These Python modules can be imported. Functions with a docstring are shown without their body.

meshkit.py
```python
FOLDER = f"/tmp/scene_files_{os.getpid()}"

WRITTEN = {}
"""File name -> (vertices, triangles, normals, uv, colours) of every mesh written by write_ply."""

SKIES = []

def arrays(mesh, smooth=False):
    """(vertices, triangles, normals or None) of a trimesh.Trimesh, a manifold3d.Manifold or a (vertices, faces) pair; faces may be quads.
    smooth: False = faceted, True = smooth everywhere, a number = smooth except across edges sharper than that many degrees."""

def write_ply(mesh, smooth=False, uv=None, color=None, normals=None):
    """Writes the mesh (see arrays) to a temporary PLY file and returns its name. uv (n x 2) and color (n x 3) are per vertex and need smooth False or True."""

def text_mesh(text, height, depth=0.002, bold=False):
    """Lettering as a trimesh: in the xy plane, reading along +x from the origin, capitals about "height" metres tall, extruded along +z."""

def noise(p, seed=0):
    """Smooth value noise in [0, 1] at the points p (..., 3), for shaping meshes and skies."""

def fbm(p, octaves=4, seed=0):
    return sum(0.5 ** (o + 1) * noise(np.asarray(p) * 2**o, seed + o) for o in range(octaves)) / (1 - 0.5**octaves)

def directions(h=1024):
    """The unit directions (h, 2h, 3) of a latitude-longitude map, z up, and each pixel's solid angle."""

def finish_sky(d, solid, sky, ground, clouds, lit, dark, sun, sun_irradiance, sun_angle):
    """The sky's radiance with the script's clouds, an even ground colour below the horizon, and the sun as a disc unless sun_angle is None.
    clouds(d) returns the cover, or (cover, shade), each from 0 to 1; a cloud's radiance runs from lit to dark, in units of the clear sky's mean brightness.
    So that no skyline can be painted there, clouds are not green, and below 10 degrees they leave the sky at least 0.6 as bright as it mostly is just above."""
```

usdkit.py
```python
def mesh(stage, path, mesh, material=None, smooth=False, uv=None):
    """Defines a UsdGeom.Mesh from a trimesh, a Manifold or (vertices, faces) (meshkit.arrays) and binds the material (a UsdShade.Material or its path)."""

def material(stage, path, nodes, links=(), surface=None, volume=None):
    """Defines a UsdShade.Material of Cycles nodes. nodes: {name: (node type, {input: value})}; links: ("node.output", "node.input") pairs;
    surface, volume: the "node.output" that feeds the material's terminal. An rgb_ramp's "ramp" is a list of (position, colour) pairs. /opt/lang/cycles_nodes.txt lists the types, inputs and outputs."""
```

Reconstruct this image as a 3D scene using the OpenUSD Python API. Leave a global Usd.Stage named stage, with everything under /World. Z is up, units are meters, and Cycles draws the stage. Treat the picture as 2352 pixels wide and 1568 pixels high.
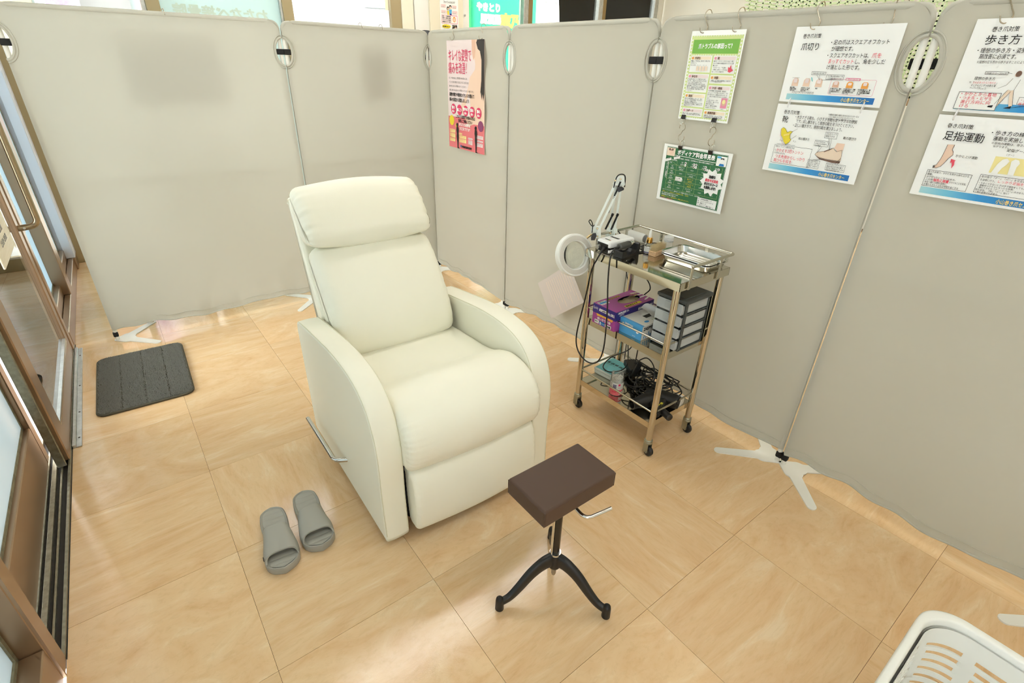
import math, random, glob
import numpy as np, trimesh, shapely
import manifold3d as m3
from shapely.geometry import Polygon, Point, LineString, box as sbox
from shapely.ops import unary_union
from shapely import affinity
import usdkit, meshkit
from pxr import Usd, UsdGeom, UsdLux, UsdShade, Gf, Sdf, Vt
from PIL import Image, ImageDraw, ImageFont

PI = math.pi
rng = random.Random(7)
stage = Usd.Stage.CreateInMemory()
UsdGeom.SetStageUpAxis(stage, "Z")
UsdGeom.Xform.Define(stage, "/World")
UsdGeom.Scope.Define(stage, "/World/Looks")

# ---------------------------------------------------------------- camera
cam = UsdGeom.Camera.Define(stage, "/World/camera")
RIGHT, DOWN, FWD = [(0.795584814, -0.605306554, 0.025471165), (-0.269381123, -0.391093257, -0.880045383), (0.542658838, 0.693289291, -0.474206015)]
EYE = (-0.0087455, -2.2887879, 1.3757028)
M = Gf.Matrix4d(RIGHT[0], RIGHT[1], RIGHT[2], 0, -DOWN[0], -DOWN[1], -DOWN[2], 0, -FWD[0], -FWD[1], -FWD[2], 0, EYE[0], EYE[1], EYE[2], 1)
cam.AddTransformOp().Set(M)
cam.CreateHorizontalApertureAttr(36.0)
cam.CreateFocalLengthAttr(18.0008)
cam.CreateClippingRangeAttr(Gf.Vec2f(0.03, 500))
cam.CreateFStopAttr(0.0)
cam.CreateExposureAttr(-0.08)

# ---------------------------------------------------------------- sky (bright overcast daylight) and ceiling lamps
sky = UsdLux.DomeLight.Define(stage, "/World/sky")
sky.CreateIntensityAttr(1.0)
SKY_STRENGTH = 8.0
skymat = usdkit.material(stage, "/World/Looks/overcast_sky", {
    "tc": ("texture_coordinate", {}), "n": ("noise_texture", {"scale": 2.2, "detail": 5.0}),
    "r": ("rgb_ramp", {"ramp": [(0.3, (0.86, 0.93, 1.0)), (0.7, (1.0, 1.0, 1.0))]}),
    "b": ("background_shader", {"strength": SKY_STRENGTH})},
    [("tc.generated", "n.vector"), ("n.fac", "r.fac"), ("r.color", "b.color")], surface="b.background")
UsdShade.MaterialBindingAPI.Apply(sky.GetPrim()).Bind(skymat)

CEIL = 2.5
LAMP_POWER = 11.0      # radiance of the diffusers of the ceiling lamps
LAMPS = [(x, y) for y in (-0.1, -2.3, 1.7) for x in (0.95, 2.3, 3.8)]

# ---------------------------------------------------------------- helpers
def lin(c):
    return tuple((v / 12.92 if v <= 0.04045 else ((v + 0.055) / 1.055) ** 2.4) for v in (x / 255.0 for x in c))

_mats = {}
def mat(name, rgb, rough=0.5, metal=0.0, var=0.0, vscale=20.0, bump=0.0, bscale=60.0, **kw):
    """A principled material with a little procedural colour variation and relief."""
    if name in _mats:
        return _mats[name]
    c = lin(rgb)
    nodes = {"p": ("principled_bsdf", {"base_color": c, "roughness": rough, "metallic": metal, **kw})}
    links = []
    if var or bump:
        nodes["tc"] = ("texture_coordinate", {})
    if var:
        nodes["n"] = ("noise_texture", {"scale": vscale, "detail": 4.0})
        nodes["r"] = ("rgb_ramp", {"ramp": [(0.25, tuple(x * (1 - var) for x in c)), (0.75, tuple(min(1, x * (1 + var)) for x in c))]})
        links += [("tc.object", "n.vector"), ("n.fac", "r.fac"), ("r.color", "p.base_color")]
    if bump:
        nodes["bn"] = ("noise_texture", {"scale": bscale, "detail": 3.0})
        nodes["bu"] = ("bump", {"strength": 1.0, "distance": bump})
        links += [("tc.object", "bn.vector"), ("bn.fac", "bu.height"), ("bu.normal", "p.normal")]
    _mats[name] = usdkit.material(stage, "/World/Looks/" + name, nodes, links, surface="p.BSDF")
    return _mats[name]

def raw(name, nodes, links, surface):
    if name not in _mats:
        _mats[name] = usdkit.material(stage, "/World/Looks/" + name, nodes, links, surface=surface)
    return _mats[name]

_used = {}
def numbered(parent, name):
    k = (str(parent), name)
    n = _used.get(k, 0)
    _used[k] = n + 1
    return f"{parent}/{name}" + (f"_{n:03d}" if n else "")

def tag(prim, label=None, cat=None, group=None, kind=None):
    prim = prim.GetPrim() if hasattr(prim, "GetPrim") else prim
    for k, v in (("label", label), ("category", cat), ("group", group), ("kind", kind)):
        if v:
            prim.SetCustomDataByKey(k, v)
    return prim

def thing(name, label=None, cat=None, loc=(0, 0, 0), rz=0.0, group=None, kind=None, parent="/World", rot=None):
    x = UsdGeom.Xform.Define(stage, numbered(parent, name))
    x.AddTranslateOp().Set(Gf.Vec3d(*map(float, loc)))
    if rot is not None:
        x.AddRotateXYZOp().Set(Gf.Vec3f(*rot))
    elif rz:
        x.AddRotateZOp().Set(float(rz))
    return tag(x, label, cat, group, kind)

def obj(name, mesh, material, parent=None, smooth=35, label=None, cat=None, group=None, kind=None):
    par = "/World" if parent is None else str(parent.GetPath())
    m = usdkit.mesh(stage, numbered(par, name), mesh, material, smooth=smooth)
    return tag(m, label, cat, group, kind)

def clone(src, label, loc, rz=0.0, group=None):
    """A copy of a thing: an instance of the first one at another place."""
    was = src.GetCustomData()
    base = src.GetName()
    x = UsdGeom.Xform.Define(stage, numbered("/World", base))
    x.AddTranslateOp().Set(Gf.Vec3d(*map(float, loc)))
    if rz:
        x.AddRotateZOp().Set(float(rz))
    p = x.GetPrim()
    p.GetReferences().AddInternalReference(src.GetPath())
    p.SetInstanceable(True)
    return tag(p, label or was["label"], was["category"], group or was.get("group"))

# ---- mesh builders: all return trimesh
def TM(v, f):
    f = np.asarray(f, int)
    if f.shape[1] == 4:
        f = np.vstack([f[:, [0, 1, 2]], f[:, [0, 2, 3]]])
    return trimesh.Trimesh(np.asarray(v, float), f, process=False)

def cat(*ms):
    out = []
    for m in ms:
        out += list(m) if isinstance(m, (list, tuple)) else [m]
    return trimesh.util.concatenate(out)

def mv(m, d):
    m = m.copy(); m.apply_translation(d); return m

def rotm(m, deg, axis, point=(0, 0, 0)):
    m = m.copy(); m.apply_transform(trimesh.transformations.rotation_matrix(math.radians(deg), axis, point)); return m

def box(x0, x1, y0, y1, z0, z1, b=0.0):
    """A box between two corners; b chamfers its edges."""
    c = np.array([(x0 + x1) / 2, (y0 + y1) / 2, (z0 + z1) / 2]); h = np.array([abs(x1 - x0), abs(y1 - y0), abs(z1 - z0)]) / 2
    if b <= 0:
        m = trimesh.creation.box(2 * h); m.apply_translation(c); return m
    b = min(b, h.min() * 0.95)
    pts = []
    for s in np.ndindex(2, 2, 2):
        s = np.array(s) * 2 - 1
        for k in range(3):
            q = h.copy() - b; q[k] = h[k]; pts.append(c + s * q)
    m = trimesh.convex.convex_hull(np.array(pts)); return m

_ico = trimesh.creation.icosphere(2)
def rbox(x0, x1, y0, y1, z0, z1, r):
    h = np.array([(x0 + r, x1 - r), (y0 + r, y1 - r), (z0 + r, z1 - r)])
    pts = np.vstack([_ico.vertices * r + np.array([h[0][i], h[1][j], h[2][k]]) for i, j, k in np.ndindex(2, 2, 2)])
    return trimesh.convex.convex_hull(pts)

def crom(pts, n=8, closed=False):
    """Catmull-Rom curve through the points."""
    p = np.asarray(pts, float); N = len(p); out = []
    idx = range(N if closed else N - 1)
    for i in idx:
        if closed:
            a, b, c, d = p[(i - 1) % N], p[i], p[(i + 1) % N], p[(i + 2) % N]
        else:
            a, b, c, d = p[max(i - 1, 0)], p[i], p[i + 1], p[min(i + 2, N - 1)]
        for t in np.arange(n) / n:
            out.append(0.5 * (2 * b + (c - a) * t + (2 * a - 5 * b + 4 * c - d) * t * t + (3 * b - a - 3 * c + d) * t ** 3))
    if not closed:
        out.append(p[-1])
    return np.array(out)

def tube(pts, r, n=10, closed=False, cap=True):
    p = np.asarray(pts, float); N = len(p)
    r = np.broadcast_to(np.asarray(r, float), (N,))
    if closed:
        t = np.roll(p, -1, 0) - np.roll(p, 1, 0)
    else:
        t = np.gradient(p, axis=0)
    t /= np.linalg.norm(t, axis=1, keepdims=True) + 1e-12
    u = np.cross(t[0], [0, 0, 1.0] if abs(t[0][2]) < 0.9 else [1.0, 0, 0]); u /= np.linalg.norm(u)
    V = []
    ang = np.arange(n) * 2 * PI / n
    for i in range(N):
        u = u - t[i] * np.dot(u, t[i]); u /= np.linalg.norm(u) + 1e-12
        w = np.cross(t[i], u)
        V.append(p[i] + r[i] * (np.cos(ang)[:, None] * u + np.sin(ang)[:, None] * w))
    V = np.vstack(V); F = []
    for i in range(N if closed else N - 1):
        j = (i + 1) % N
        for k in range(n):
            F.append([i * n + k, i * n + (k + 1) % n, j * n + (k + 1) % n, j * n + k])
    m = TM(V, F)
    if cap and not closed:
        c0, c1 = len(V), len(V) + 1
        f = [[c0, (k + 1) % n, k] for k in range(n)] + [[c1, (N - 1) * n + k, (N - 1) * n + (k + 1) % n] for k in range(n)]
        m = trimesh.Trimesh(np.vstack([V, p[0], p[-1]]), np.vstack([m.faces, f]), process=False)
    return m

def cyl(a, b, r, n=20, r2=None):
    return tube([a, b], [r, r if r2 is None else r2], n)

def fillet(pts, r, n=6, closed=False):
    """A polyline with its corners rounded."""
    p = np.asarray(pts, float); N = len(p); out = []
    for i in range(N):
        if not closed and i in (0, N - 1):
            out.append(p[i]); continue
        a, b, c = p[i - 1], p[i], p[(i + 1) % N]
        d1, d2 = (a - b), (c - b); l1, l2 = np.linalg.norm(d1), np.linalg.norm(d2)
        q = min(r, l1 * 0.49, l2 * 0.49)
        s, e = b + d1 / l1 * q, b + d2 / l2 * q
        for t in np.linspace(0, 1, n + 1):
            out.append((1 - t) ** 2 * s + 2 * t * (1 - t) * b + t * t * e)
    return np.array(out)

def lathe(prof, n=32, axis="z"):
    """Revolves a profile [(r, z)] about z."""
    prof = np.asarray(prof, float); a = np.arange(n) * 2 * PI / n; V = []
    for r, z in prof:
        V.append(np.stack([r * np.cos(a), r * np.sin(a), np.full(n, z)], 1))
    F = [[i * n + k, i * n + (k + 1) % n, (i + 1) * n + (k + 1) % n, (i + 1) * n + k] for i in range(len(prof) - 1) for k in range(n)]
    return TM(np.vstack(V), F)

def extr(poly, z0, z1):
    out = []
    for g in getattr(poly, "geoms", [poly]):
        if g.area > 1e-12:
            m = trimesh.creation.extrude_polygon(g, z1 - z0, engine="earcut"); m.apply_translation([0, 0, z0]); out.append(m)
    return cat(out)

def flat(poly, z=0.0):
    out = []
    for g in getattr(poly, "geoms", [poly]):
        if g.area > 1e-12:
            v, f = trimesh.creation.triangulate_polygon(g, engine="earcut")
            out.append(trimesh.Trimesh(np.c_[v, np.full(len(v), z)], f, process=False))
    return cat(out)

def grid(nu, nv, fn, wrap=False):
    V = np.array([fn(i / nu, j / nv) for j in range(nv + 1) for i in range(nu + 1)], float)
    w = nu + 1
    F = [[j * w + i, j * w + i + 1, (j + 1) * w + i + 1, (j + 1) * w + i] for j in range(nv) for i in range(nu)]
    return TM(V, F)

def resample(pts, n):
    p = np.vstack([pts, pts[:1]]); d = np.r_[0, np.cumsum(np.linalg.norm(np.diff(p, axis=0), axis=1))]
    t = np.linspace(0, d[-1], n, endpoint=False)
    return np.stack([np.interp(t, d, p[:, k]) for k in range(2)], 1)

def slab(pts, x0, x1, r, n=140, k=5, puff=0.0, wob=None, smooth_pts=True, nx=6):
    """An upholstered block: the outline pts (in y, z) carried from x0 to x1 with rounded edges of radius r; puff swells its middle."""
    p = crom(pts, 10, closed=True) if smooth_pts else np.asarray(pts, float)
    p = resample(p, n)
    area = 0.5 * np.sum(p[:, 0] * np.roll(p[:, 1], -1) - np.roll(p[:, 0], -1) * p[:, 1])
    if area < 0:
        p = p[::-1]
    t = np.roll(p, -1, 0) - np.roll(p, 1, 0); t /= np.linalg.norm(t, axis=1, keepdims=True) + 1e-12
    nrm = np.stack([t[:, 1], -t[:, 0]], 1)
    xs, ins = [], []
    for i in range(k + 1):
        a = PI / 2 * i / k
        xs.append(x0 + r * (1 - math.sin(a))); ins.append(r * (1 - math.cos(a)))
    xs, ins = xs[::-1], ins[::-1]           # a from 90 deg (face) to 0 (side)
    xs = [x0 + r * (1 - math.cos(PI / 2 * i / k)) for i in range(k + 1)]
    ins = [r * (1 - math.sin(PI / 2 * i / k)) for i in range(k + 1)]
    mid = [(x0 + r) + (x1 - x0 - 2 * r) * i / (nx + 1) for i in range(1, nx + 1)]
    allx = xs + mid + [x0 + x1 - x for x in xs[::-1]]
    alli = ins + [-puff * math.sin(PI * (i / (nx + 1))) for i in range(1, nx + 1)] + ins[::-1]
    V = []
    for x, d in zip(allx, alli):
        q = p - nrm * d
        if wob is not None:
            q = q + nrm * wob(x, p)[:, None]
        V.append(np.c_[np.full(n, x), q])
    L = len(allx); V = np.vstack(V)
    F = [[a * n + i, a * n + (i + 1) % n, (a + 1) * n + (i + 1) % n, (a + 1) * n + i] for a in range(L - 1) for i in range(n)]
    F = np.array(F); F = np.vstack([F[:, [0, 1, 2]], F[:, [0, 2, 3]]])[:, ::-1]
    caps = []
    for a, flip in ((0, False), (L - 1, True)):
        poly = V[a * n:(a + 1) * n, 1:]
        tri = m3.triangulate([poly.astype(np.float32)]) if True else None
        tri = np.array(tri) + a * n
        caps.append(tri[:, ::-1] if flip is False else tri)
    m = trimesh.Trimesh(V, np.vstack([F] + caps), process=False)
    m.fix_normals()
    return m

# ---- lettering: glyph outlines traced from the fonts that come with the renderer
_FONT = {}
def font(kind, px):
    if (kind, px) not in _FONT:
        pat = "/opt/blender-*/*/datafiles/fonts/" + ("Noto Sans CJK*" if kind == "jp" else "Inter*")
        _FONT[(kind, px)] = ImageFont.truetype(glob.glob(pat)[0], px)
    return _FONT[(kind, px)]

_G = {}
def glyph(ch, bold=0, px=56):
    key = (ch, bold, px)
    if key in _G:
        return _G[key]
    f = font("jp", px); adv = f.getlength(ch) / px
    x0, y0, x1, y1 = f.getbbox(ch, anchor="ls", stroke_width=bold)
    res = None
    if x1 > x0 and y1 > y0:
        im = Image.new("L", (int(x1 - x0) + 8, int(y1 - y0) + 8))
        ImageDraw.Draw(im).text((4 - x0, 4 - y0), ch, 255, font=f, anchor="ls", stroke_width=bold)
        on = np.pad(np.asarray(im) > 110, ((0, 0), (1, 1))).astype(np.int8)
        rows, st = np.nonzero(np.diff(on, axis=1) == 1); en = np.nonzero(np.diff(on, axis=1) == -1)[1]
        if len(rows):
            s = shapely.union_all(shapely.box(st, -rows - 1, en, -rows)).buffer(0.5).buffer(-0.5).simplify(0.75 if px > 40 else 0.6)
            s = affinity.affine_transform(s, [1 / px, 0, 0, 1 / px, (-4 + x0) / px, (4 - y0) / px])
            vs, fs, n = [], [], 0
            for g in getattr(s, "geoms", [s]):
                if g.area > 1e-7:
                    v, q = trimesh.creation.triangulate_polygon(g, engine="earcut")
                    vs.append(v); fs.append(np.asarray(q) + n); n += len(v)
            if vs:
                res = (np.vstack(vs), np.vstack(fs))
    _G[key] = (res, adv)
    return _G[key]

def text2d(s, h, bold=0, px=56, sx=1.0, vertical=False, space=0.0):
    """Flat lettering (v2, f) with its baseline at the origin, em height h, and its width."""
    V, F, n, x, y = [], [], 0, 0.0, 0.0
    for ch in s:
        if ch == " ":
            x += 0.4; continue
        g, adv = glyph(ch, bold, px)
        if g is not None:
            V.append(g[0] + np.array([x, y])); F.append(g[1] + n); n += len(g[0])
        if vertical:
            y -= 1.05
        else:
            x += adv + space
    if not V:
        return np.zeros((0, 2)), np.zeros((0, 3), int), 0.0
    return np.vstack(V) * np.array([h * sx, h]), np.vstack(F), x * h * sx

class Print:
    """Flat print on a sheet, gathered by ink: x to the right, y up from the sheet's top left corner."""
    def __init__(self):
        self.inks = {}
    def _add(self, ink, v, f):
        V, F = self.inks.setdefault(ink, ([], []))
        n = sum(len(a) for a in V)
        V.append(np.asarray(v, float)); F.append(np.asarray(f, int) + n)
    def text(self, x, y, s, h, ink, bold=0, px=56, sx=1.0, center=False, fit=None, vertical=False, rot=0.0):
        v, f, w = text2d(s, h, bold, px, sx, vertical)
        if not len(v):
            return 0
        if fit:
            v = v * np.array([fit / w, 1]); w = fit
        if center:
            v = v - np.array([w / 2, 0])
        if rot:
            c, q = math.cos(math.radians(rot)), math.sin(math.radians(rot)); v = v @ np.array([[c, q], [-q, c]])
        self._add(ink, v + np.array([x, y]), f)
        return w
    def poly(self, p, ink):
        if not hasattr(p, "geom_type"):
            p = Polygon(p)
        if not p.is_valid:
            p = p.buffer(0)
        for g in getattr(p, "geoms", [p]):
            if g.area > 1e-10:
                v, f = trimesh.creation.triangulate_polygon(g, engine="earcut"); self._add(ink, v, f)
    def rect(self, x0, y0, x1, y1, ink, r=0.0):
        p = sbox(min(x0, x1), min(y0, y1), max(x0, x1), max(y0, y1))
        if r:
            p = p.buffer(-r).buffer(r, quad_segs=4)
        self.poly(p, ink)
    def ell(self, x, y, a, b, ink, n=20):
        self.poly([(x + a * math.cos(t), y + b * math.sin(t)) for t in np.linspace(0, 2 * PI, n, endpoint=False)], ink)
    def line(self, pts, w, ink, closed=False):
        pts = list(pts) + ([pts[0]] if closed else [])
        self.poly(LineString(pts).buffer(w / 2, cap_style=2, join_style=2, quad_segs=3), ink)
    def frame(self, x0, y0, x1, y1, w, ink):
        a = sbox(min(x0, x1), min(y0, y1), max(x0, x1), max(y0, y1)); self.poly(a.difference(a.buffer(-w, join_style=2)), ink)
    def build(self, parent, to3d, order, names=None, lift=0.00025):
        """One mesh per ink, each a hair above the one before."""
        for k, ink in enumerate(order):
            if ink not in self.inks:
                continue
            V, F = self.inks[ink]; v, f = np.vstack(V), np.vstack(F)
            nm = (names or {}).get(ink, "lettering")
            m = trimesh.Trimesh(to3d(v, lift * (k + 1)), f, process=False)
            obj(nm, m, INK(ink), parent, smooth=False)

_inkrgb = {}
def INK(name):
    rgb = _inkrgb[name]
    return mat("ink_" + name, rgb, 0.45, specular_ior_level=0.3)
for _n, _c in dict(black=(38, 36, 36), grey=(110, 108, 106), red=(226, 84, 100), white=(246, 246, 240), blue=(34, 130, 205), yellow=(236, 214, 60), orange=(240, 166, 80),
                   pink=(235, 150, 175), skin=(240, 208, 184), skin2=(228, 186, 160), lime=(212, 226, 150), green=(126, 186, 76), board=(52, 112, 70), paleyel=(246, 232, 160),
                   palepink=(240, 222, 218), paleor=(245, 228, 200), magenta=(222, 62, 104), salmon=(228, 122, 126), purple=(140, 70, 110), hair=(62, 56, 54), brown=(120, 92, 76),
                   sky1=(165, 214, 222), sky2=(92, 180, 220), sky3=(48, 150, 214), sky4=(36, 120, 190), tan=(238, 216, 192), navy=(56, 40, 130), gold=(244, 220, 120), mint=(120, 196, 196)).items():
    _inkrgb[_n] = _c

# ================================================================ materials of the room
def tile_mat(name, sx, sy):
    return raw(name, {
        "g": ("geometry", {}), "oi": ("object_info", {}), "mul": ("math", {"math_type": "multiply", "value2": 57.0}), "cx": ("combine_xyz", {}),
        "mp": ("mapping", {"scale": (sx, sy, 1.0)}),
        "n1": ("noise_texture", {"scale": 3.2, "detail": 7.0, "roughness": 0.62, "distortion": 1.3}),
        "mp2": ("mapping", {"scale": (sx * 2.6, sy * 2.6, 1.0)}),
        "n2": ("noise_texture", {"scale": 9.0, "detail": 5.0, "roughness": 0.7, "distortion": 0.5}),
        "r1": ("rgb_ramp", {"ramp": [(0.28, lin((220, 178, 130))), (0.42, lin((227, 190, 144))), (0.58, lin((231, 198, 154))), (0.70, lin((236, 210, 172)))]}),
        "r2": ("rgb_ramp", {"ramp": [(0.32, (0.86, 0.82, 0.76)), (0.5, (1, 1, 1)), (0.72, (1.0, 1.0, 1.0))]}),
        "mx": ("mix", {"mix_type": "multiply", "fac": 0.45}),
        "hv": ("math", {"math_type": "multiply_add", "value2": 0.10, "value3": 0.95}), "hsv": ("hsv", {}),
        "n3": ("noise_texture", {"scale": 260.0, "detail": 1.0}), "r3": ("rgb_ramp", {"ramp": [(0.245, (0.35, 0.3, 0.26)), (0.262, (1, 1, 1))]}), "mx3": ("mix", {"mix_type": "multiply", "fac": 0.0}),
        "bn": ("noise_texture", {"scale": 6.0, "detail": 2.0}), "bu": ("bump", {"strength": 0.5, "distance": 0.0007}),
        "bn2": ("noise_texture", {"scale": 420.0, "detail": 1.0}), "bu2": ("bump", {"strength": 0.5, "distance": 0.0002}),
        "p": ("principled_bsdf", {"roughness": 0.09, "specular_ior_level": 0.5})},
        [("oi.random", "mul.value1"), ("mul.value", "cx.x"), ("mul.value", "cx.y"), ("cx.vector", "mp.location"), ("cx.vector", "mp2.location"),
         ("g.position", "mp.vector"), ("g.position", "mp2.vector"), ("mp.vector", "n1.vector"), ("mp2.vector", "n2.vector"),
         ("n1.fac", "r1.fac"), ("n2.fac", "r2.fac"), ("r1.color", "mx.color1"), ("r2.color", "mx.color2"), ("oi.random", "hv.value1"), ("hv.value", "hsv.value"), ("mx.color", "hsv.color"),
         ("g.position", "n3.vector"), ("n3.fac", "r3.fac"), ("hsv.color", "mx3.color1"), ("r3.color", "mx3.color2"), ("mx3.color", "p.base_color"),
         ("g.position", "bn.vector"), ("bn.fac", "bu.height"), ("g.position", "bn2.vector"), ("bn2.fac", "bu2.height"), ("bu.normal", "bu2.normal"), ("bu2.normal", "p.normal")], "p.BSDF")

TILE_A, TILE_B = tile_mat("vinyl_tile_grain_x", 1.0, 5.0), tile_mat("vinyl_tile_grain_y", 5.0, 1.0)
TILE_C = tile_mat("vinyl_tile_marble", 1.5, 2.6)
PLASTER = mat("white_plaster", (240, 238, 228), 0.85, bump=0.0004, bscale=300)
BRONZE = mat("bronze_aluminium", (164, 138, 112), 0.34, metal=0.75, bump=0.00005, bscale=400)
DARKSEAL = mat("dark_rubber_seal", (42, 38, 32), 0.7)
GASKET = mat("aged_gasket", (128, 122, 98), 0.7, var=0.35, vscale=50)
STEELTRACK = mat("dull_track_metal", (150, 146, 128), 0.38, metal=0.8, var=0.25, vscale=60)
ALU = mat("bare_aluminium", (196, 196, 192), 0.36, metal=0.85, var=0.15, vscale=40)
WHITEPAINT = mat("white_painted_metal", (240, 238, 230), 0.4)
LAVENDER = mat("pale_grey_column", (214, 214, 220), 0.5)

def pane_mat(name, tint=(0.97, 0.99, 0.98)):
    return raw(name, {"f": ("fresnel", {"IOR": 1.5}), "t": ("transparent_bsdf", {"color": tint}), "g": ("glossy_bsdf", {"color": (1, 1, 1), "roughness": 0.0}), "m": ("mix_closure", {})},
               [("f.fac", "m.fac"), ("t.BSDF", "m.closure1"), ("g.BSDF", "m.closure2")], "m.closure")

def frost_mat(name, rgb, through=0.7, gloss=0.12):
    c = lin(rgb)
    return raw(name, {"d": ("diffuse_bsdf", {"color": c}), "t": ("translucent_bsdf", {"color": c}), "m": ("mix_closure", {"fac": through}), "g": ("glossy_bsdf", {"roughness": gloss}),
                      "f": ("fresnel", {"IOR": 1.45}), "m2": ("mix_closure", {})},
               [("d.BSDF", "m.closure1"), ("t.BSDF", "m.closure2"), ("f.fac", "m2.fac"), ("m.closure", "m2.closure1"), ("g.BSDF", "m2.closure2")], "m2.closure")
_nodes = {"transparent_bsdf"}
CLEAR = pane_mat("clear_window_glass")
FROST_BLUE = frost_mat("frosted_film_pale_blue", (214, 234, 242), 0.8)
FROST_CYAN = frost_mat("frosted_film_pale_cyan", (216, 232, 228), 0.62)
FROST_WHITE = frost_mat("frosted_film_white", (250, 252, 255), 0.9)
FROST_GREY = frost_mat("frosted_film_grey", (206, 216, 218), 0.62, 0.2)

# ================================================================ floor of vinyl tiles
floor = thing("floor", "glossy beige marbled vinyl tile floor", None, kind="structure")
obj("subfloor", box(-0.40, 6.0, -3.6, 2.56, -0.12, -0.004), mat("tile_joint_dirt", (120, 92, 62), 0.8), floor)
T = 0.45
for i in range(-1, 13):
    for j in range(-8, 7):
        x0, x1 = max(i * T, -0.425), min((i + 1) * T, 5.9); y0, y1 = j * T, min((j + 1) * T, 2.55)
        if x1 - x0 < 0.02 or y1 - y0 < 0.02:
            continue
        if x0 < -0.4:
            x0 = -0.427
        g = 0.0004
        v = random.Random(i * 91 + j * 17)
        dz = v.uniform(-0.00015, 0.0)
        m = box(x0 + g, x1 - g, y0 + g, y1 - g, -0.004, dz, 0.0003)
        obj("tile", m, (TILE_A if (i + j) % 2 else (TILE_B if v.random() < 0.6 else TILE_C)), floor, smooth=False)

# ================================================================ ceiling with recessed lamps
ceil = thing("ceiling", "white plastered ceiling", None, kind="structure")
obj("plaster", box(-0.6, 6.1, -3.7, 2.7, CEIL + 0.06, CEIL + 0.16), PLASTER, ceil)
DIFFUSER = raw("lit_diffuser", {"e": ("emission", {"color": (0.98, 0.97, 0.95), "strength": LAMP_POWER})}, [], "e.emission")
for k, (lx, ly) in enumerate(LAMPS):
    t = thing("ceiling_lamp", "long white lit ceiling lamp, " + ["left", "middle", "right"][k % 3] + " one of the row " + ["over the recliner", "behind the camera", "by the shop windows"][k // 3], "lamp", (lx, ly, CEIL), group="ceiling lamps above the room")
    obj("lamp_housing", cat(box(-0.62, 0.62, -0.11, 0.11, 0.03, 0.06, 0.004), box(-0.63, -0.61, -0.1, 0.1, -0.012, 0.03, 0.003), box(0.61, 0.63, -0.1, 0.1, -0.012, 0.03, 0.003)), WHITEPAINT, t)
    obj("diffuser", rbox(-0.61, 0.61, -0.09, 0.09, -0.012, 0.028, 0.012), DIFFUSER, t)

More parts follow.
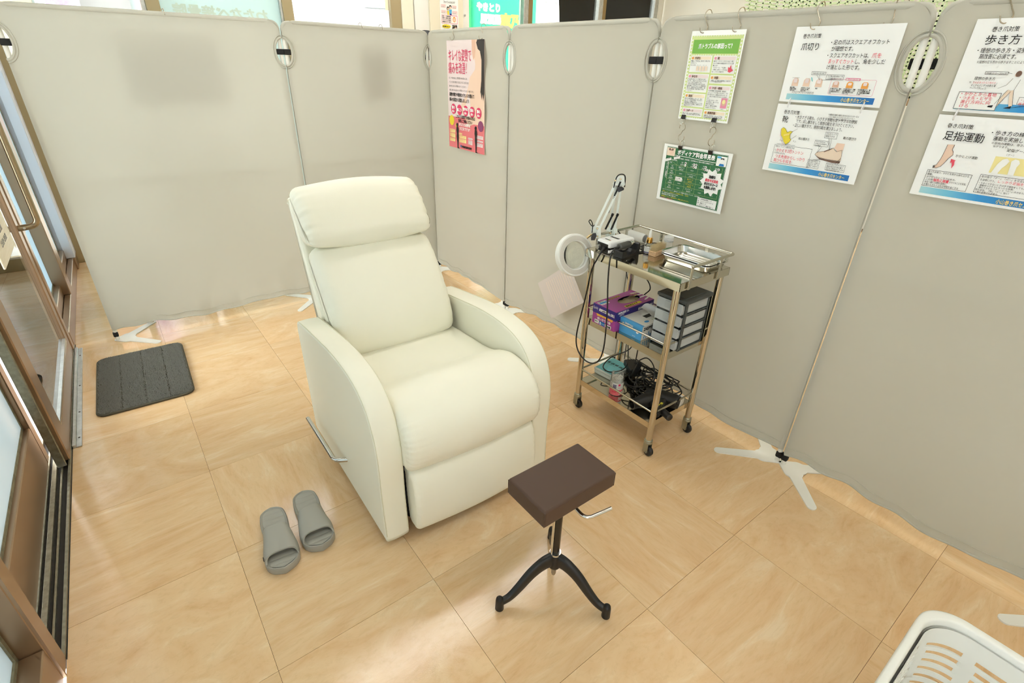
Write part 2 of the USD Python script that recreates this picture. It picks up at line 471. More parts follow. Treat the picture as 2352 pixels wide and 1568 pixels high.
# ================================================================ left wall: bronze sliding door and frosted windows
WA, WB = np.array([-0.432, -1.06]), np.array([-0.36, 2.56])
WRZ = math.degrees(math.atan2(*(WB - WA)[::-1]))
def on_wall(name, label, kind="structure", cat_=None):
    return thing(name, label, cat_, (WA[0], WA[1], 0), WRZ, kind=kind)
def W(y):
    return y + 1.06
HD = 2.12
def frame_window(name, label, y0, y1, film, zr0, zr1, st=0.05, yo=0.0, dep=0.045, film_label=None, gasket=True, top=HD):
    """A bronze framed window in the left wall: two stiles, two rails, gasket and pane. yo is how far the frame is set back."""
    w = on_wall(name, label)
    a, b = W(y0), W(y1)
    for s0, s1 in ((a, a + st), (b - st, b)):
        obj("stile", box(s0, s1, yo, yo + dep, zr0, top, 0.003), BRONZE, w)
    for z0, z1 in ((zr0, zr1), (top - 0.06, top)):
        obj("rail", box(a + st, b - st, yo, yo + dep, z0, z1, 0.003), BRONZE, w)
    i0, i1, k0, k1 = a + st, b - st, zr1, top - 0.06
    if gasket:
        gk = [box(i0, i1, yo + dep * 0.45, yo + dep * 0.62, k0, k0 + 0.014), box(i0, i0 + 0.014, yo + dep * 0.45, yo + dep * 0.62, k0, k1), box(i1 - 0.014, i1, yo + dep * 0.45, yo + dep * 0.62, k0, k1)]
        obj("gasket", cat(gk), GASKET, w)
    obj("pane", box(i0, i1, yo + dep * 0.5, yo + dep * 0.58, k0, k1), film, w, label=film_label)
    return w

# the sliding door in front (clear pane), as the photo shows it half way along its track
door1 = on_wall("door_1", "bronze sliding glass door leaf with a clear pane and bow handle")
a, b = W(-0.094), W(0.985)
obj("stile", cat(box(a, a + 0.11, -0.004, 0.032, 0.012, HD, 0.004)), BRONZE, door1)
obj("stile", cat(box(b - 0.055, b, -0.004, 0.032, 0.012, HD, 0.004), box(b - 0.13, b - 0.06, 0.0, 0.030, 0.012, HD, 0.004)), BRONZE, door1)
obj("edge_seal", box(b - 0.0605, b - 0.0545, 0.002, 0.030, 0.012, HD), DARKSEAL, door1)
obj("rail", box(a + 0.11, b - 0.13, -0.002, 0.030, 0.012, 0.105, 0.003), BRONZE, door1)
obj("rail", box(a + 0.11, b - 0.13, -0.002, 0.030, HD - 0.07, HD, 0.003), BRONZE, door1)
obj("glazing_bead", cat(box(a + 0.11, b - 0.13, 0.000, 0.012, 0.105, 0.116), box(a + 0.11, b - 0.13, 0.017, 0.029, 0.105, 0.112)), ALU, door1)
obj("side_groove", cat(box(a - 0.028, a - 0.001, 0.010, 0.030, 0.012, HD, 0.002), box(a - 0.034, a - 0.026, 0.006, 0.034, 0.012, HD, 0.002)), STEELTRACK, door1)
obj("pane", box(a + 0.11, b - 0.13, 0.0125, 0.0165, 0.105, HD - 0.07), CLEAR, door1)
hs = b - 0.095
hp = fillet([(hs, 0.0, 0.665), (hs, -0.075, 0.672), (hs, -0.075, 1.17), (hs, 0.0, 1.177)], 0.05, 8)
hnd = obj("handle", tube(hp, 0.0135, 16), mat("brushed_handle_metal", (172, 156, 128), 0.26, metal=1.0), door1)
obj("handle_screw", cat(cyl((hs + 0.012, -0.022, 0.667), (hs + 0.0165, -0.022, 0.667), 0.005, 12), cyl((hs - 0.012, -0.022, 0.667), (hs - 0.0165, -0.022, 0.667), 0.005, 12)), ALU, door1)

# the second leaf on the track behind (grey frosted pane)
frame_window("door_2", "bronze sliding door leaf behind with a grey frosted pane", -1.0, -0.06, FROST_GREY, 0.03, 0.20, 0.05, 0.055, 0.035, top=HD)
trk = on_wall("trim_1", "grooved floor track of the sliding doors")
obj("track", cat([box(W(-1.0), W(1.02), y0, y1, 0.0, z, 0.001) for y0, y1, z in ((-0.004, 0.004, 0.012), (0.020, 0.026, 0.010), (0.036, 0.050, 0.014), (0.060, 0.066, 0.010), (0.084, 0.094, 0.016))]), STEELTRACK, trk)
obj("track_bed", box(W(-1.0), W(1.02), -0.006, 0.10, -0.03, 0.002), DARKSEAL, trk)
strip = on_wall("trim_2", "worn aluminium threshold strip on the floor by the door")
obj("strip", cat(box(W(-0.005), W(0.955), -0.036, -0.018, 0.0, 0.005, 0.001), box(W(-0.005), W(0.955), -0.018, -0.006, 0.0, 0.014, 0.002)), ALU, strip)
obj("strip_screw", cat([cyl((W(y), -0.027, 0.0045), (W(y), -0.027, 0.0062), 0.0035, 10) for y in (0.06, 0.27, 0.52, 0.86)]), mat("rusty_screw", (70, 60, 50), 0.6, metal=0.6), strip)
post = on_wall("trim_3", "bronze door jamb post nearest the camera")
obj("post", cat(box(W(-1.05), W(-0.992), -0.004, 0.10, 0.0, HD, 0.003), box(W(-1.052), W(-1.046), -0.006, 0.10, 0.0, HD)), BRONZE, post)
frame_window("window_1", "dark frosted window beside the door jamb", -2.4, -1.05, FROST_GREY, 0.0, 0.125, 0.004, 0.0, 0.10)
frame_window("window_2", "frosted side window of the entrance wall behind the camera", -3.6, -2.4, FROST_WHITE, 0.0, 0.125, 0.05, 0.0, 0.06)
frame_window("window_3", "pale blue frosted window next to the sliding door", 1.0, 1.72, FROST_BLUE, 0.0, 0.15, 0.04, 0.03, 0.06)
post = on_wall("trim_4", "bronze mullion between the pale blue windows")
obj("post", box(W(1.60), W(1.74), -0.006, 0.10, 0.085, HD, 0.003), BRONZE, post)
frame_window("window_4", "pale blue frosted window by the far corner", 1.74, 2.40, FROST_BLUE, 0.0, 0.15, 0.02, 0.03, 0.06)
post = on_wall("trim_5", "pale grey corner column of the entrance wall")
obj("post", box(W(2.38), W(2.60), -0.02, 0.2, 0.085, CEIL, 0.004), LAVENDER, post)
obj("base", box(W(2.38), W(2.60), -0.015, 0.2, 0.0, 0.085, 0.003), BRONZE, post)
sill = on_wall("trim_6", "bronze kick plate under the pale blue windows")
obj("kick_plate", box(W(1.0), W(2.40), -0.004, 0.028, 0.0, 0.085, 0.003), BRONZE, sill)
wl = on_wall("wall_left", "plain white lintel wall above the entrance glass")
obj("lintel", box(W(-3.6), W(2.6), -0.01, 0.12, HD, CEIL + 0.08), PLASTER, wl)

# ================================================================ back wall: bronze shop windows
YB = 2.56
wb = thing("wall_back", "white plastered wall above the shop windows", None, kind="structure")
obj("lintel", box(-0.4, 6.1, YB, YB + 0.14, 2.44, CEIL + 0.08), PLASTER, wb)
BRONZE_B = mat("bronze_frame_beige", (176, 160, 124), 0.4, metal=0.45)
def back_post(n, label, x0, x1, m=None, y0=-0.03, y1=0.08, extra=None):
    p = thing(f"trim_{n}", label, None, (0, YB, 0), kind="structure")
    obj("post", box(x0, x1, y0, y1, 0.0, 2.44, 0.004), m or BRONZE_B, p)
    if extra:
        obj("post_trim", extra, ALU, p)
back_post(7, "bronze corner post of the shop windows", -0.38, -0.30)
back_post(8, "beige bronze mullion left of the cyan frosted window", 0.515, 0.60, extra=box(0.49, 0.514, -0.02, 0.05, 0.0, 2.44))
back_post(9, "beige bronze mullion right of the cyan frosted window", 1.42, 1.50, extra=box(1.405, 1.4195, -0.02, 0.05, 0.0, 2.44))
back_post(10, "wide beige bronze mullion right of the white frosted window", 2.33, 2.43)
back_post(11, "white window column beside the wide bronze mullion", 2.432, 2.55, mat("cream_column", (240, 236, 214), 0.5))
back_post(12, "white window column behind the notice panel", 2.56, 2.72, WHITEPAINT)
back_post(13, "white jamb right of the notice panel", 3.04, 3.135, WHITEPAINT, extra=cat(cyl((3.085, -0.036, 1.78), (3.085, -0.028, 1.78), 0.008, 10)))
back_post(14, "bronze mullion right of the green banner", 3.855, 3.91, mat("bronze_mullion", (150, 126, 84), 0.4, metal=0.4), extra=box(3.79, 3.852, -0.035, 0.05, 0.0, 2.44, 0.004))
back_post(15, "bronze mullion in front of the balcony building", 4.92, 4.975, mat("bronze_mullion", (150, 126, 84)), extra=box(4.85, 4.918, -0.035, 0.05, 0.0, 2.44, 0.004))
back_post(16, "last window post before the white wall", 5.87, 5.97, WHITEPAINT, extra=box(5.80, 5.868, -0.03, 0.05, 0.0, 2.44, 0.004))
rail = thing("trim_17", "bronze sill rail of the shop windows", None, (0, YB, 0), kind="structure")
obj("rail", cat(box(-0.3, 2.33, -0.025, 0.06, 0.0, 0.09, 0.004), box(3.13, 5.87, -0.025, 0.06, 0.0, 0.09, 0.004)), BRONZE_B, rail)
rail = thing("trim_18", "bronze head rail of the shop windows", None, (0, YB, 0), kind="structure")
obj("rail", cat(box(-0.3, 2.33, -0.025, 0.06, 2.36, 2.44, 0.004), box(3.13, 5.87, -0.025, 0.06, 2.36, 2.44, 0.004)), BRONZE_B, rail)
def back_window(n, label, x0, x1, parts):
    w = thing(f"window_{n}", label, None, (0, YB, 0), kind="structure")
    for nm, m, z0, z1 in parts:
        obj(nm, box(x0, x1, 0.01, 0.016, z0, z1), m, w)
    return w
back_window(5, "clear shop window showing the street shop front", -0.30, 0.50, [("pane", CLEAR, 0.09, 2.36)])
w6 = back_window(6, "pale cyan frosted window with mirrored clinic lettering", 0.60, 1.42, [("pane", FROST_CYAN, 0.09, 2.36)])
v, f, wd = text2d("わたなべ接骨院", 0.082, bold=2)
lt = trimesh.Trimesh(np.c_[-v[:, 0], np.zeros(len(v)), v[:, 1]], f, process=False)
sx = 0.64 / wd
lt.vertices[:, 0] *= sx
obj("lettering", mv(lt, (1.315, 0.0085, 1.632)), mat("ghost_lettering", (208, 222, 206), 0.6), w6, smooth=False, label="faint mirrored clinic name lettering on the film")
w7 = back_window(7, "window with white frosted film below a clear strip", 1.50, 2.33, [("frosted_pane", FROST_WHITE, 0.09, 1.77), ("pane", CLEAR, 1.77, 2.36)])
back_window(8, "clear window in front of the green banner", 3.135, 3.79, [("pane", CLEAR, 0.09, 2.36)])
back_window(9, "clear window between the two right-hand mullions", 3.91, 4.85, [("pane", CLEAR, 0.09, 2.36)])
back_window(10, "clear window nearest the white wall", 4.975, 5.80, [("pane", CLEAR, 0.09, 2.36)])
npan = thing("wall_partition", "beige notice panel between the shop windows", None, (0, YB, 0), kind="structure")
obj("notice_panel", box(2.70, 3.055, -0.05, -0.031, 0.0, 2.44, 0.002), mat("cream_panel", (236, 228, 204), 0.7), npan)
wr = thing("wall_right", "plain white wall on the right side", None, kind="structure")
obj("plaster", box(5.98, 6.1, -3.6, YB, 0, CEIL + 0.08), PLASTER, wr)
wf = thing("wall_front", "plain white wall behind the camera", None, kind="structure")
obj("plaster", box(-0.5, 6.1, -3.7, -3.6, 0, CEIL + 0.08), PLASTER, wf)

# ================================================================ the street outside
pv = thing("pavement", "pale grey concrete street surface outside", None, kind="structure")
PAVE = mat("street_concrete", (176, 172, 164), 0.85, var=0.12, vscale=6)
obj("paving", cat(box(-30, -0.50, -12, 40, -0.25, -0.06), box(-0.50, 40, 2.72, 40, -0.25, -0.06)), PAVE, pv)

def along(p, q):
    p, q = np.array(p, float), np.array(q, float)
    return (p[0], p[1], 0), math.degrees(math.atan2(*(q - p)[::-1])), np.linalg.norm(q - p)
# cream apartment house with grey balconies (seen above the right-hand screens)
loc, rz, L = along((9.5, 12.3), (24.0, 14.83))
ap = thing("apartment_building", "cream apartment house with grey railed balconies across the street", "building", loc, rz)
CREAMW = mat("cream_facade", (236, 232, 216), 0.8)
obj("wall", box(0, L, 0, 4, -0.06, 3.2), CREAMW, ap, smooth=False)
obj("upper_wall", box(0, L, 1.1, 4, 3.2, 9.0), mat("white_facade", (235, 236, 236), 0.8), ap)
GREYM = mat("grey_balcony_metal", (120, 124, 128), 0.5)
obj("balcony_slab", cat(box(0, L, -0.05, 1.1, 3.2, 3.34)), mat("grey_slab", (148, 150, 150), 0.7), ap)
obj("balcony_trim", cat([rotm(box(x, x + 0.16, -0.10, -0.05, 3.22, 3.34, 0.02), 20, (0, 1, 0), (x, 0, 3.3)) for x in np.arange(0.1, L - 0.2, 0.27)]), mat("pale_grey_slab", (178, 180, 182), 0.7), ap)
rl = obj("balcony_railing", cat(box(0, L, -0.02, 0.03, 4.35, 4.42), box(0, L, -0.01, 0.02, 3.44, 3.48)), GREYM, ap)
obj("railing_bars", cat([box(x, x + 0.02, -0.005, 0.015, 3.34, 4.36) for x in np.arange(0.05, L, 0.13)]), GREYM, rl, kind="stuff")
for x0, x1, c in ((1.6, 3.2, 0), (4.0, 5.9, 1), (6.3, 7.2, 0), (8.2, 10.2, 1), (10.6, 11.4, 0)):
    w = obj("window", box(x0, x1, 1.02, 1.1, 3.36, 5.6), mat("grey_window_frame", (96, 100, 104), 0.5), ap)
    obj("window_pane", box(x0 + 0.08, (x0 + x1) / 2 - 0.04, 1.0, 1.02, 3.44, 5.5), mat("pale_curtained_glass", (206, 218, 222), 0.3), w)
    obj("window_pane", box((x0 + x1) / 2 + 0.04, x1 - 0.08, 1.0, 1.02, 3.44, 5.5), mat("dark_glass" if c else "pale_curtained_glass", (120, 130, 132), 0.2), w)
PINKB = mat("pink_brick", (206, 160, 148), 0.8, var=0.15, vscale=20)
for x0, x1 in ((0.2, 1.3), (11.5, 13.6)):
    obj("brick_wall", box(x0, x1, 0.9, 1.1, 3.34, 6.0), PINKB, ap)
# white house with a pink stripe (seen through the clear strip)
loc, rz, L = along((5.6, 20.3), (12.0, 18.9))
hs2 = thing("white_house", "white house with a pink brick bay seen above the frosted film", "building", loc, rz)
obj("wall", box(0, L, 0, 4, -0.1, 6.5), mat("white_house_wall", (248, 248, 246), 0.8), hs2)
obj("stripe", box(1.2, 3.3, -0.03, 0, 3.10, 3.16), mat("pink_stripe", (196, 140, 140), 0.8), hs2)
obj("drain_pipe", cyl((3.35, -0.08, 0), (3.35, -0.08, 6), 0.06, 8), WHITEPAINT, hs2)
bw = obj("brick_bay", box(3.5, 4.5, -0.3, 0, 3.05, 5.5), PINKB, hs2)
obj("bay_railing", cat([box(3.9 + 0.12 * k, 3.93 + 0.12 * k, -0.62, -0.6, 3.2, 4.3) for k in range(9)] + [box(3.85, 4.95, -0.64, -0.58, 3.12, 3.2), box(3.85, 4.95, -0.6, -0.3, 3.1, 3.14)]), GREYM, bw)
# neighbouring shop seen through the left end of the shop windows
sh = thing("street_shop", "grey brown shop front with a pale pipe across the street", "building", (-3.2, 6.2, 0), 0)
obj("wall", box(-3, 3.05, 0.0, 2.0, -0.1, 4.5), mat("grey_brown_facade", (150, 142, 118), 0.8, var=0.1, vscale=3), sh)
obj("pipe", cyl((1.35, -0.1, -0.1), (1.35, -0.1, 4.5), 0.10, 14), mat("pale_pipe", (226, 232, 236), 0.5), sh)
obj("brick_band", box(1.7, 3.0, -0.04, 0, 1.93, 2.4), mat("rust_brick", (190, 128, 96), 0.8), sh)
dr = obj("entrance", box(3.05, 6.0, 0.3, 2.0, -0.1, 4.5), mat("pale_green_grey_wall", (170, 182, 176), 0.7), sh)
obj("shutter", box(3.45, 3.98, 0.2, 0.3, -0.1, 3.0), mat("grey_shutter", (132, 130, 126), 0.6), dr)
wf2 = obj("window_frame", cat(box(4.32, 4.50, 0.15, 0.3, -0.1, 3.2), box(5.02, 5.22, 0.15, 0.3, -0.1, 3.2)), WHITEPAINT, sh)
cg = grid(60, 2, lambda u, v: (4.5 + 0.52 * u, 0.22 + 0.02 * math.sin(u * 46), 3.2 * v))
obj("curtain", cg, mat("pale_cyan_curtain", (196, 214, 210), 0.8), wf2)
PURP = mat("purple_cloth", (142, 112, 160), 0.8, var=0.2, vscale=40)
for k, x in enumerate((3.05, 3.98)):
    bn = thing("shop_banner", ["purple and white street banner left of the grey shutter", "purple and white street banner right of the grey shutter"][k], "banner", (-3.2 + x + 0.02, 6.05, 0), 0)
    obj("cloth", grid(14, 10, lambda u, v: (0.10 + 0.24 * u, 0.012 * math.sin(9 * u + 4 * v), 0.5 + 2.0 * v)), PURP, bn)
    obj("cloth_border", cat(grid(4, 10, lambda u, v: (0.34 + 0.06 * u, 0.012 * math.sin(9 + 4 * v), 0.5 + 2.0 * v)), grid(4, 10, lambda u, v: (0.03 + 0.07 * u, 0.012 * math.sin(4 * v), 0.5 + 2.0 * v))), mat("white_pink_cloth", (240, 226, 232), 0.8), bn)
    obj("pole", cyl((0.02, 0.0, -0.06), (0.02, 0.0, 2.56), 0.012, 8), WHITEPAINT, bn)
# the green izakaya banner right outside the glass
gb = thing("izakaya_banner", "mint green cloth banner with white and yellow Japanese lettering outside", "banner", (3.06, 3.02, 0.0), 0)
CL = raw("mint_cloth", {"d": ("diffuse_bsdf", {"color": lin((44, 176, 132))}), "t": ("translucent_bsdf", {"color": lin((50, 160, 124))}), "m": ("mix_closure", {"fac": 0.55})}, [("d.BSDF", "m.closure1"), ("t.BSDF", "m.closure2")], "m.closure")
obj("cloth", grid(40, 20, lambda u, v: (0.42 + 0.88 * u, 0.014 * math.sin(7 * u), 1.25 + 1.2 * v)), CL, gb)
obj("cloth_fold", grid(8, 20, lambda u, v: (0.33 + 0.12 * u, 0.05 + 0.02 * math.sin(5 * u), 1.25 + 1.2 * v)), mat("green_cloth", (70, 190, 130), 0.8), gb)
P = Print()
P.text(0.49, 1.885, "やきとり", 0.078, "white", bold=5)
P.text(0.54, 1.775, "居酒屋", 0.090, "white", bold=5)
P.text(0.80, 1.758, "志乃昭", 0.128, "gold", bold=5)
P.build(gb, lambda v, l: np.c_[v[:, 0], 0.014 * np.sin(7 * (v[:, 0] - 0.42) / 0.88) - 0.004 - l, v[:, 1]], ["white", "gold"])
obj("banner_rail", cyl((0.28, 0.02, 2.46), (1.36, 0.02, 2.46), 0.014, 8), WHITEPAINT, gb)
obj("banner_post", cat(cyl((0.3, 0.05, -0.06), (0.3, 0.05, 2.5), 0.016, 8), cyl((1.34, 0.05, -0.06), (1.34, 0.05, 2.5), 0.016, 8)), WHITEPAINT, gb)
sd = thing("round_sign", "white round street sign seen before the last window post", "sign", (8.05, 4.9, 0), -35)
obj("disc", rotm(mv(lathe([(0, -0.01), (0.17, -0.01), (0.175, 0), (0.17, 0.01), (0, 0.01)], 32), (0, 0, 0)), 90, (1, 0, 0)).apply_translation((0, 0, 2.23)), mat("white_sign", (250, 250, 250), 0.4), sd)
obj("post", cyl((0, 0.04, -0.06), (0, 0.04, 2.35), 0.03, 10), GREYM, sd)

# ================================================================ cream cloth privacy screens
def fabric(name, rgb, through):
    c = lin(rgb)
    return raw(name, {"tc": ("texture_coordinate", {}), "wv": ("noise_texture", {"scale": 900.0, "detail": 1.0}), "bu": ("bump", {"strength": 0.35, "distance": 0.0004}),
                      "d": ("diffuse_bsdf", {"color": c, "roughness": 0.5}), "t": ("translucent_bsdf", {"color": c}), "m": ("mix_closure", {"fac": through}),
                      "g": ("glossy_bsdf", {"color": (1, 1, 1), "roughness": 0.55}), "m2": ("mix_closure", {"fac": 0.025})},
               [("tc.object", "wv.vector"), ("wv.fac", "bu.height"), ("bu.normal", "d.normal"), ("d.BSDF", "m.closure1"), ("t.BSDF", "m.closure2"), ("m.closure", "m2.closure1"), ("g.BSDF", "m2.closure2")], "m2.closure")
CLOTH = fabric("cream_screen_cloth", (205, 202, 188), 0.20)
HEM = fabric("cream_screen_hem", (205, 202, 188), 0.10)
SPAINT = mat("white_screen_paint", (238, 236, 226), 0.35)
BLACKSTRAP = mat("black_strap", (22, 22, 22), 0.75)
S = [(-0.213, 0.957), (0.915, 0.930), (1.830, 1.000), (1.800, 0.100), (1.850, -0.797), (1.829, -1.704), (1.86, -2.62)]
ZB, ZT, ZC, RC, RK = 0.062, 1.555, 1.408, 0.062, 0.075

def screen_panel(k, label, feet=(1, 1), strap=True):
    (ax, ay), (bx, by) = S[k], S[k + 1]
    rz = math.degrees(math.atan2(by - ay, bx - ax)); Wd = math.hypot(bx - ax, by - ay)
    t = thing("privacy_screen", label, "screen", (ax, ay, 0), rz, "cream cloth privacy screens")
    gap = 0.004
    shp = sbox(gap, ZB, Wd - gap, ZT)
    shp = shp.difference(sbox(-1, ZT - RK, RK + gap, ZT + 1).difference(Point(RK + gap, ZT - RK).buffer(RK, quad_segs=10)))
    shp = shp.difference(sbox(Wd - RK - gap, ZT - RK, Wd + 1, ZT + 1).difference(Point(Wd - RK - gap, ZT - RK).buffer(RK, quad_segs=10)))
    cuts = [affinity.scale(Point(x, ZC).buffer(RC, quad_segs=10), 0.62, 1.0) for x in (0.0, Wd)]
    shp = shp.buffer(0).difference(unary_union(cuts)).buffer(0)
    # triangulated with inner points so that the cloth can hang in soft waves
    seg = []
    for ring in [shp.exterior]:
        n = int(ring.length / 0.012); seg += [ring.interpolate(i / n, normalized=True).coords[0] for i in range(n)]
    inner = shp.buffer(-0.012)
    gx, gy = np.meshgrid(np.arange(0.02, Wd, 0.022), np.arange(ZB + 0.01, ZT, 0.022)); pts = np.c_[gx.ravel(), gy.ravel()]
    pts = pts[shapely.contains_xy(inner, pts[:, 0], pts[:, 1])]
    allp = np.vstack([np.array(seg), pts])
    from scipy.spatial import Delaunay
    tri = Delaunay(allp).simplices; c = allp[tri].mean(1); tri = tri[shapely.contains_xy(shp.buffer(0.0005), c[:, 0], c[:, 1])]
    a = allp[tri[:, 1]] - allp[tri[:, 0]]; b = allp[tri[:, 2]] - allp[tri[:, 0]]; cr = a[:, 0] * b[:, 1] - a[:, 1] * b[:, 0]
    tri[cr < 0] = tri[cr < 0][:, ::-1]
    x, z = allp[:, 0], allp[:, 1]
    q = np.c_[x * 3.1 + k * 7.3, z * 2.3, np.full(len(x), k * 1.7)]
    side = np.minimum(x, Wd - x)
    d = 0.006 * (meshkit.fbm(q, 2, 3) - 0.5)
    fold = np.exp(-side / 0.07) * 0.0045 * np.sin(z * 55 + 9 * meshkit.noise(np.c_[z * 5, x * 3, x * 0 + k], 5)) * (0.35 + 0.65 * np.clip((0.9 - z) / 0.9, 0, 1) + 0.5 * (k == 2))
    if k == 2:
        d = d + 0.007 * np.sin(z * 24 + 5 * x + 6 * meshkit.noise(q, 2)) * np.exp(-((x - 0.75 * Wd) / 0.35) ** 2)
    hemw = np.clip((0.30 - z) / 0.30, 0, 1) ** 2
    d = d + fold + hemw * (0.020 * np.sin(x * 13.0 + k * 2) * meshkit.noise(np.c_[x * 4, x * 0, x * 0 + k], 9) + 0.008 * np.sin(x * 41 + k))
    rp = 0.011
    sd = np.minimum(side, ZT - z)
    d = d * np.clip((sd - 0.008) / 0.03, 0, 1) - rp + (rp - np.sqrt(np.clip(rp ** 2 - np.clip(rp - sd, 0, rp) ** 2, 0, None)))
    zz = z + np.clip((0.14 - z) / 0.1, 0, 1) * (0.012 * np.sin(x * 9.5 + k * 1.3) + 0.005 * np.sin(x * 37 + k))
    obj("cloth", trimesh.Trimesh(np.c_[x, d, zz], tri, process=False), CLOTH, t, smooth=True)
    # bottom hem: a rolled edge along the cloth
    bx_ = np.linspace(0.012, Wd - 0.012, 90)
    by_ = 0.020 * np.sin(bx_ * 13.0 + k * 2) * meshkit.noise(np.c_[bx_ * 4, bx_ * 0, bx_ * 0 + k], 9) + 0.008 * np.sin(bx_ * 41 + k)
    by_ = by_ * ((0.30 - ZB) / 0.30) ** 2
    bz_ = ZB + 0.8 * (0.012 * np.sin(bx_ * 9.5 + k * 1.3) + 0.005 * np.sin(bx_ * 37 + k))
    obj("hem", cat(tube(np.c_[bx_, by_ - 0.011, bz_], 0.004, 8), tube(np.c_[bx_, by_ - 0.0125, bz_ + 0.03], 0.0016, 6)), HEM, t, smooth=True)
    # piping: the hem pocket round the sides and the top
    e = 0.0125
    top = fillet([(e, 0.0, ZC + RC + 0.002), (e, 0, ZT - e), (Wd - e, 0, ZT - e), (Wd - e, 0, ZC + RC + 0.002)], RK, 10)
    obj("frame_pocket", cat(tube(top, 0.0095, 10), cyl((e, 0, ZB + 0.004), (e, 0, ZC - RC), 0.009, 10), cyl((Wd - e, 0, ZB + 0.004), (Wd - e, 0, ZC - RC), 0.009, 10)), HEM, t, smooth=True)
    for xc, s in ((0.0, 1), (Wd, -1)):
        an = np.linspace(-PI / 2, PI / 2, 24)
        arc = np.c_[xc + s * (0.62 * (RC + 0.004) * np.cos(an) + 0.002), an * 0 - 0.009, ZC + (RC + 0.004) * np.sin(an)]
        arc2 = np.c_[xc + s * (0.62 * (RC + 0.018) * np.cos(an) + 0.004), an * 0 - 0.012, ZC + (RC + 0.014) * np.sin(an)]
        obj("hole_piping", cat(tube(arc, 0.0055, 8), tube(arc2, 0.0025, 6)), HEM, t, smooth=True)
        pole = obj("pole", cat(cyl((xc + s * 0.013, 0.004, 0.0), (xc + s * 0.013, 0.004, ZT - 0.03), 0.0095, 16)), SPAINT, t)
        if strap:
            yb = (0.015, 0.020) if (k, s) in ((4, -1), (5, 1), (1, -1), (2, 1), (2, -1), (3, 1)) else (-0.010, 0.018)
            obj("strap", box(min(xc, xc + s * 0.036), max(xc, xc + s * 0.036), yb[0], yb[1], ZC - 0.013, ZC + 0.013, 0.002), BLACKSTRAP, pole)
            obj("strap", box(xc - (0.0 if s > 0 else 0.023), xc + (0.023 if s > 0 else 0.0), -0.008, 0.015, 0.022, 0.050, 0.004), BLACKSTRAP, pole)
    obj("crossbar", cyl((0.014, 0.016, 0.825), (Wd - 0.014, 0.016, 0.825), 0.0085, 12), SPAINT, t)
    obj("crossbar", cyl((0.07, 0.004, ZT - 0.020), (Wd - 0.07, 0.004, ZT - 0.020), 0.0085, 12), SPAINT, t)
    # V shaped steel feet
    for (xc, s), on in zip(((0.0, 1), (Wd, -1)), feet):
        if not on:
            continue
        c0 = Point(xc + s * 0.013, 0.004).buffer(0.016, quad_segs=8); arms = []
        for ang in (40, -40):
            tip = Point(xc + s * (0.013 + 0.225 * math.cos(math.radians(ang))), 0.004 + 0.225 * math.sin(math.radians(ang))).buffer(0.017, quad_segs=8)
            root = Point(xc + s * (0.013 + 0.05 * math.cos(math.radians(ang * 0.4))), 0.004 + 0.03 * math.sin(math.radians(ang))).buffer(0.036, quad_segs=8)
            arms.append(unary_union([c0, root]).convex_hull); arms.append(unary_union([root.buffer(-0.012), tip]).convex_hull)
        vee = unary_union(arms).buffer(-0.006).buffer(0.012).buffer(-0.006)
        obj("foot", extr(vee.simplify(0.0006), 0.0, 0.0045), SPAINT, t, smooth=False)
    return t, rz, Wd

SCR = []
for k, lb in enumerate(["wide cream cloth screen by the glass door, grey mat in front of it",
                        "cream cloth screen right behind the recliner's headrest",
                        "narrow looking cream screen carrying the pink back-pain poster",
                        "plain cream screen without posters behind the magnifier lamp",
                        "cream screen with the green nail poster and price board",
                        "cream screen at the right edge with walking and toe posters"]):
    SCR.append(screen_panel(k, lb, strap=True))

# things hung on a screen: loc and rotation of a point (s along it, off in front of it, z up)
def hang(k, s, off, z):
    (ax, ay), (bx, by) = S[k], S[k + 1]
    u = np.array([bx - ax, by - ay]); u /= np.linalg.norm(u); n = np.array([-u[1], u[0]])
    p = np.array([ax, ay]) + u * s - n * off
    return (p[0], p[1], z), math.degrees(math.atan2(u[1], u[0]))

HOOKM = mat("steel_hook_wire", (182, 170, 150), 0.22, metal=1.0)
def hook_path(H=0.062, w=0.022, sway=0.0, back=0.012):
    """An S hook over a screen's top edge: the upper bow passes behind the edge, the lower bow comes forward."""
    up = [(0, back + 0.004, -0.018), (0, back, -0.002), (0, 0.0, 0.008), (-0.004, -0.012, 0.004), (-0.008, -0.014, -0.010), (0.002, -0.014, -0.030), (0.011, -0.014, -0.046),
          (0.0085, -0.017, -0.058), (0.002, -0.024, -0.064), (-0.006, -0.028, -0.060), (-0.010, -0.029, -0.048)]
    return crom(up, 6)
HOOK0 = None
HOOKN = 0
def s_hook(k, s, label, group=None, flip=1, rz2=0.0, z=ZT + 0.004, off=0.0):
    global HOOK0
    loc, rz = hang(k, s, off, z)
    t = thing("metal_hook", label, "hook", loc, rz + rz2, group or "wire hooks on the screens")
    p = hook_path(); p = p * np.array([flip, 1, 1])
    obj("wire", tube(p, 0.0014, 8), HOOKM, t, smooth=True)
    return t

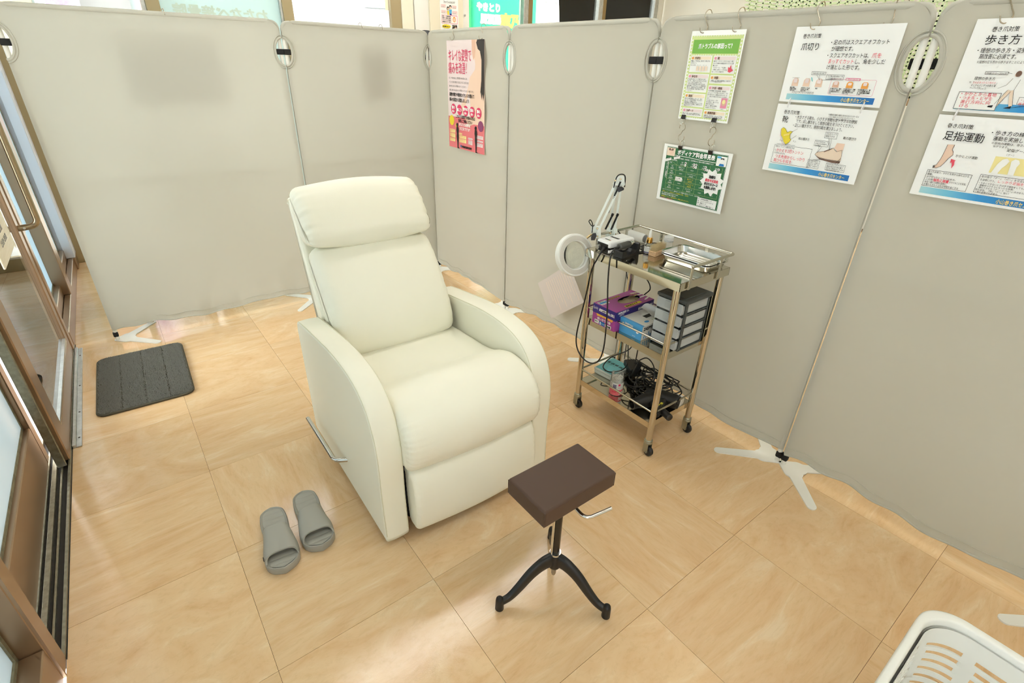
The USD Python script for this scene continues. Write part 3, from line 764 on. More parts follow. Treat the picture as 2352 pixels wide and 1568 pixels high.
def sheet(k, s0, ztop, w, h, label, rgb=(248, 248, 244), off=0.022, laminate=0.003, tilt=0.0, category="poster", name="poster"):
    """A laminated sheet hung in front of screen k; its own frame has x to the right, y back into the screen, z up from its top left corner."""
    loc, rz = hang(k, s0, off, ztop)
    t = thing(name, label, category, loc, rz)
    R_ = 0.006
    m = sbox(-laminate, -h - laminate, w + laminate, laminate)
    m = extr(m, -0.0004, 0.0004)
    m.vertices = np.c_[m.vertices[:, 0], -m.vertices[:, 2], m.vertices[:, 1]]
    obj("laminated_sheet", m, mat("laminated_paper_%d_%d_%d" % rgb, rgb, 0.22, specular_ior_level=0.4), t, smooth=False)
    return t
def front3d(v, l):
    return np.c_[v[:, 0], np.full(len(v), -0.0005 - l), v[:, 1]]

# ================================================================ cream recliner
LEATH = raw("cream_leatherette", {"tc": ("texture_coordinate", {}), "v": ("voronoi_texture", {"scale": 620.0}), "bu": ("bump", {"strength": 0.2, "distance": 0.0003, "invert": True}),
                                  "n": ("noise_texture", {"scale": 9.0, "detail": 2.0}), "bu2": ("bump", {"strength": 0.4, "distance": 0.0012}),
                                  "p": ("principled_bsdf", {"base_color": lin((246, 243, 224)), "roughness": 0.42, "specular_ior_level": 0.35})},
            [("tc.object", "v.vector"), ("v.distance", "bu.height"), ("tc.object", "n.vector"), ("n.fac", "bu2.height"), ("bu.normal", "bu2.normal"), ("bu2.normal", "p.normal")], "p.BSDF")
SEAM = mat("cream_seam_thread", (226, 222, 194), 0.7)
CHROME = mat("polished_chrome", (225, 225, 222), 0.08, metal=1.0)
BLACKPL = mat("black_plastic", (26, 26, 27), 0.4)
ch = thing("recliner_chair", "cream leatherette recliner armchair with chrome side lever", "recliner", (0.387, -1.168, 0), -1.4)
arm = [(0.0, 0.028), (0.002, 0.20), (-0.004, 0.36), (0.014, 0.455), (0.055, 0.520), (0.125, 0.560), (0.22, 0.576), (0.34, 0.574), (0.48, 0.558), (0.62, 0.540), (0.69, 0.528), (0.712, 0.50), (0.716, 0.30), (0.716, 0.06), (0.70, 0.030), (0.35, 0.028)]
def dense(pts):
    p = fillet(np.array(pts), 0.04, 5, closed=True)
    return p
def arm_profile():
    top = crom(arm[:11], 8)
    return np.vstack([top, [(0.708, 0.518), (0.716, 0.49), (0.716, 0.05), (0.708, 0.03)]])
for x0 in (0.0, 0.570):
    am = obj("armrest", slab(arm_profile(), x0, x0 + 0.080, 0.010, n=200, smooth_pts=False, puff=0.002, nx=3), LEATH, ch, smooth=50)
    pr = resample(arm_profile(), 240)
    sel = pr[(pr[:, 1] > 0.05) & (pr[:, 0] < 0.69)]
    sel = pr[:150]
    ln = [p for p in pr if p[1] > 0.04 and p[0] < 0.70]
    ln = sorted(ln, key=lambda p: math.atan2(p[1] - 0.1, 0.45 - p[0]))
    ln = np.array(ln)
    for xe in (x0 + 0.0035, x0 + 0.0765):
        c = ln.mean(0)
        obj("stitched_seam", tube(np.c_[np.full(len(ln), xe), ln - 0.0035 * (ln - c) / np.linalg.norm(ln - c, axis=1, keepdims=True)], 0.0016, 6), SEAM, am, smooth=True)
def pleat(amp, freq, xa, xb, zone=0.055, sel=None):
    def f(x, p):
        d = min(x - xa, xb - x)
        w = math.exp(-max(d, 0) / zone * 2.2)
        s = np.r_[0, np.cumsum(np.linalg.norm(np.diff(p, axis=0), axis=1))]
        m = np.ones(len(p)) if sel is None else sel(p)
        return amp * w * (np.sin(s * freq) + 0.6 * np.sin(s * freq * 1.73 + 1.0)) * m
    return f
seat = [(0.000, 0.292), (-0.030, 0.300), (-0.050, 0.335), (-0.055, 0.385), (-0.040, 0.435), (0.000, 0.475), (0.060, 0.498), (0.120, 0.500), (0.175, 0.484), (0.225, 0.462), (0.30, 0.448), (0.42, 0.440), (0.54, 0.428), (0.60, 0.40), (0.58, 0.33), (0.40, 0.30), (0.15, 0.29)]
obj("seat_cushion", slab(seat, 0.078, 0.572, 0.030, n=220, puff=0.010, nx=22, wob=pleat(0.0032, 300, 0.078, 0.572, 0.05, lambda p: np.clip((0.07 - p[:, 0]) / 0.06, 0, 1) * np.clip((0.49 - p[:, 1]) / 0.04, 0, 1))), LEATH, ch, smooth=60)
foot = [(0.020, 0.288), (-0.012, 0.288), (-0.030, 0.270), (-0.044, 0.225), (-0.050, 0.160), (-0.046, 0.095), (-0.036, 0.058), (-0.020, 0.050), (0.010, 0.052), (0.030, 0.075), (0.040, 0.18), (0.042, 0.27)]
obj("footrest", slab(foot, 0.092, 0.560, 0.016, n=150, puff=0.010, nx=10, wob=pleat(0.0012, 200, 0.092, 0.56, 0.03)), LEATH, ch, smooth=60)
back = [(0.505, 0.432), (0.484, 0.452), (0.484, 0.500), (0.512, 0.570), (0.565, 0.655), (0.625, 0.730), (0.672, 0.772), (0.700, 0.782), (0.745, 0.775), (0.770, 0.74), (0.74, 0.66), (0.69, 0.56), (0.64, 0.45), (0.58, 0.425)]
obj("backrest", slab(back, 0.086, 0.556, 0.050, n=180, puff=0.016, nx=12, wob=pleat(0.0012, 120, 0.086, 0.556, 0.05)), LEATH, ch, smooth=60)
head = [(0.700, 0.786), (0.668, 0.795), (0.662, 0.830), (0.690, 0.878), (0.728, 0.925), (0.772, 0.962), (0.812, 0.976), (0.850, 0.968), (0.868, 0.935), (0.850, 0.88), (0.815, 0.81), (0.770, 0.775)]
obj("headrest", slab(head, 0.082, 0.562, 0.042, n=180, puff=0.014, nx=14, wob=pleat(0.0030, 130, 0.082, 0.562, 0.055)), LEATH, ch, smooth=60)
shell = [(0.880, 0.905), (0.905, 0.915), (0.918, 0.895), (0.80, 0.60), (0.70, 0.30), (0.66, 0.10), (0.62, 0.10), (0.62, 0.42), (0.76, 0.66)]
obj("back_shell", slab(shell, 0.090, 0.555, 0.020, n=140, smooth_pts=True), LEATH, ch, smooth=50)
obj("base_frame", cat(box(0.085, 0.565, 0.02, 0.66, 0.06, 0.27, 0.01)), mat("black_lining_cloth", (30, 29, 27), 0.95), ch)
for xx, yy in ((0.04, 0.05), (0.61, 0.05), (0.04, 0.66), (0.61, 0.66)):
    obj("leg", lathe([(0, 0), (0.020, 0), (0.022, 0.004), (0.018, 0.03), (0, 0.03)], 20), BLACKPL, ch).GetPrim()
    UsdGeom.Xformable(stage.GetPrimAtPath(ch.GetPath().AppendChild(sorted([c.GetName() for c in ch.GetChildren() if c.GetName().startswith("leg")])[-1]))).AddTranslateOp().Set(Gf.Vec3d(xx, yy, 0))
lev = fillet([(-0.036, 0.66, 0.122), (-0.036, 0.345, 0.134), (0.004, 0.318, 0.140)], 0.022, 8)
obj("lever", tube(lev, 0.0085, 14), CHROME, ch, smooth=True, label="chrome recline lever")

# ================================================================ brown foot stool
st = thing("foot_stool", "dark brown padded pedicure foot rest on a black three footed base", "stool", (0.727, -1.580, 0), 0)
BROWN = mat("dark_brown_leatherette", (84, 64, 52), 0.5, bump=0.0002, bscale=500, specular_ior_level=0.3)
cu = obj("cushion", rbox(-0.124, 0.124, -0.0735, 0.0735, 0.388, 0.441, 0.007), BROWN, st, smooth=40)
obj("cushion_seam", cat([cyl((x, y, 0.392), (x, y, 0.436), 0.0012, 6) for x, y in ((-0.1225, -0.072), (0.1225, -0.072), (-0.1225, 0.072), (0.1225, 0.072))] + [tube([(-0.1235, -0.0705, 0.4345), (0.1235, -0.0705, 0.4345)], 0.0012, 6)]), BROWN, cu)
BLKMETAL = mat("black_powder_coat", (24, 24, 24), 0.36)
obj("mount_plate", cat(box(-0.06, 0.06, -0.05, 0.05, 0.378, 0.390, 0.003), lathe([(0.0, 0.35), (0.022, 0.35), (0.026, 0.38), (0, 0.38)], 24)), BLKMETAL, st)
obj("post", cyl((0, 0, 0.10), (0, 0, 0.38), 0.0115, 24), mat("black_gloss_tube", (34, 28, 22), 0.15), st)
obj("collar", lathe([(0.0117, 0.142), (0.0165, 0.142), (0.0175, 0.146), (0.0165, 0.150), (0.0117, 0.150)], 28), CHROME, st, label="chrome collar ring")
obj("post_tip", lathe([(0, 0.052), (0.005, 0.053), (0.007, 0.06), (0.007, 0.10), (0, 0.10)], 18), mat("satin_steel", (176, 168, 156), 0.3, metal=0.9), st)
obj("hub", lathe([(0, 0.092), (0.016, 0.090), (0.021, 0.10), (0.021, 0.128), (0.0185, 0.142), (0.0117, 0.142)], 28), BLKMETAL, st)
for dx, dy in ((-0.172, 0.034), (0.058, -0.164), (0.114, 0.135)):
    r = math.hypot(dx, dy); ux, uy = dx / r, dy / r
    cl = crom([(0.0, 0.122), (0.035, 0.120), (0.075, 0.098), (0.115, 0.058), (0.145, 0.034), (r, 0.028)], 6)
    hgt = np.interp(cl[:, 0], [0, 0.04, 0.10, 0.145, r], [0.024, 0.022, 0.016, 0.012, 0.011]); wid = np.interp(cl[:, 0], [0, 0.05, r], [0.014, 0.011, 0.009])
    V = []; n = 14
    tt = np.gradient(cl, axis=0); tt /= np.linalg.norm(tt, axis=1, keepdims=True)
    for (q, z), h, w, (ta, tb) in zip(cl, hgt, wid, tt):
        for a in np.arange(n) * 2 * PI / n:
            ca, sa = np.sign(math.cos(a)) * abs(math.cos(a)) ** 0.7, np.sign(math.sin(a)) * abs(math.sin(a)) ** 0.7
            rr = q - tb * h * sa; zz = z + ta * h * sa; V.append((rr * ux - uy * w * ca, rr * uy + ux * w * ca, zz))
    L = len(cl); F = [[i * n + k, i * n + (k + 1) % n, (i + 1) * n + (k + 1) % n, (i + 1) * n + k] for i in range(L - 1) for k in range(n)]
    lg = TM(V, F)
    lgo = obj("leg", lg, BLKMETAL, st, smooth=True)
    obj("foot", mv(lathe([(0, 0.0), (0.0105, 0.0), (0.0125, 0.003), (0.0115, 0.036), (0.0100, 0.045), (0.006, 0.050), (0, 0.0515)], 24), (dx, dy, 0)), mat("black_rubber", (22, 22, 22), 0.45), lgo, smooth=True)
obj("lever", tube(fillet([(0.010, -0.02, 0.36), (0.004, -0.092, 0.358), (0.080, -0.108, 0.364)], 0.022, 8), 0.0052, 14), CHROME, st, smooth=True, label="chrome height lever")
obj("lever_grip", cat(cyl((-0.02, 0.0, 0.335), (-0.02, 0.045, 0.33), 0.005, 10), cyl((-0.014, 0.002, 0.15), (-0.014, 0.002, 0.36), 0.004, 10)), CHROME, st)

# ================================================================ grey slippers
GREYF = mat("grey_eva_foam", (166, 163, 152), 0.42, bump=0.00008, bscale=900)
def slipper(label, loc, rz, mirror=1):
    t = thing("slipper", label, "slipper", loc, rz, None)
    L = 0.283
    ts = np.array([0, 0.03, 0.10, 0.25, 0.42, 0.58, 0.74, 0.87, 0.95, 1.0]); wl = np.array([0.0, 0.022, 0.037, 0.042, 0.0405, 0.046, 0.052, 0.048, 0.032, 0.0]); wr_ = np.array([0.0, 0.022, 0.037, 0.0415, 0.039, 0.043, 0.050, 0.047, 0.032, 0.0])
    u = 0.5 - 0.5 * np.cos(np.linspace(0, PI, 60))
    from scipy.interpolate import PchipInterpolator
    a, b = PchipInterpolator(ts, wl)(u), PchipInterpolator(ts, wr_)(u)
    out = np.vstack([np.c_[a * mirror, -u * L], np.c_[-b[::-1][1:-1] * mirror, -u[::-1][1:-1] * L]])
    pl = Polygon(out).buffer(0)
    def level(off, z):
        p = pl.buffer(off, quad_segs=6); r = resample(np.array(p.exterior.coords)[:-1], 140)
        k = np.argmax(r[:, 1]); r = np.roll(r, -k, 0)
        if Polygon(r).exterior.is_ccw is False: r = r[::-1]
        zz = np.full(len(r), z)
        return np.c_[r, zz + (0.006 * np.clip((-r[:, 1] - 0.20) / 0.08, 0, 1) ** 2 if z > 0.004 else 0)]
    lv = [level(-0.003, 0.0), level(0.0, 0.003), level(0.0005, 0.012), level(0.0, 0.021), level(-0.003, 0.0235), level(-0.006, 0.0215), level(-0.0085, 0.0195)]
    n = 140; V = np.vstack(lv); F = [[i * n + k, i * n + (k + 1) % n, (i + 1) * n + (k + 1) % n, (i + 1) * n + k] for i in range(len(lv) - 1) for k in range(n)]
    bot = trimesh.Trimesh(*trimesh.creation.triangulate_polygon(Polygon(lv[0][:, :2]), engine="earcut"), process=False) if False else flat(Polygon(lv[0][:, :2]), 0.0)
    sole = obj("sole", cat(TM(V, F), bot), GREYF, t, smooth=50)
    # ribbed insole: soft transverse ridges
    ip = pl.buffer(-0.0083, quad_segs=6)
    from scipy.spatial import Delaunay
    gx, gy = np.meshgrid(np.arange(-0.052, 0.053, 0.0035), np.arange(-L, 0.001, 0.0022)); P_ = np.c_[gx.ravel(), gy.ravel()]; P_ = P_[shapely.contains_xy(ip.buffer(-0.001), P_[:, 0], P_[:, 1])]
    P_ = np.vstack([resample(np.array(ip.exterior.coords)[:-1], 150), P_]); tri = Delaunay(P_).simplices; c = P_[tri].mean(1); tri = tri[shapely.contains_xy(ip.buffer(0.0003), c[:, 0], c[:, 1])]
    A = P_[tri[:, 1]] - P_[tri[:, 0]]; B = P_[tri[:, 2]] - P_[tri[:, 0]]; neg = A[:, 0] * B[:, 1] - A[:, 1] * B[:, 0] < 0; tri[neg] = tri[neg][:, ::-1]
    ph = (-P_[:, 1] - 0.012) / 0.022
    z = 0.0195 + 0.0022 * np.abs(np.sin(PI * ph)) ** 0.6 * (np.abs(P_[:, 0]) < 0.036) + 0.006 * np.clip((-P_[:, 1] - 0.20) / 0.08, 0, 1) ** 2
    obj("insole", trimesh.Trimesh(np.c_[P_, z], tri, process=False), GREYF, sole, smooth=True)
    # the strap over the instep, with thickness
    nu, nv = 40, 16
    def surf(off):
        Q = []
        for j in range(nv + 1):
            v = j / nv
            for i in range(nu + 1):
                w_ = i / nu; th = PI * w_
                t0 = 0.42 + 0.035 * (math.cos(th) + 1) * 0.5 + 0.03 * (1 - math.sin(th)); t1 = 0.80 + 0.085 * (1 - math.sin(th) ** 0.8) + 0.0
                tt_ = t0 + (t1 - t0) * v
                wl_, wr2 = PchipInterpolator(ts, wl)(tt_), PchipInterpolator(ts, wr_)(tt_)
                W_ = (wl_ + wr2) / 2 + 0.001 - off * 0.9; cx = (wl_ - wr2) / 2 * mirror
                H = 0.050 - 0.012 * v - off
                cth, sth = math.cos(th), math.sin(th)
                Q.append((cx + W_ * np.sign(cth) * abs(cth) ** 0.55 * mirror, -tt_ * L, 0.010 + H * sth ** 0.62 if sth > 1e-9 else 0.010))
        return np.array(Q, float)
    so, si = surf(0.0), surf(0.0045); w = nu + 1
    Fo = [[j * w + i, j * w + i + 1, (j + 1) * w + i + 1, (j + 1) * w + i] for j in range(nv) for i in range(nu)]
    N = len(so); Fi = [[q[3] + N, q[2] + N, q[1] + N, q[0] + N] for q in Fo]
    E_ = [[i, i + 1, N + i + 1, N + i] for i in range(nu)] + [[nv * w + i + 1, nv * w + i, N + nv * w + i, N + nv * w + i + 1] for i in range(nu)]
    sm = TM(np.vstack([so, si]), Fo + Fi + E_); sm.fix_normals()
    so_ = obj("strap", sm, GREYF, t, smooth=45)
    hx = 0.0505 * (-1)
    hole = lathe([(0, -0.0006), (0.0055, -0.0006), (0.0055, 0.0006), (0, 0.0006)], 18); hole = rotm(hole, 90, (0, 1, 0)); hole.vertices[:, 1] *= 1.5
    if mirror > 0:
        obj("strap_hole", mv(hole, (-0.0508, -0.218, 0.026)), mat("dark_hole", (60, 58, 54), 0.8), so_)
    return t
slipper("grey slide slipper nearer the glass door, left of its pair", (0.132, -0.792, 0), -6.5, 1)
slipper("grey slide slipper close to the recliner, right of its pair", (0.243, -0.776, 0), -5.0, -1)

# ================================================================ dark grey bath mat
mt = thing("floor_mat", "dark grey shaggy mat with stitched grooves by the glass door", "mat", (-0.126, 0.452, 0), -2.2)
mp = sbox(-0.182, -0.283, 0.182, 0.283).buffer(-0.035).buffer(0.035, quad_segs=10)
MATM = mat("dark_grey_microfibre", (150, 149, 140), 0.95, var=0.25, vscale=260, sheen_weight=0.3)
obj("backing", extr(mp, 0.0, 0.008), mat("dark_grey_binding", (84, 80, 66), 0.9), mt)
obj("binding", tube(np.c_[resample(np.array(mp.exterior.coords)[:-1], 160), np.full(160, 0.006)], 0.0055, 8, closed=True), mat("dark_grey_binding", (84, 80, 66), 0.9), mt, smooth=True)
nr = np.random.default_rng(5)
pp = nr.uniform((-0.178, -0.279), (0.178, 0.279), (46000, 2)); pp = pp[shapely.contains_xy(mp.buffer(-0.004), pp[:, 0], pp[:, 1])]
groove = np.min(np.abs(pp[:, :1] - np.array([[-0.091, 0.0, 0.091]])), axis=1)
keep = nr.random(len(pp)) < np.clip(groove / 0.004, 0.0, 1); pp = pp[keep]; groove = groove[keep]
hh = (0.010 + 0.005 * meshkit.fbm(np.c_[pp * 60, pp[:, 0] * 0], 3, 2)) * (0.75 + 0.25 * np.clip(groove / 0.01, 0, 1)); az = nr.uniform(0, 2 * PI, len(pp)); ln_ = nr.uniform(0.001, 0.006, len(pp))
base = np.c_[pp, np.full(len(pp), 0.004)]; dirv = np.c_[np.cos(az), np.sin(az), az * 0]; perp = np.c_[-np.sin(az), np.cos(az), az * 0]
V = np.stack([base - perp * 0.0022, base + perp * 0.0022, base + dirv * ln_[:, None] + np.c_[az * 0, az * 0, hh]], 1).reshape(-1, 3)
obj("pile", trimesh.Trimesh(V, np.arange(len(V)).reshape(-1, 3), process=False), MATM, mt, smooth=False, kind="stuff")

# ================================================================ white laundry basket
bk = thing("laundry_basket", "white plastic laundry basket with rows of slots", "basket", (0.985, -2.478, 0), 0)
WPL = mat("white_plastic", (238, 238, 230), 0.4, specular_ior_level=0.4)
HX, HY, HB = 0.262, 0.178, 0.30
def ringpts(sc, z, rad=0.075, n=160, dx=0.0):
    p = sbox(-HX * sc + dx, -HY * sc + dx, HX * sc - dx, HY * sc - dx).buffer(-rad).buffer(rad, quad_segs=14)
    r = resample(np.array(p.exterior.coords)[:-1], n); k = np.argmin(np.abs(np.arctan2(r[:, 1], r[:, 0]))); r = np.roll(r, -k, 0)
    return np.c_[r, np.full(n, z)]
NB = 192
zs = np.array([0.0, 0.02, 0.04] + [0.04 + 0.0125 * i for i in range(1, 21)]); zs = np.unique(np.round(zs, 4)); zs = zs[zs <= HB - 0.02]; zs = np.r_[zs, HB - 0.015]
rings = [ringpts(0.86 + 0.12 * z / HB, z, n=NB) for z in zs]; inn = [ringpts(0.86 + 0.12 * z / HB, z, n=NB, dx=0.003) for z in zs]
solid = np.ones((len(zs) - 1, NB), bool)
for r_ in range(3, len(zs) - 4):
    if (r_ - 3) % 2 == 0:
        for c in range(NB):
            if c % 12 >= 3: solid[r_, c] = False
F = []; Rn = len(zs) * NB
for i in range(len(zs) - 1):
    for c in range(NB):
        d = (c + 1) % NB
        if solid[i, c]:
            F.append([i * NB + c, i * NB + d, (i + 1) * NB + d, (i + 1) * NB + c]); F.append([Rn + (i + 1) * NB + c, Rn + (i + 1) * NB + d, Rn + i * NB + d, Rn + i * NB + c])
            for (i2, c2, e) in ((i - 1, c, (i * NB + c, i * NB + d)), (i + 1, c, ((i + 1) * NB + d, (i + 1) * NB + c)), (i, (c - 1) % NB, ((i + 1) * NB + c, i * NB + c)), (i, d, (i * NB + d, (i + 1) * NB + d))):
                if 0 <= i2 < len(zs) - 1 and not solid[i2, c2]:
                    F.append([e[1], e[0], Rn + e[0], Rn + e[1]])
wall = TM(np.vstack(rings + inn), F)
obj("slotted_wall", wall, WPL, bk, smooth=30)
obj("base", extr(Polygon(ringpts(0.86, 0, n=80)[:, :2]), 0.0, 0.006), WPL, bk)
rimc = [ringpts(0.98 + o, z, n=NB) for o, z in ((-0.012, HB - 0.045), (0.005, HB - 0.018), (0.012, HB - 0.004), (0.035, HB), (0.085, HB - 0.001), (0.105, HB - 0.006), (0.11, HB - 0.02), (0.10, HB - 0.02), (0.095, HB - 0.009), (0.03, HB - 0.006))]
F = [[i * NB + c, i * NB + (c + 1) % NB, (i + 1) * NB + (c + 1) % NB, (i + 1) * NB + c] for i in range(len(rimc) - 1) for c in range(NB)]
obj("rim", TM(np.vstack(rimc), F), WPL, bk, smooth=50)

# ================================================================ stainless steel trolley
STEEL = mat("mirror_stainless", (206, 200, 184), 0.07, metal=1.0, bump=0.00003, bscale=30)
STEELS = mat("satin_stainless", (200, 196, 182), 0.16, metal=1.0)
ZINC = mat("zinc_plated", (168, 168, 150), 0.36, metal=0.85)
TYRE = mat("black_caster_rubber", (28, 28, 28), 0.5)
ct = thing("trolley", "three tier stainless steel trolley on black casters beside the recliner", "trolley", (1.56, -1.15, 0))
LX, LY = 0.128, 0.203
legs = [(-LX, -LY), (LX, -LY), (-LX, LY), (LX, LY)]
for i, (x, y) in enumerate(legs):
    lg = obj("leg", cat(cyl((x, y, 0.072), (x, y, 0.722), 0.0125, 24)), STEEL, ct, smooth=True)
    obj("caster_mount", cat(mv(lathe([(0, 0.058), (0.0155, 0.058), (0.017, 0.060), (0.017, 0.064), (0.0155, 0.066), (0.0155, 0.0665), (0.017, 0.068), (0.0165, 0.073), (0.0135, 0.076), (0, 0.076)], 24), (x, y, 0)),
                            box(x - 0.014, x - 0.0115, y - 0.006 - 0.006, y + 0.012, 0.016, 0.06, 0.001), box(x + 0.0115, x + 0.014, y - 0.012, y + 0.012, 0.016, 0.06, 0.001),
                            cyl((x - 0.017, y - 0.008, 0.021), (x + 0.017, y - 0.008, 0.021), 0.004, 12)), ZINC, lg)
    tw = lathe([(0.004, -0.0095), (0.013, -0.0095), (0.018, -0.0085), (0.0208, -0.005), (0.0212, 0), (0.0208, 0.005), (0.018, 0.0085), (0.013, 0.0095), (0.004, 0.0095)], 28)
    obj("caster", mv(rotm(tw, 90, (0, 1, 0)), (x, y - 0.008, 0.0212)), TYRE, lg, smooth=50)
def pan(z, hx, hy, h, name):
    o = obj(name, cat(box(-hx, hx, -hy, hy, z - 0.0016, z, 0.0006), box(-hx, -hx + 0.0014, -hy, hy, z - h, z), box(hx - 0.0014, hx, -hy, hy, z - h, z), box(-hx, hx, -hy, -hy + 0.0014, z - h, z), box(-hx, hx, hy - 0.0014, hy, z - h, z)), STEEL, ct, smooth=False)
    return o
pan(0.750, LX + 0.018, LY + 0.020, 0.030, "top_shelf")
pan(0.460, LX + 0.004, LY - 0.006, 0.030, "shelf")
pan(0.152, LX + 0.004, LY - 0.006, 0.026, "shelf")
RB = 0.0042
for z in (0.503, 0.202):
    for (a, b) in (((-LX, -LY), (LX, -LY)), ((LX, -LY), (LX, LY)), ((LX, LY), (-LX, LY)), ((-LX, LY), (-LX, -LY))):
        obj("guard_rail", cyl((a[0], a[1], z), (b[0], b[1], z), RB, 12), STEELS, ct, smooth=True)
rr = fillet([(-0.105, LY + 0.004, 0.803), (0.140, LY + 0.004, 0.803), (0.140, -LY - 0.026, 0.803), (-0.105, -LY - 0.026, 0.803)], 0.012, 6)
obj("top_rail", tube(rr, 0.0052, 14), STEELS, ct, smooth=True)
for x, y in ((-0.103, LY + 0.004), (0.065, LY + 0.004), (-0.103, -LY - 0.026), (0.065, -LY - 0.026)):
    obj("rail_bracket", box(x - 0.0065, x + 0.0065, y - 0.0015, y + 0.0015, 0.722, 0.803, 0.0006), STEELS, ct, smooth=False)
for y in (0.09, -0.12):
    obj("rail_bracket", box(0.1385, 0.1415, y - 0.0065, y + 0.0065, 0.722, 0.803, 0.0006), STEELS, ct, smooth=False)
obj("underside_strap", box(-LX, LX, 0.10, 0.115, 0.1465, 0.1502), mat("dark_steel_strap", (90, 90, 80), 0.4, metal=0.8), ct, smooth=False)

WHITEGL = mat("white_gloss_plastic", (244, 244, 242), 0.28)
BLKGL = mat("black_gloss_plastic", (20, 20, 20), 0.22)
Z1 = 0.7502
# nail drill control box
nd = thing("nail_drill_unit", "white nail drill control box with a black display on the trolley top", "nail drill", (1.498, -1.000, Z1), -2)
obj("case", rbox(-0.070, 0.070, -0.036, 0.036, 0.022, 0.049, 0.010), WHITEGL, nd, smooth=40)
obj("case_bottom", rbox(-0.068, 0.068, -0.034, 0.034, 0.003, 0.020, 0.006), WHITEGL, nd, smooth=40)
obj("dark_gap", box(-0.066, 0.066, -0.0325, 0.0325, 0.017, 0.026), BLKGL, nd)
fp = obj("front_panel", rbox(-0.0712, -0.060, -0.029, 0.029, 0.006, 0.040, 0.003), BLKGL, nd)
obj("speed_knob", cat(cyl((-0.071, 0.014, 0.022), (-0.084, 0.014, 0.022), 0.0085, 20), cyl((-0.084, 0.014, 0.022), (-0.086, 0.014, 0.022), 0.0070, 20)), mat("silver_knob", (190, 190, 184), 0.3, metal=0.9), fp, smooth=35)
obj("socket", cyl((-0.071, -0.012, 0.022), (-0.075, -0.012, 0.022), 0.008, 18), BLACKPL, fp)
obj("display", box(-0.012, 0.000, -0.021, 0.021, 0.0488, 0.0494), BLKGL, nd, label="black display strip")
lp = obj("label_strip", box(-0.050, -0.043, -0.016, 0.012, 0.0488, 0.0493), mat("dark_label", (60, 56, 50), 0.5), nd)
obj("label_patch", box(-0.050, -0.044, -0.010, -0.003, 0.0493, 0.0495), mat("green_label", (60, 120, 60), 0.5), lp); obj("label_patch", box(-0.050, -0.044, -0.0165, -0.0105, 0.0493, 0.0495), mat("orange_label", (200, 110, 40), 0.5), lp)
# cradle and handpiece
cr = thing("handpiece_cradle", "black plastic cradle in front of the white drill box", "holder", (1.487, -1.068, Z1), 4)
pr = np.array([(-0.052, 0.0), (0.052, 0.0), (0.055, 0.034), (0.050, 0.044), (0.042, 0.040), (0.036, 0.018), (0.022, 0.009), (-0.022, 0.009), (-0.028, 0.020), (-0.030, 0.026), (-0.050, 0.026)])
m = extr(Polygon(pr).buffer(-0.0015).buffer(0.0015), -0.021, 0.021); m.vertices = np.c_[m.vertices[:, 0], -m.vertices[:, 2], m.vertices[:, 1]]
obj("body", m, BLACKPL, cr, smooth=30)
hp_ = thing("drill_handpiece", "dark grey nail drill handpiece lying in the black cradle", "nail drill handpiece", (1.478, -1.066, Z1 + 0.040), 4)
hl = lathe([(0, -0.040), (0.0085, -0.040), (0.0125, -0.036), (0.0128, 0.018), (0.0118, 0.024), (0, 0.024)], 28)
obj("grip", rotm(hl, 90, (0, 1, 0)), mat("dark_grey_grip", (72, 72, 68), 0.5), hp_, smooth=40)
obj("chuck", rotm(lathe([(0, 0.024), (0.0105, 0.024), (0.0105, 0.030), (0.0095, 0.031), (0.0100, 0.036), (0.0085, 0.044), (0.0065, 0.050), (0, 0.050)], 28), 90, (0, 1, 0)), CHROME, hp_, smooth=40)
obj("strain_relief", cat(rotm(lathe([(0, -0.064), (0.0036, -0.064), (0.0055, -0.042), (0, -0.040)], 18), 90, (0, 1, 0))), BLACKPL, hp_)
cb = thing("drill_cable", "black drill cable looping down the trolley's near side", "cable", (0, 0, 0))
cp = crom([(1.418, -1.012, 0.774), (1.404, -1.018, 0.765), (1.396, -1.005, 0.730), (1.395, -0.985, 0.680), (1.395, -0.965, 0.546), (1.395, -0.938, 0.38), (1.395, -0.956, 0.309), (1.395, -1.012, 0.283), (1.395, -1.068, 0.307), (1.395, -1.094, 0.383), (1.395, -1.090, 0.535), (1.392, -1.078, 0.657), (1.394, -1.072, 0.735), (1.402, -1.070, 0.775), (1.418, -1.0695, 0.7895)], 10)
obj("wire", tube(cp, 0.0029, 10), BLACKPL, cb, smooth=True)
obj("plug", cyl((1.428, -1.012, 0.7735), (1.408, -1.0165, 0.768), 0.0055, 14), BLACKPL, cb)
# dropper bottle
bt = thing("dropper_bottle", "clear dropper bottle with gold collar and white rubber bulb", "bottle", (1.580, -1.096, Z1))
GLS = raw("clear_glass", {"p": ("principled_bsdf", {"base_color": (0.97, 0.985, 0.98), "roughness": 0.02, "transmission_weight": 1.0, "ior": 1.3})}, [], "p.BSDF")
obj("glass", lathe([(0, 0.0), (0.015, 0.0), (0.0168, 0.002), (0.0168, 0.030), (0.0150, 0.036), (0.0085, 0.0405), (0.0085, 0.043), (0.0072, 0.043), (0.0072, 0.0405), (0.0138, 0.035), (0.0156, 0.030), (0.0156, 0.003), (0, 0.003)], 32), GLS, bt, smooth=40)
an = np.linspace(math.radians(150), math.radians(290), 24)
lab = TM(np.vstack([np.c_[0.0171 * np.cos(an), 0.0171 * np.sin(an), np.full(24, z)] for z in (0.008, 0.029)]), [[i, i + 1, 25 + i, 24 + i] for i in range(23)])
lo = obj("paper_label", lab, mat("white_label", (232, 232, 226), 0.5), bt, smooth=True)
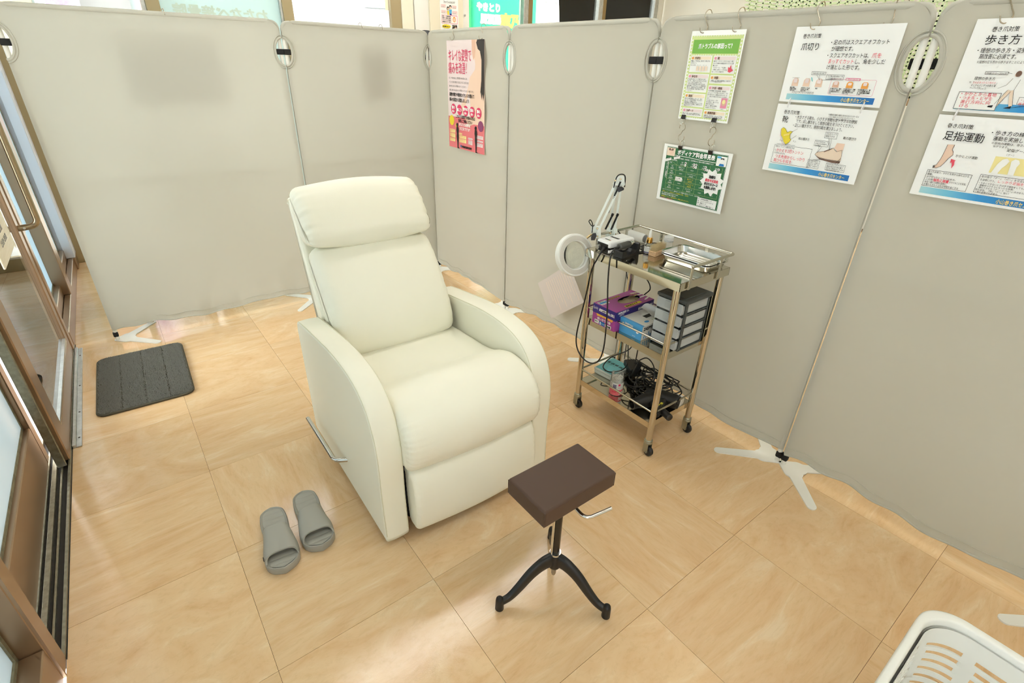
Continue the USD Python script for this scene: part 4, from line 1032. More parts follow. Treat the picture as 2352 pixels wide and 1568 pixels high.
obj("label_bands", cat([TM(np.vstack([np.c_[0.01725 * np.cos(an), 0.01725 * np.sin(an), np.full(24, z)] for z in (a, a + 0.0018)]), [[i, i + 1, 25 + i, 24 + i] for i in range(23)]) for a in (0.003, 0.0062)]), mat("violet_band", (92, 84, 140), 0.5), lo, smooth=True, label="violet bands on the label")
v, f, w_ = text2d("Cure", 0.004)
th = math.radians(205) + v[:, 0] / 0.0173
obj("lettering", trimesh.Trimesh(np.c_[0.01735 * np.cos(th), 0.01735 * np.sin(th), v[:, 1] + 0.020], f, process=False), INK("black"), lo, smooth=False)
obj("gold_collar", lathe([(0, 0.041), (0.0108, 0.041), (0.0112, 0.042), (0.0105, 0.060), (0.0100, 0.0615), (0, 0.0615)], 32), mat("polished_gold", (222, 168, 84), 0.12, metal=1.0), bt, smooth=40)
obj("rubber_bulb", lathe([(0, 0.0615), (0.0062, 0.0615), (0.0060, 0.070), (0.0052, 0.082), (0.0042, 0.088), (0.002, 0.0905), (0, 0.091)], 24), mat("white_rubber", (240, 238, 230), 0.5), bt, smooth=True)
# bristle brush
br = thing("nail_brush", "small wooden block brush with pale bristles standing on the trolley", "brush", (1.597, -1.128, Z1), 6)
WOODB = raw("brush_wood", {"tc": ("texture_coordinate", {}), "mp": ("mapping", {"scale": (1, 1, 3.0), "rotation": (0.5, 0.4, 0)}), "w": ("wave_texture", {"scale": 60.0, "distortion": 2.5}) if False else ("noise_texture", {"scale": 90.0, "detail": 3.0}),
                            "r": ("rgb_ramp", {"ramp": [(0.3, lin((206, 164, 122))), (0.7, lin((228, 192, 152)))]}), "p": ("principled_bsdf", {"roughness": 0.55})}, [("tc.object", "mp.vector"), ("mp.vector", "w.vector"), ("w.fac", "r.fac"), ("r.color", "p.base_color")], "p.BSDF")
obj("wooden_block", rbox(-0.038, 0.038, -0.0155, 0.0155, 0.0, 0.0185, 0.0022), WOODB, br, smooth=30)
nr = np.random.default_rng(2); Vs, Fs = [], []
rows = [(x, y) for x in np.linspace(-0.033, 0.033, 34) for y in np.linspace(-0.0115, 0.0115, 12)]
ms = []
for x, y in rows:
    for _ in range(2):
        a = nr.uniform(-0.0012, 0.0012, 2); top = np.array([x * 1.06 + a[0] + nr.normal(0, .0012), y * 1.15 + a[1] + nr.normal(0, .0012), 0.0455 + nr.normal(0, 0.0012)]); b0 = np.array([x + a[0], y + a[1], 0.017])
        for k in range(3):
            t0, t1 = 2 * PI * k / 3, 2 * PI * (k + 1) / 3; q = 0.00055
            n0 = len(Vs); Vs += [b0 + (q * math.cos(t0), q * math.sin(t0), 0), b0 + (q * math.cos(t1), q * math.sin(t1), 0), top]; Fs.append([n0, n0 + 1, n0 + 2])
obj("bristles", trimesh.Trimesh(np.array(Vs), np.array(Fs), process=False), mat("pale_bristle", (222, 200, 152), 0.6, var=0.2, vscale=300), br, smooth=False, kind="stuff")
# two stacked steel trays
def tray(label, z, hgt):
    t = thing("steel_tray", label, "tray", (1.628, -1.268, z), 1.0, None)
    def rr_(hx, hy, r, z, n=96):
        q = resample(np.array(sbox(-hx, -hy, hx, hy).buffer(-r).buffer(r, quad_segs=10).exterior.coords)[:-1], n); k = np.argmin(np.abs(np.arctan2(q[:, 1], q[:, 0]))); q = np.roll(q, -k, 0)
        return np.c_[q, np.full(n, z)]
    lv = [rr_(0.058, 0.088, 0.016, 0.0), rr_(0.062, 0.092, 0.02, 0.003), rr_(0.067, 0.098, 0.022, hgt - 0.002), rr_(0.073, 0.104, 0.024, hgt), rr_(0.0735, 0.1045, 0.024, hgt - 0.0025)]
    inn = [rr_(0.0725, 0.1035, 0.024, hgt + 0.0006), rr_(0.0665, 0.0972, 0.022, hgt - 0.001), rr_(0.0612, 0.0912, 0.02, 0.0035), rr_(0.057, 0.087, 0.016, 0.0010)]
    n = 96; allr = lv[::-1][1:]; seq = lv + inn; V = np.vstack(seq); F = []
    order = [4, 3] + [5, 6, 7, 8]
    def strip(a, b): return [[a * n + k, a * n + (k + 1) % n, b * n + (k + 1) % n, b * n + k] for k in range(n)]
    F = strip(0, 1) + strip(1, 2) + strip(2, 4) + strip(4, 3) + strip(3, 5) + strip(5, 6) + strip(6, 7) + strip(7, 8)
    bot = flat(Polygon(lv[0][:, :2]), 0.0); top = flat(Polygon(inn[-1][:, :2]), 0.0010)
    ribs = [tube([(x, -0.070, 0.0010), (x, 0.070, 0.0010)], 0.0022, 8) for x in (-0.032, -0.011, 0.011, 0.032)]
    m = cat(TM(V, F), bot, top)
    bd = obj("pan", m, mat("bright_steel_tray", (208, 206, 198), 0.14, metal=1.0), t, smooth=40)
    for rb in ribs:
        obj("rib", rb, mat("bright_steel_tray", (208, 206, 198), 0.14, metal=1.0), bd, smooth=True)
    return t
tray("lower steel tray of the nested pair on the trolley top", Z1, 0.026)
tray("upper steel tray nested in another at the trolley's far end", Z1 + 0.0075, 0.026)
# frosted tube, clear jar
FROSTP = raw("frosted_plastic", {"p": ("principled_bsdf", {"base_color": (0.93, 0.93, 0.9), "roughness": 0.4, "transmission_weight": 0.45, "ior": 1.2})}, [], "p.BSDF")
tb = thing("frosted_tube", "frosted white plastic tube lying along the trolley's back rail", "container", (1.664, -0.985, Z1 + 0.019), 0)
obj("tube_body", rotm(lathe([(0, -0.060), (0.015, -0.060), (0.0185, -0.056), (0.0185, 0.020), (0.0175, 0.024), (0, 0.024)], 28), 90, (1, 0, 0)), FROSTP, tb, smooth=40)
obj("tube_cap", rotm(lathe([(0, 0.024), (0.0150, 0.024), (0.0150, 0.052), (0.013, 0.056), (0, 0.056)], 28), 90, (1, 0, 0)), raw("clear_plastic", {"p": ("principled_bsdf", {"base_color": (0.95, 0.96, 0.95), "roughness": 0.12, "transmission_weight": 0.85, "ior": 1.2})}, [], "p.BSDF"), tb, smooth=40)
jr = thing("small_jar", "small clear jar with a ridged translucent screw lid behind the trays", "jar", (1.680, -1.112, Z1))
obj("jar_body", lathe([(0, 0), (0.0155, 0), (0.0165, 0.002), (0.0165, 0.030), (0.0140, 0.034), (0, 0.034)], 28), _mats["clear_plastic"], jr, smooth=40)
obj("jar_lid", lathe([(0, 0.034), (0.0185, 0.034), (0.0190, 0.036), (0.0183, 0.038), (0.0190, 0.040), (0.0183, 0.042), (0.0190, 0.044), (0.0183, 0.046), (0.0190, 0.050), (0.0165, 0.0535), (0.013, 0.052), (0, 0.052)], 32), FROSTP, jr, smooth=30)
tw = thing("black_tweezers", "thin black tweezers leaning beside the dropper bottle", "tweezers", (0, 0, 0))
obj("prongs", cat(tube(crom([(1.600, -1.038, 0.752), (1.625, -1.050, 0.766), (1.650, -1.068, 0.770)], 6), 0.0022, 8), tube(crom([(1.650, -1.068, 0.770), (1.660, -1.085, 0.766), (1.666, -1.10, 0.753)], 6), 0.0026, 8)), BLACKPL, tw)
wb_ = thing("wire_brush", "little black wire cleaning brush by the cradle's tip", "brush", (0, 0, 0))
obj("handle", cyl((1.550, -1.079, 0.7535), (1.572, -1.070 - 0.012, 0.7535), 0.003, 10), BLACKPL, wb_)
obj("wire_tuft", cat([cyl((1.565 + 0.002 * k, -1.081, 0.7555), (1.568 + 0.002 * k, -1.090, 0.7510), 0.0005, 5) for k in range(6)]), BLACKPL, wb_, kind="stuff")

# magnifier lamp clamped to the trolley
ml = thing("magnifier_lamp", "white ring magnifier lamp with spring arms clamped to the trolley", "lamp", (0, 0, 0))
MINTW = mat("white_lamp_metal", (232, 238, 230), 0.35)
rc = np.array([1.378, -0.900, 0.722]); nvec = np.array([-0.16, -0.94, 0.30]); nvec /= np.linalg.norm(nvec)
def orient(m, n, c):
    z = np.array(n, float); x = np.cross([0, 0, 1.0], z); x /= np.linalg.norm(x); y = np.cross(z, x)
    Tm = np.eye(4); Tm[:3, 0], Tm[:3, 1], Tm[:3, 2], Tm[:3, 3] = x, y, z, c
    m = m.copy(); m.apply_transform(Tm); return m
obj("ring_housing", orient(lathe([(0.056, -0.012), (0.080, -0.012), (0.0835, -0.008), (0.0835, 0.010), (0.081, 0.0135), (0.057, 0.0135), (0.054, 0.010), (0.054, -0.010), (0.056, -0.012)], 64), nvec, rc), mat("white_lamp_plastic", (242, 242, 236), 0.35), ml, smooth=40)
obj("ring_diffuser", orient(lathe([(0.058, 0.0136), (0.060, 0.0150), (0.074, 0.0150), (0.0755, 0.0136)], 64), nvec, rc), mat("grey_lamp_diffuser", (214, 210, 200), 0.6), ml, smooth=True)
obj("magnifier_lens", orient(lathe([(0, -0.006), (0.03, -0.005), (0.0545, -0.001), (0.0545, 0.001), (0.03, 0.005), (0, 0.006)], 48), nvec, rc), pane_mat("lens_glass"), ml, smooth=True)
A0, A1, B1 = np.array([1.442, -0.938, 0.812]), np.array([1.497, -0.982, 1.006]), np.array([1.530, -0.945, 0.765])
obj("neck", cat(tube([rc + np.array([0.030, -0.030, 0.072]), rc + np.array([0.045, -0.036, 0.084]), A0 + np.array([-0.006, 0, -0.008])], 0.0042, 12)), mat("brass_neck", (206, 184, 140), 0.2, metal=1.0), ml, smooth=True)
def bar(p, q, w=0.005, d=0.009, off=(0, 0, 0)):
    p, q = np.array(p) + off, np.array(q) + off; L = np.linalg.norm(q - p); m = box(-d / 2, d / 2, -w / 2, w / 2, 0, L, 0.0012)
    z = (q - p) / L; y = np.array([0.70, 0.70, 0.0]); y -= z * np.dot(y, z); y /= np.linalg.norm(y); x = np.cross(y, z); Tm = np.eye(4); Tm[:3, 0], Tm[:3, 1], Tm[:3, 2], Tm[:3, 3] = x, y, z, p; m.apply_transform(Tm); return m
sd_ = np.array([0.70, -0.70, 0.0])
for p, q in ((A0, A1), (B1, A1)):
    for s in (-0.010, 0.010):
        obj("arm_bar", bar(p, q, off=sd_ * s), MINTW, ml)
def plate(c, pts, n=(-0.70, -0.70, 0.1)):
    m = extr(Polygon(pts).buffer(0.006, quad_segs=6), -0.004, 0.004); return orient(m, n, c)
obj("elbow_plate", cat(plate(A1 + (0.001, 0.001, 0.002), [(-0.016, -0.010), (0.016, -0.010), (0.010, 0.014), (-0.008, 0.014)])), MINTW, ml)
obj("head_plate", plate(A0 + (0.004, 0.000, -0.002), [(-0.014, 0.020), (0.012, 0.022), (0.016, -0.012), (-0.010, -0.014)]), MINTW, ml)
obj("base_plate", cat(plate(B1 + (0, 0, 0.020), [(-0.018, -0.022), (0.018, -0.022), (0.016, 0.028), (-0.014, 0.028)]), cyl(B1 + (0, 0.005, -0.045), B1 + (0, 0.005, 0.0), 0.009, 14)), MINTW, ml)
obj("clamp", cat(box(1.515, 1.545, -0.945, -0.915, 0.700, 0.722, 0.003), box(1.515, 1.545, -0.927, -0.915, 0.70, 0.762, 0.003), box(1.515, 1.545, -0.952, -0.915, 0.7515, 0.762, 0.003)), MINTW, ml)
for c in (A1 + (-0.006, -0.010, 0.012), A1 + (0.012, -0.008, 0.010), A1 + (-0.018, 0.004, 0.006), A0 + (0.002, -0.008, 0.018), A0 + (0.008, -0.008, -0.014), B1 + (0.012, -0.012, 0.030), B1 + (-0.010, -0.004, 0.035)):
    obj("bolt", orient(lathe([(0, -0.004), (0.0036, -0.004), (0.0036, 0.003), (0.0024, 0.0045), (0, 0.0045)], 12), (-0.7, -0.7, 0.1), c), mat("brass_bolt", (196, 178, 140), 0.3, metal=1.0), ml)
obj("elbow_knob", orient(extr(Polygon([(-0.012, -0.006), (-0.004, -0.012), (0.013, -0.003), (0.013, 0.004), (0.004, 0.008), (-0.012, 0.006)]), 0.0, 0.010), (-0.7, -0.7, 0.1), A1 + (-0.004, -0.012, -0.022)), BLACKPL, ml)
obj("head_knob", orient(extr(Polygon([(-0.010, -0.014), (0.004, -0.013), (0.010, 0.004), (0.006, 0.014), (-0.006, 0.012), (-0.011, -0.002)]), 0.0, 0.010), (-0.7, -0.7, 0.1), A0 + (-0.014, -0.010, -0.010)), BLACKPL, ml)
def spring(p, q):
    p, q = np.array(p), np.array(q); L = np.linalg.norm(q - p); t = np.linspace(0, 1, 220); z = (q - p) / L; x = np.cross(z, [0.7, 0.7, 0]); x /= np.linalg.norm(x); y = np.cross(z, x)
    c = p + np.outer(t, q - p) + 0.0032 * (np.outer(np.cos(t * 2 * PI * 22), x) + np.outer(np.sin(t * 2 * PI * 22), y))
    return cat(tube(c, 0.0010, 5), cyl(p, q, 0.0028, 10), cyl(q - z * 0.004, q + z * 0.006, 0.0048, 12))
for p, q in (((1.497, -0.988, 1.008), (1.478, -0.962, 0.896)), ((1.487, -0.950, 0.822), (1.497, -0.968, 0.880)), ((1.502, -0.966, 0.822), (1.512, -0.980, 0.880))):
    obj("spring", spring(p, q), mat("black_spring", (40, 40, 38), 0.35, metal=0.5), ml, smooth=False)
obj("lamp_cable", cat(tube(crom([A0 + (-0.012, 0.004, 0.0), A0 + (-0.010, 0.006, 0.030), A0 + (-0.020, 0.010, 0.050), A0 + (-0.026, 0.012, 0.044), A0 + (-0.012, 0.006, 0.026), A0 + (0.0, 0.004, 0.03)], 8), 0.0018, 8),
                      tube(crom([A1 + (-0.020, 0.006, -0.020), A1 + (-0.012, 0.004, 0.018), A1 + (0.004, -0.004, 0.028), A1 + (0.018, -0.010, 0.018), A1 + (0.026, -0.006, -0.02)], 8), 0.0022, 8),
                      tube(crom([B1 + (0.015, -0.02, 0.045), B1 + (0.03, -0.03, 0.02), B1 + (0.055, -0.02, -0.02), (1.69, -0.93, 0.70), (1.70, -0.905, 0.61), (1.70, -0.93, 0.54), (1.69, -0.97, 0.48), (1.695, -0.97, 0.30), (1.66, -1.0, 0.20)], 8), 0.0022, 8)), BLACKPL, ml, smooth=True)

# glove box
gx0, gx1, gy0, gy1 = -0.115, 0.115, -0.060, 0.060
gl = thing("glove_box", "purple and navy disposable glove box on the middle shelf", "box", (1.530, -1.056, 0.4605), 1.0)
PURPC = mat("magenta_carton", (172, 72, 152), 0.38); NAVYC = mat("navy_carton", (52, 40, 128), 0.35)
hole = affinity.scale(Point(0.028, 0.0).buffer(1, quad_segs=16), 0.062, 0.028)
obj("lower_carton", box(gx0, gx1, gy0, gy1, 0.0, 0.046, 0.001), PURPC, gl, smooth=False)
tp = sbox(gx0, gy0, gx1, gy1).difference(hole)
obj("upper_band", cat(box(gx0 - 0.0006, gx0 + 0.001, gy0, gy1, 0.046, 0.084), box(gx1 - 0.001, gx1 + 0.0006, gy0, gy1, 0.046, 0.084), box(gx0, gx1, gy0 - 0.0006, gy0 + 0.001, 0.046, 0.084), box(gx0, gx1, gy1 - 0.001, gy1 + 0.0006, 0.046, 0.084)), NAVYC, gl, smooth=False)
to = obj("top_panel", extr(tp, 0.0838, 0.0848), PURPC, gl, smooth=False)
obj("gloves_inside", grid(24, 14, lambda u, v: (0.028 + 0.066 * (2 * u - 1), 0.032 * (2 * v - 1), 0.066 + 0.016 * meshkit.fbm(np.array([[u * 5, v * 5, 1.0]]), 3)[0])), mat("beige_latex", (196, 182, 146), 0.5), gl, smooth=True)
P = Print()   # printed top: x along the box, y to its far side
P.rect(-0.108, 0.020, -0.062, 0.050, "white", 0.003); P.rect(-0.106, 0.030, -0.066, 0.040, "sky3"); P.text(-0.104, 0.0415, "天然ゴム", 0.0075, "black", 1, 40); P.text(-0.104, 0.022, "Sサイズ100枚", 0.0062, "black", 1, 40, sx=0.85)
P.text(-0.050, 0.040, "使いきり手袋", 0.012, "yellow", 3, 40); P.text(-0.050, 0.0405, "使いきり手袋", 0.0118, "black", 0, 40)
P.rect(-0.045, -0.052, 0.050, -0.036, "yellow", 0.003); P.text(-0.040, -0.0485, "粉付きタイプ", 0.0115, "black", 2, 40)
for k in range(4): P.poly(affinity.rotate(affinity.scale(Point(0, 0).buffer(1, quad_segs=8), 0.022, 0.0042), -14 + 7 * k, origin=(0, 0)).__class__(affinity.translate(affinity.rotate(affinity.scale(Point(0, 0).buffer(1, quad_segs=8), 0.022, 0.0042), -20 + 12 * k, origin=(0, 0)), 0.098, 0.030 - 0.022 * k)), "white")
P.text(0.070, 0.022, "フィット", 0.011, "yellow", 2, 40); P.text(0.070, 0.006, "する", 0.011, "yellow", 2, 40)
P.build(gl, lambda v, l: np.c_[v[:, 0], v[:, 1], 0.0848 + l + v[:, 0] * 0], ["white", "sky3", "yellow", "black"])
P = Print()   # the end towards the camera's left: x runs from the far corner to the near corner
P.text(-0.056, 0.064, "Quality", 0.013, "white", 0, 40, sx=0.55); P.rect(-0.026, 0.061, 0.016, 0.072, "white", 0.001); P.text(-0.023, 0.0635, "ゴム極薄手袋", 0.0068, "black", 1, 40); P.text(0.018, 0.060, "No.991", 0.014, "white", 2, 48, sx=0.8)
P.poly([(-0.04, 0.047), (0.05, 0.047), (0.045, 0.036), (0.0, 0.041), (-0.035, 0.037)], "orange"); P.text(-0.035, 0.0385, "ゴムグローブ", 0.009, "yellow", 2, 40)
P.text(-0.032, 0.0235, "使いきり手袋", 0.0125, "white", 1, 48, sx=0.95)
P.rect(-0.045, 0.005, -0.021, 0.020, "white", 0.003); P.text(-0.043, 0.010, "粉付", 0.008, "black", 1, 40); P.rect(-0.019, 0.004, 0.009, 0.020, "sky4"); P.text(-0.017, 0.006, "S", 0.013, "white", 3, 48); P.text(-0.007, 0.009, "サイズ", 0.0052, "white", 1, 40); P.rect(0.012, 0.004, 0.044, 0.018, "white", 0.003); P.text(0.016, 0.007, "100枚", 0.0095, "black", 2, 40)
P.build(gl, lambda v, l: np.c_[np.full(len(v), gx0 - 0.0008 - l), -v[:, 0], v[:, 1]], ["orange", "sky4", "white", "yellow", "black"])
P = Print()   # the long side
P.text(-0.095, 0.064, "Quality", 0.014, "white", 0, 40, sx=0.6); P.text(-0.105, 0.0735, "100%天然ゴム", 0.010, "white", 2, 40); P.rect(0.018, 0.061, 0.070, 0.072, "white", 0.001); P.text(0.021, 0.0635, "ゴム極薄手袋", 0.008, "black", 1, 40); P.text(0.073, 0.061, "No.991", 0.0135, "white", 2, 48, sx=0.85)
P.build(gl, lambda v, l: np.c_[v[:, 0], np.full(len(v), gy0 - 0.0008 - l), v[:, 1]], ["white", "black"])

# wiper tissue box
ts_ = thing("wiper_box", "blue and white wiper tissue box with a pulled tissue", "tissue box", (1.556, -1.172, 0.4605), 0.5)
obj("carton", box(-0.110, 0.090, -0.054, 0.054, 0.0, 0.060, 0.0008), mat("white_carton", (236, 234, 224), 0.5), ts_, smooth=False)
obj("blue_end", cat(box(-0.1108, -0.1095, -0.0545, 0.0545, -0.0001, 0.0605), box(-0.1105, -0.100, -0.0542, 0.0542, 0.0595, 0.0606)), mat("bright_blue_carton", (82, 168, 222), 0.4), ts_, smooth=False)
ti = grid(18, 14, lambda u, v: (-0.012 + 0.075 * u - 0.02 * v, -0.012 + 0.052 * (v - 0.3) + 0.010 * math.sin(5 * u), 0.060 + 0.034 * v * (1 - 0.55 * u) + 0.007 * math.sin(7 * u + 4 * v) * v + 0.012 * u))
obj("tissue", ti, mat("white_tissue", (240, 240, 236), 0.9), ts_, smooth=True)
obj("opening", box(-0.035, 0.060, -0.010, 0.010, 0.0592, 0.0603), mat("dark_opening", (60, 56, 48), 0.9), ts_)
P = Print(); P.text(-0.030, 0.042, "ZAEPTOO", 0.009, "white", 2, 40, rot=-3); P.text(0.012, 0.006, "WIPER", 0.005, "white", 0, 40); P.ell(-0.038, 0.040, 0.005, 0.005, "white"); P.ell(0.034, 0.028, 0.006, 0.005, "white")
P.build(ts_, lambda v, l: np.c_[np.full(len(v), -0.1112 - l), -v[:, 0], v[:, 1]], ["white"])
P = Print(); P.text(-0.102, 0.040, "ZAEPTOO", 0.016, "black", 2, 40, rot=0)
for k in range(5): P.line([(-0.095 + 0.012 * k, 0.006), (-0.093 + 0.012 * k, 0.020 + 0.005 * (k % 3))], 0.004, "sky3")
P.build(ts_, lambda v, l: np.c_[v[:, 0], np.full(len(v), -0.0545 - l), v[:, 1]], ["black", "sky3"])
P = Print(); P.ell(-0.060, -0.032, 0.012, 0.007, "sky3")
for k in range(6): P.rect(-0.03 + 0.014 * (k % 3), -0.034 - 0.008 * (k // 3), -0.024 + 0.014 * (k % 3), -0.031 - 0.008 * (k // 3), "green")
P.build(ts_, lambda v, l: np.c_[v[:, 0], v[:, 1], 0.0601 + l + 0 * v[:, 0]], ["sky3", "green"])

# drawer chest
dc = thing("drawer_chest", "small dark grey desktop chest with four translucent drawers", "drawer chest", (1.566, -1.302, 0.4605), 0.0)
DKG = mat("dark_grey_plastic", (68, 72, 70), 0.42)
TRANS = raw("translucent_drawer", {"p": ("principled_bsdf", {"base_color": lin((214, 218, 216)), "roughness": 0.28, "transmission_weight": 0.35, "ior": 1.15})}, [], "p.BSDF")
fr = []
for z in (0.0, 0.0475, 0.095, 0.1425):
    fr += [box(-0.074, 0.080, -0.060, 0.060, z, z + 0.005, 0.001)]
obj("frame", cat(fr + [box(0.072, 0.080, -0.060, 0.060, 0, 0.192)] + [box(a, a + 0.014, s - 0.002, s + 0.002, 0, 0.192) for a in (-0.074, 0.066) for s in (-0.058, 0.058)]), DKG, dc, smooth=False)
obj("top_cover", cat(rbox(-0.082, 0.084, -0.064, 0.064, 0.188, 0.202, 0.004), box(-0.060, 0.060, -0.046, 0.046, 0.2015, 0.2035, 0.001)), DKG, dc, smooth=30)
for k in range(4):
    z = 0.006 + 0.0475 * k
    dw = obj("drawer", cat(box(-0.088, -0.085, -0.055, 0.055, z, z + 0.040, 0.001), box(-0.086, 0.070, -0.054, -0.0525, z, z + 0.034), box(-0.086, 0.070, 0.0525, 0.054, z, z + 0.034), box(-0.086, 0.070, -0.054, 0.054, z, z + 0.0015)), TRANS, dc, smooth=False)
    obj("drawer_pull", cat(box(-0.0905, -0.088, -0.018, 0.018, z + 0.010, z + 0.036, 0.001)), TRANS, dw)

# ---- bottom shelf
Z3 = 0.1525
sw = thing("swab_container", "round clear tub of cotton swabs with a pink band", "container", (1.478, -1.120, Z3))
CLP = raw("clear_thin_plastic", {"f": ("fresnel", {"IOR": 1.4}), "t": ("transparent_bsdf", {"color": (0.93, 0.94, 0.93)}), "g": ("glossy_bsdf", {"roughness": 0.05}), "d": ("diffuse_bsdf", {"color": (0.85, 0.86, 0.85)}), "m0": ("mix_closure", {"fac": 0.12}), "m": ("mix_closure", {})},
          [("t.BSDF", "m0.closure1"), ("d.BSDF", "m0.closure2"), ("f.fac", "m.fac"), ("m0.closure", "m.closure1"), ("g.BSDF", "m.closure2")], "m.closure")
obj("tub", lathe([(0.0245, 0.0), (0.0262, 0.002), (0.0275, 0.094), (0.0285, 0.096), (0.0268, 0.096)], 40), CLP, sw, smooth=40)
obj("swab_sticks", lathe([(0, 0.002), (0.024, 0.002), (0.0245, 0.076), (0, 0.076)], 32), mat("white_sticks", (232, 228, 218), 0.8, var=0.1, vscale=300), sw)
nr = np.random.default_rng(4); hd = []
for r_, n_ in ((0.0, 1), (0.006, 7), (0.012, 14), (0.0175, 21), (0.022, 26)):
    for q in range(n_):
        a = 2 * PI * q / n_ + r_ * 30; hd.append(mv(trimesh.creation.icosphere(1, 0.0024), (r_ * math.cos(a), r_ * math.sin(a), 0.078 + nr.normal(0, 0.0016))))
obj("swab_tips", cat(hd), mat("cotton", (244, 240, 230), 0.95), sw, smooth=True, kind="stuff")
def cyl_band(r, z0, z1, n=48):
    a = np.linspace(0, 2 * PI, n + 1); return TM(np.vstack([np.c_[r * np.cos(a), r * np.sin(a), np.full(n + 1, z)] for z in (z0, z1)]), [[i, i + 1, n + 2 + i, n + 1 + i] for i in range(n)])
obj("paper_band", cyl_band(0.0278, 0.030, 0.062), mat("white_label", (232, 232, 226), 0.5), sw, smooth=True)
pb = obj("pink_band", cyl_band(0.0278, 0.002, 0.030), mat("coral_pink_band", (232, 112, 118), 0.45), sw, smooth=True, label="coral pink band")
P = Print(); P.text(0.012, 0.008, "200", 0.016, "white", 3, 40); P.text(-0.020, 0.016, "綿棒", 0.010, "red", 2, 40); P.rect(0.006, 0.050, 0.015, 0.060, "magenta")
for k in range(9): P.rect(-0.016 + 0.0017 * k, 0.036, -0.0152 + 0.0017 * k + 0.0004 * (k % 2), 0.056, "navy")
for k in range(6): P.rect(-0.036, 0.058 - 0.004 * k, -0.020 - 0.002 * (k % 3), 0.0595 - 0.004 * k, "grey")
P.text(0.005, 0.040, "Cotton", 0.005, "red", 0, 40)
def cylmap(v, l, r=0.0280, a0=math.radians(222)):
    th = a0 + v[:, 0] / r; return np.c_[(r + l) * np.cos(th), (r + l) * np.sin(th), v[:, 1]]
P.build(sw, cylmap, ["white", "red", "magenta", "navy", "grey"])
tc_ = thing("nail_tip_case", "flat clear case with a turquoise lid card under black cables", "case", (1.590, -0.995, Z3), 5)
obj("case", cat(box(-0.066, 0.066, -0.052, 0.052, 0.0, 0.020, 0.003), box(-0.068, 0.068, -0.054, 0.054, 0.020, 0.030, 0.003)), mat("milky_plastic", (206, 214, 208), 0.25, alpha=1.0), tc_, smooth=False)
obj("lid_card", box(-0.062, 0.062, -0.048, 0.048, 0.0295, 0.0308), mat("turquoise_card", (122, 198, 200), 0.35), tc_, smooth=False)
P = Print(); P.text(0, 0, "GEL TOE NAIL TIPS", 0.0155, "black", 3, 48, fit=0.084); P.text(0.004, 0.018, "TOE NAIL TIPS", 0.008, "grey", 0, 40, fit=0.05)
P.build(tc_, lambda v, l: np.c_[0.012 - v[:, 1] * 1.0 + 0.012, 0.042 - v[:, 0], 0.0309 + l + 0 * v[:, 0]], ["black", "grey"])
ad = thing("power_adapter", "black brick shaped power adapter on the cable pile", "power adapter", (1.645, -1.062, 0.172), 60)
obj("brick", rbox(-0.048, 0.048, -0.026, 0.026, 0.0, 0.036, 0.005), BLACKPL, ad)
obj("prongs", cat(box(0.048, 0.060, -0.010, 0.010, 0.010, 0.024, 0.002), cyl((-0.048, 0, 0.018), (-0.064, 0, 0.016), 0.006, 10)), BLACKPL, ad)
ps = thing("cord_switch", "black inline cord switch hanging over the bottom shelf", "switch", (1.600, -1.106, 0.185), 0, None, rot=(0, 18, -40))
obj("body", rbox(-0.010, 0.010, -0.009, 0.009, 0.0, 0.072, 0.004), BLACKPL, ps)
for k in range(4):
    obj("button", box(-0.0112, -0.0098, -0.0045, 0.0045, 0.012 + 0.013 * k, 0.020 + 0.013 * k, 0.0006), mat("dark_button", (58, 56, 60), 0.4), ps)
def dryer(label, loc, rot, vent=True):
    t = thing("hair_dryer", label, "hair dryer", loc, 0, None, rot=rot)
    MB_ = mat("matt_black_dryer", (30, 29, 28), 0.42)
    obj("barrel", rotm(lathe([(0, -0.062), (0.020, -0.064), (0.028, -0.060), (0.0300, -0.050), (0.0300, 0.010), (0.027, 0.030), (0.022, 0.048), (0.022, 0.072), (0.018, 0.072), (0.018, 0.05), (0, 0.05)], 36), 90, (0, 1, 0)), MB_, t, smooth=40)
    gr = obj("rear_grille", rotm(lathe([(0.024, -0.0655), (0.028, -0.063), (0.026, -0.066)], 32), 90, (0, 1, 0)), BLKGL, t)
    for q in range(9):
        obj("grille_slat", box(-0.0665, -0.063, -0.020 * math.cos(math.asin((q - 4) / 5)), 0.020 * math.cos(math.asin((q - 4) / 5)), 0.0045 * (q - 4) - 0.0012, 0.0045 * (q - 4) + 0.0012), MB_, gr)
    obj("handle", tube(crom([(-0.010, 0.024, 0), (-0.012, 0.055, 0), (-0.014, 0.10, 0), (-0.014, 0.135, 0)], 5), [0.016] * 5 + [0.0145] * 5 + [0.0145] * 5 + [0.013], 20), MB_, t, smooth=True)
    obj("sticker", cat(box(-0.018, -0.008, 0.060, 0.074, 0.0148, 0.0155)), mat("yellow_sticker", (206, 196, 60), 0.5), t)
    return t
dryer("black hair dryer with its rear grille towards the trolley corner leg", (1.572, -1.292, 0.186), (0, 0, -250))
dryer("black hair dryer lying lowest at the bottom shelf's front edge", (1.505, -1.262, 0.1835), (0, 4, -196))
pl_ = thing("plug_cube", "white cube shaped plug adapter at the bottom shelf's corner", "plug", (1.628, -1.328, Z3), 12)
obj("cube", rbox(-0.030, 0.024, -0.016, 0.016, 0.0, 0.034, 0.003), WHITEGL, pl_)
obj("socket_face", box(0.0, 0.016, -0.0166, -0.0158, 0.008, 0.026, 0.0004), mat("cream_socket", (224, 218, 206), 0.5), pl_)
cbp = thing("cable_pile", "tangle of black cables covering the bottom shelf", "cables", (0, 0, 0), kind=None)
nr = np.random.default_rng(21); wires = []
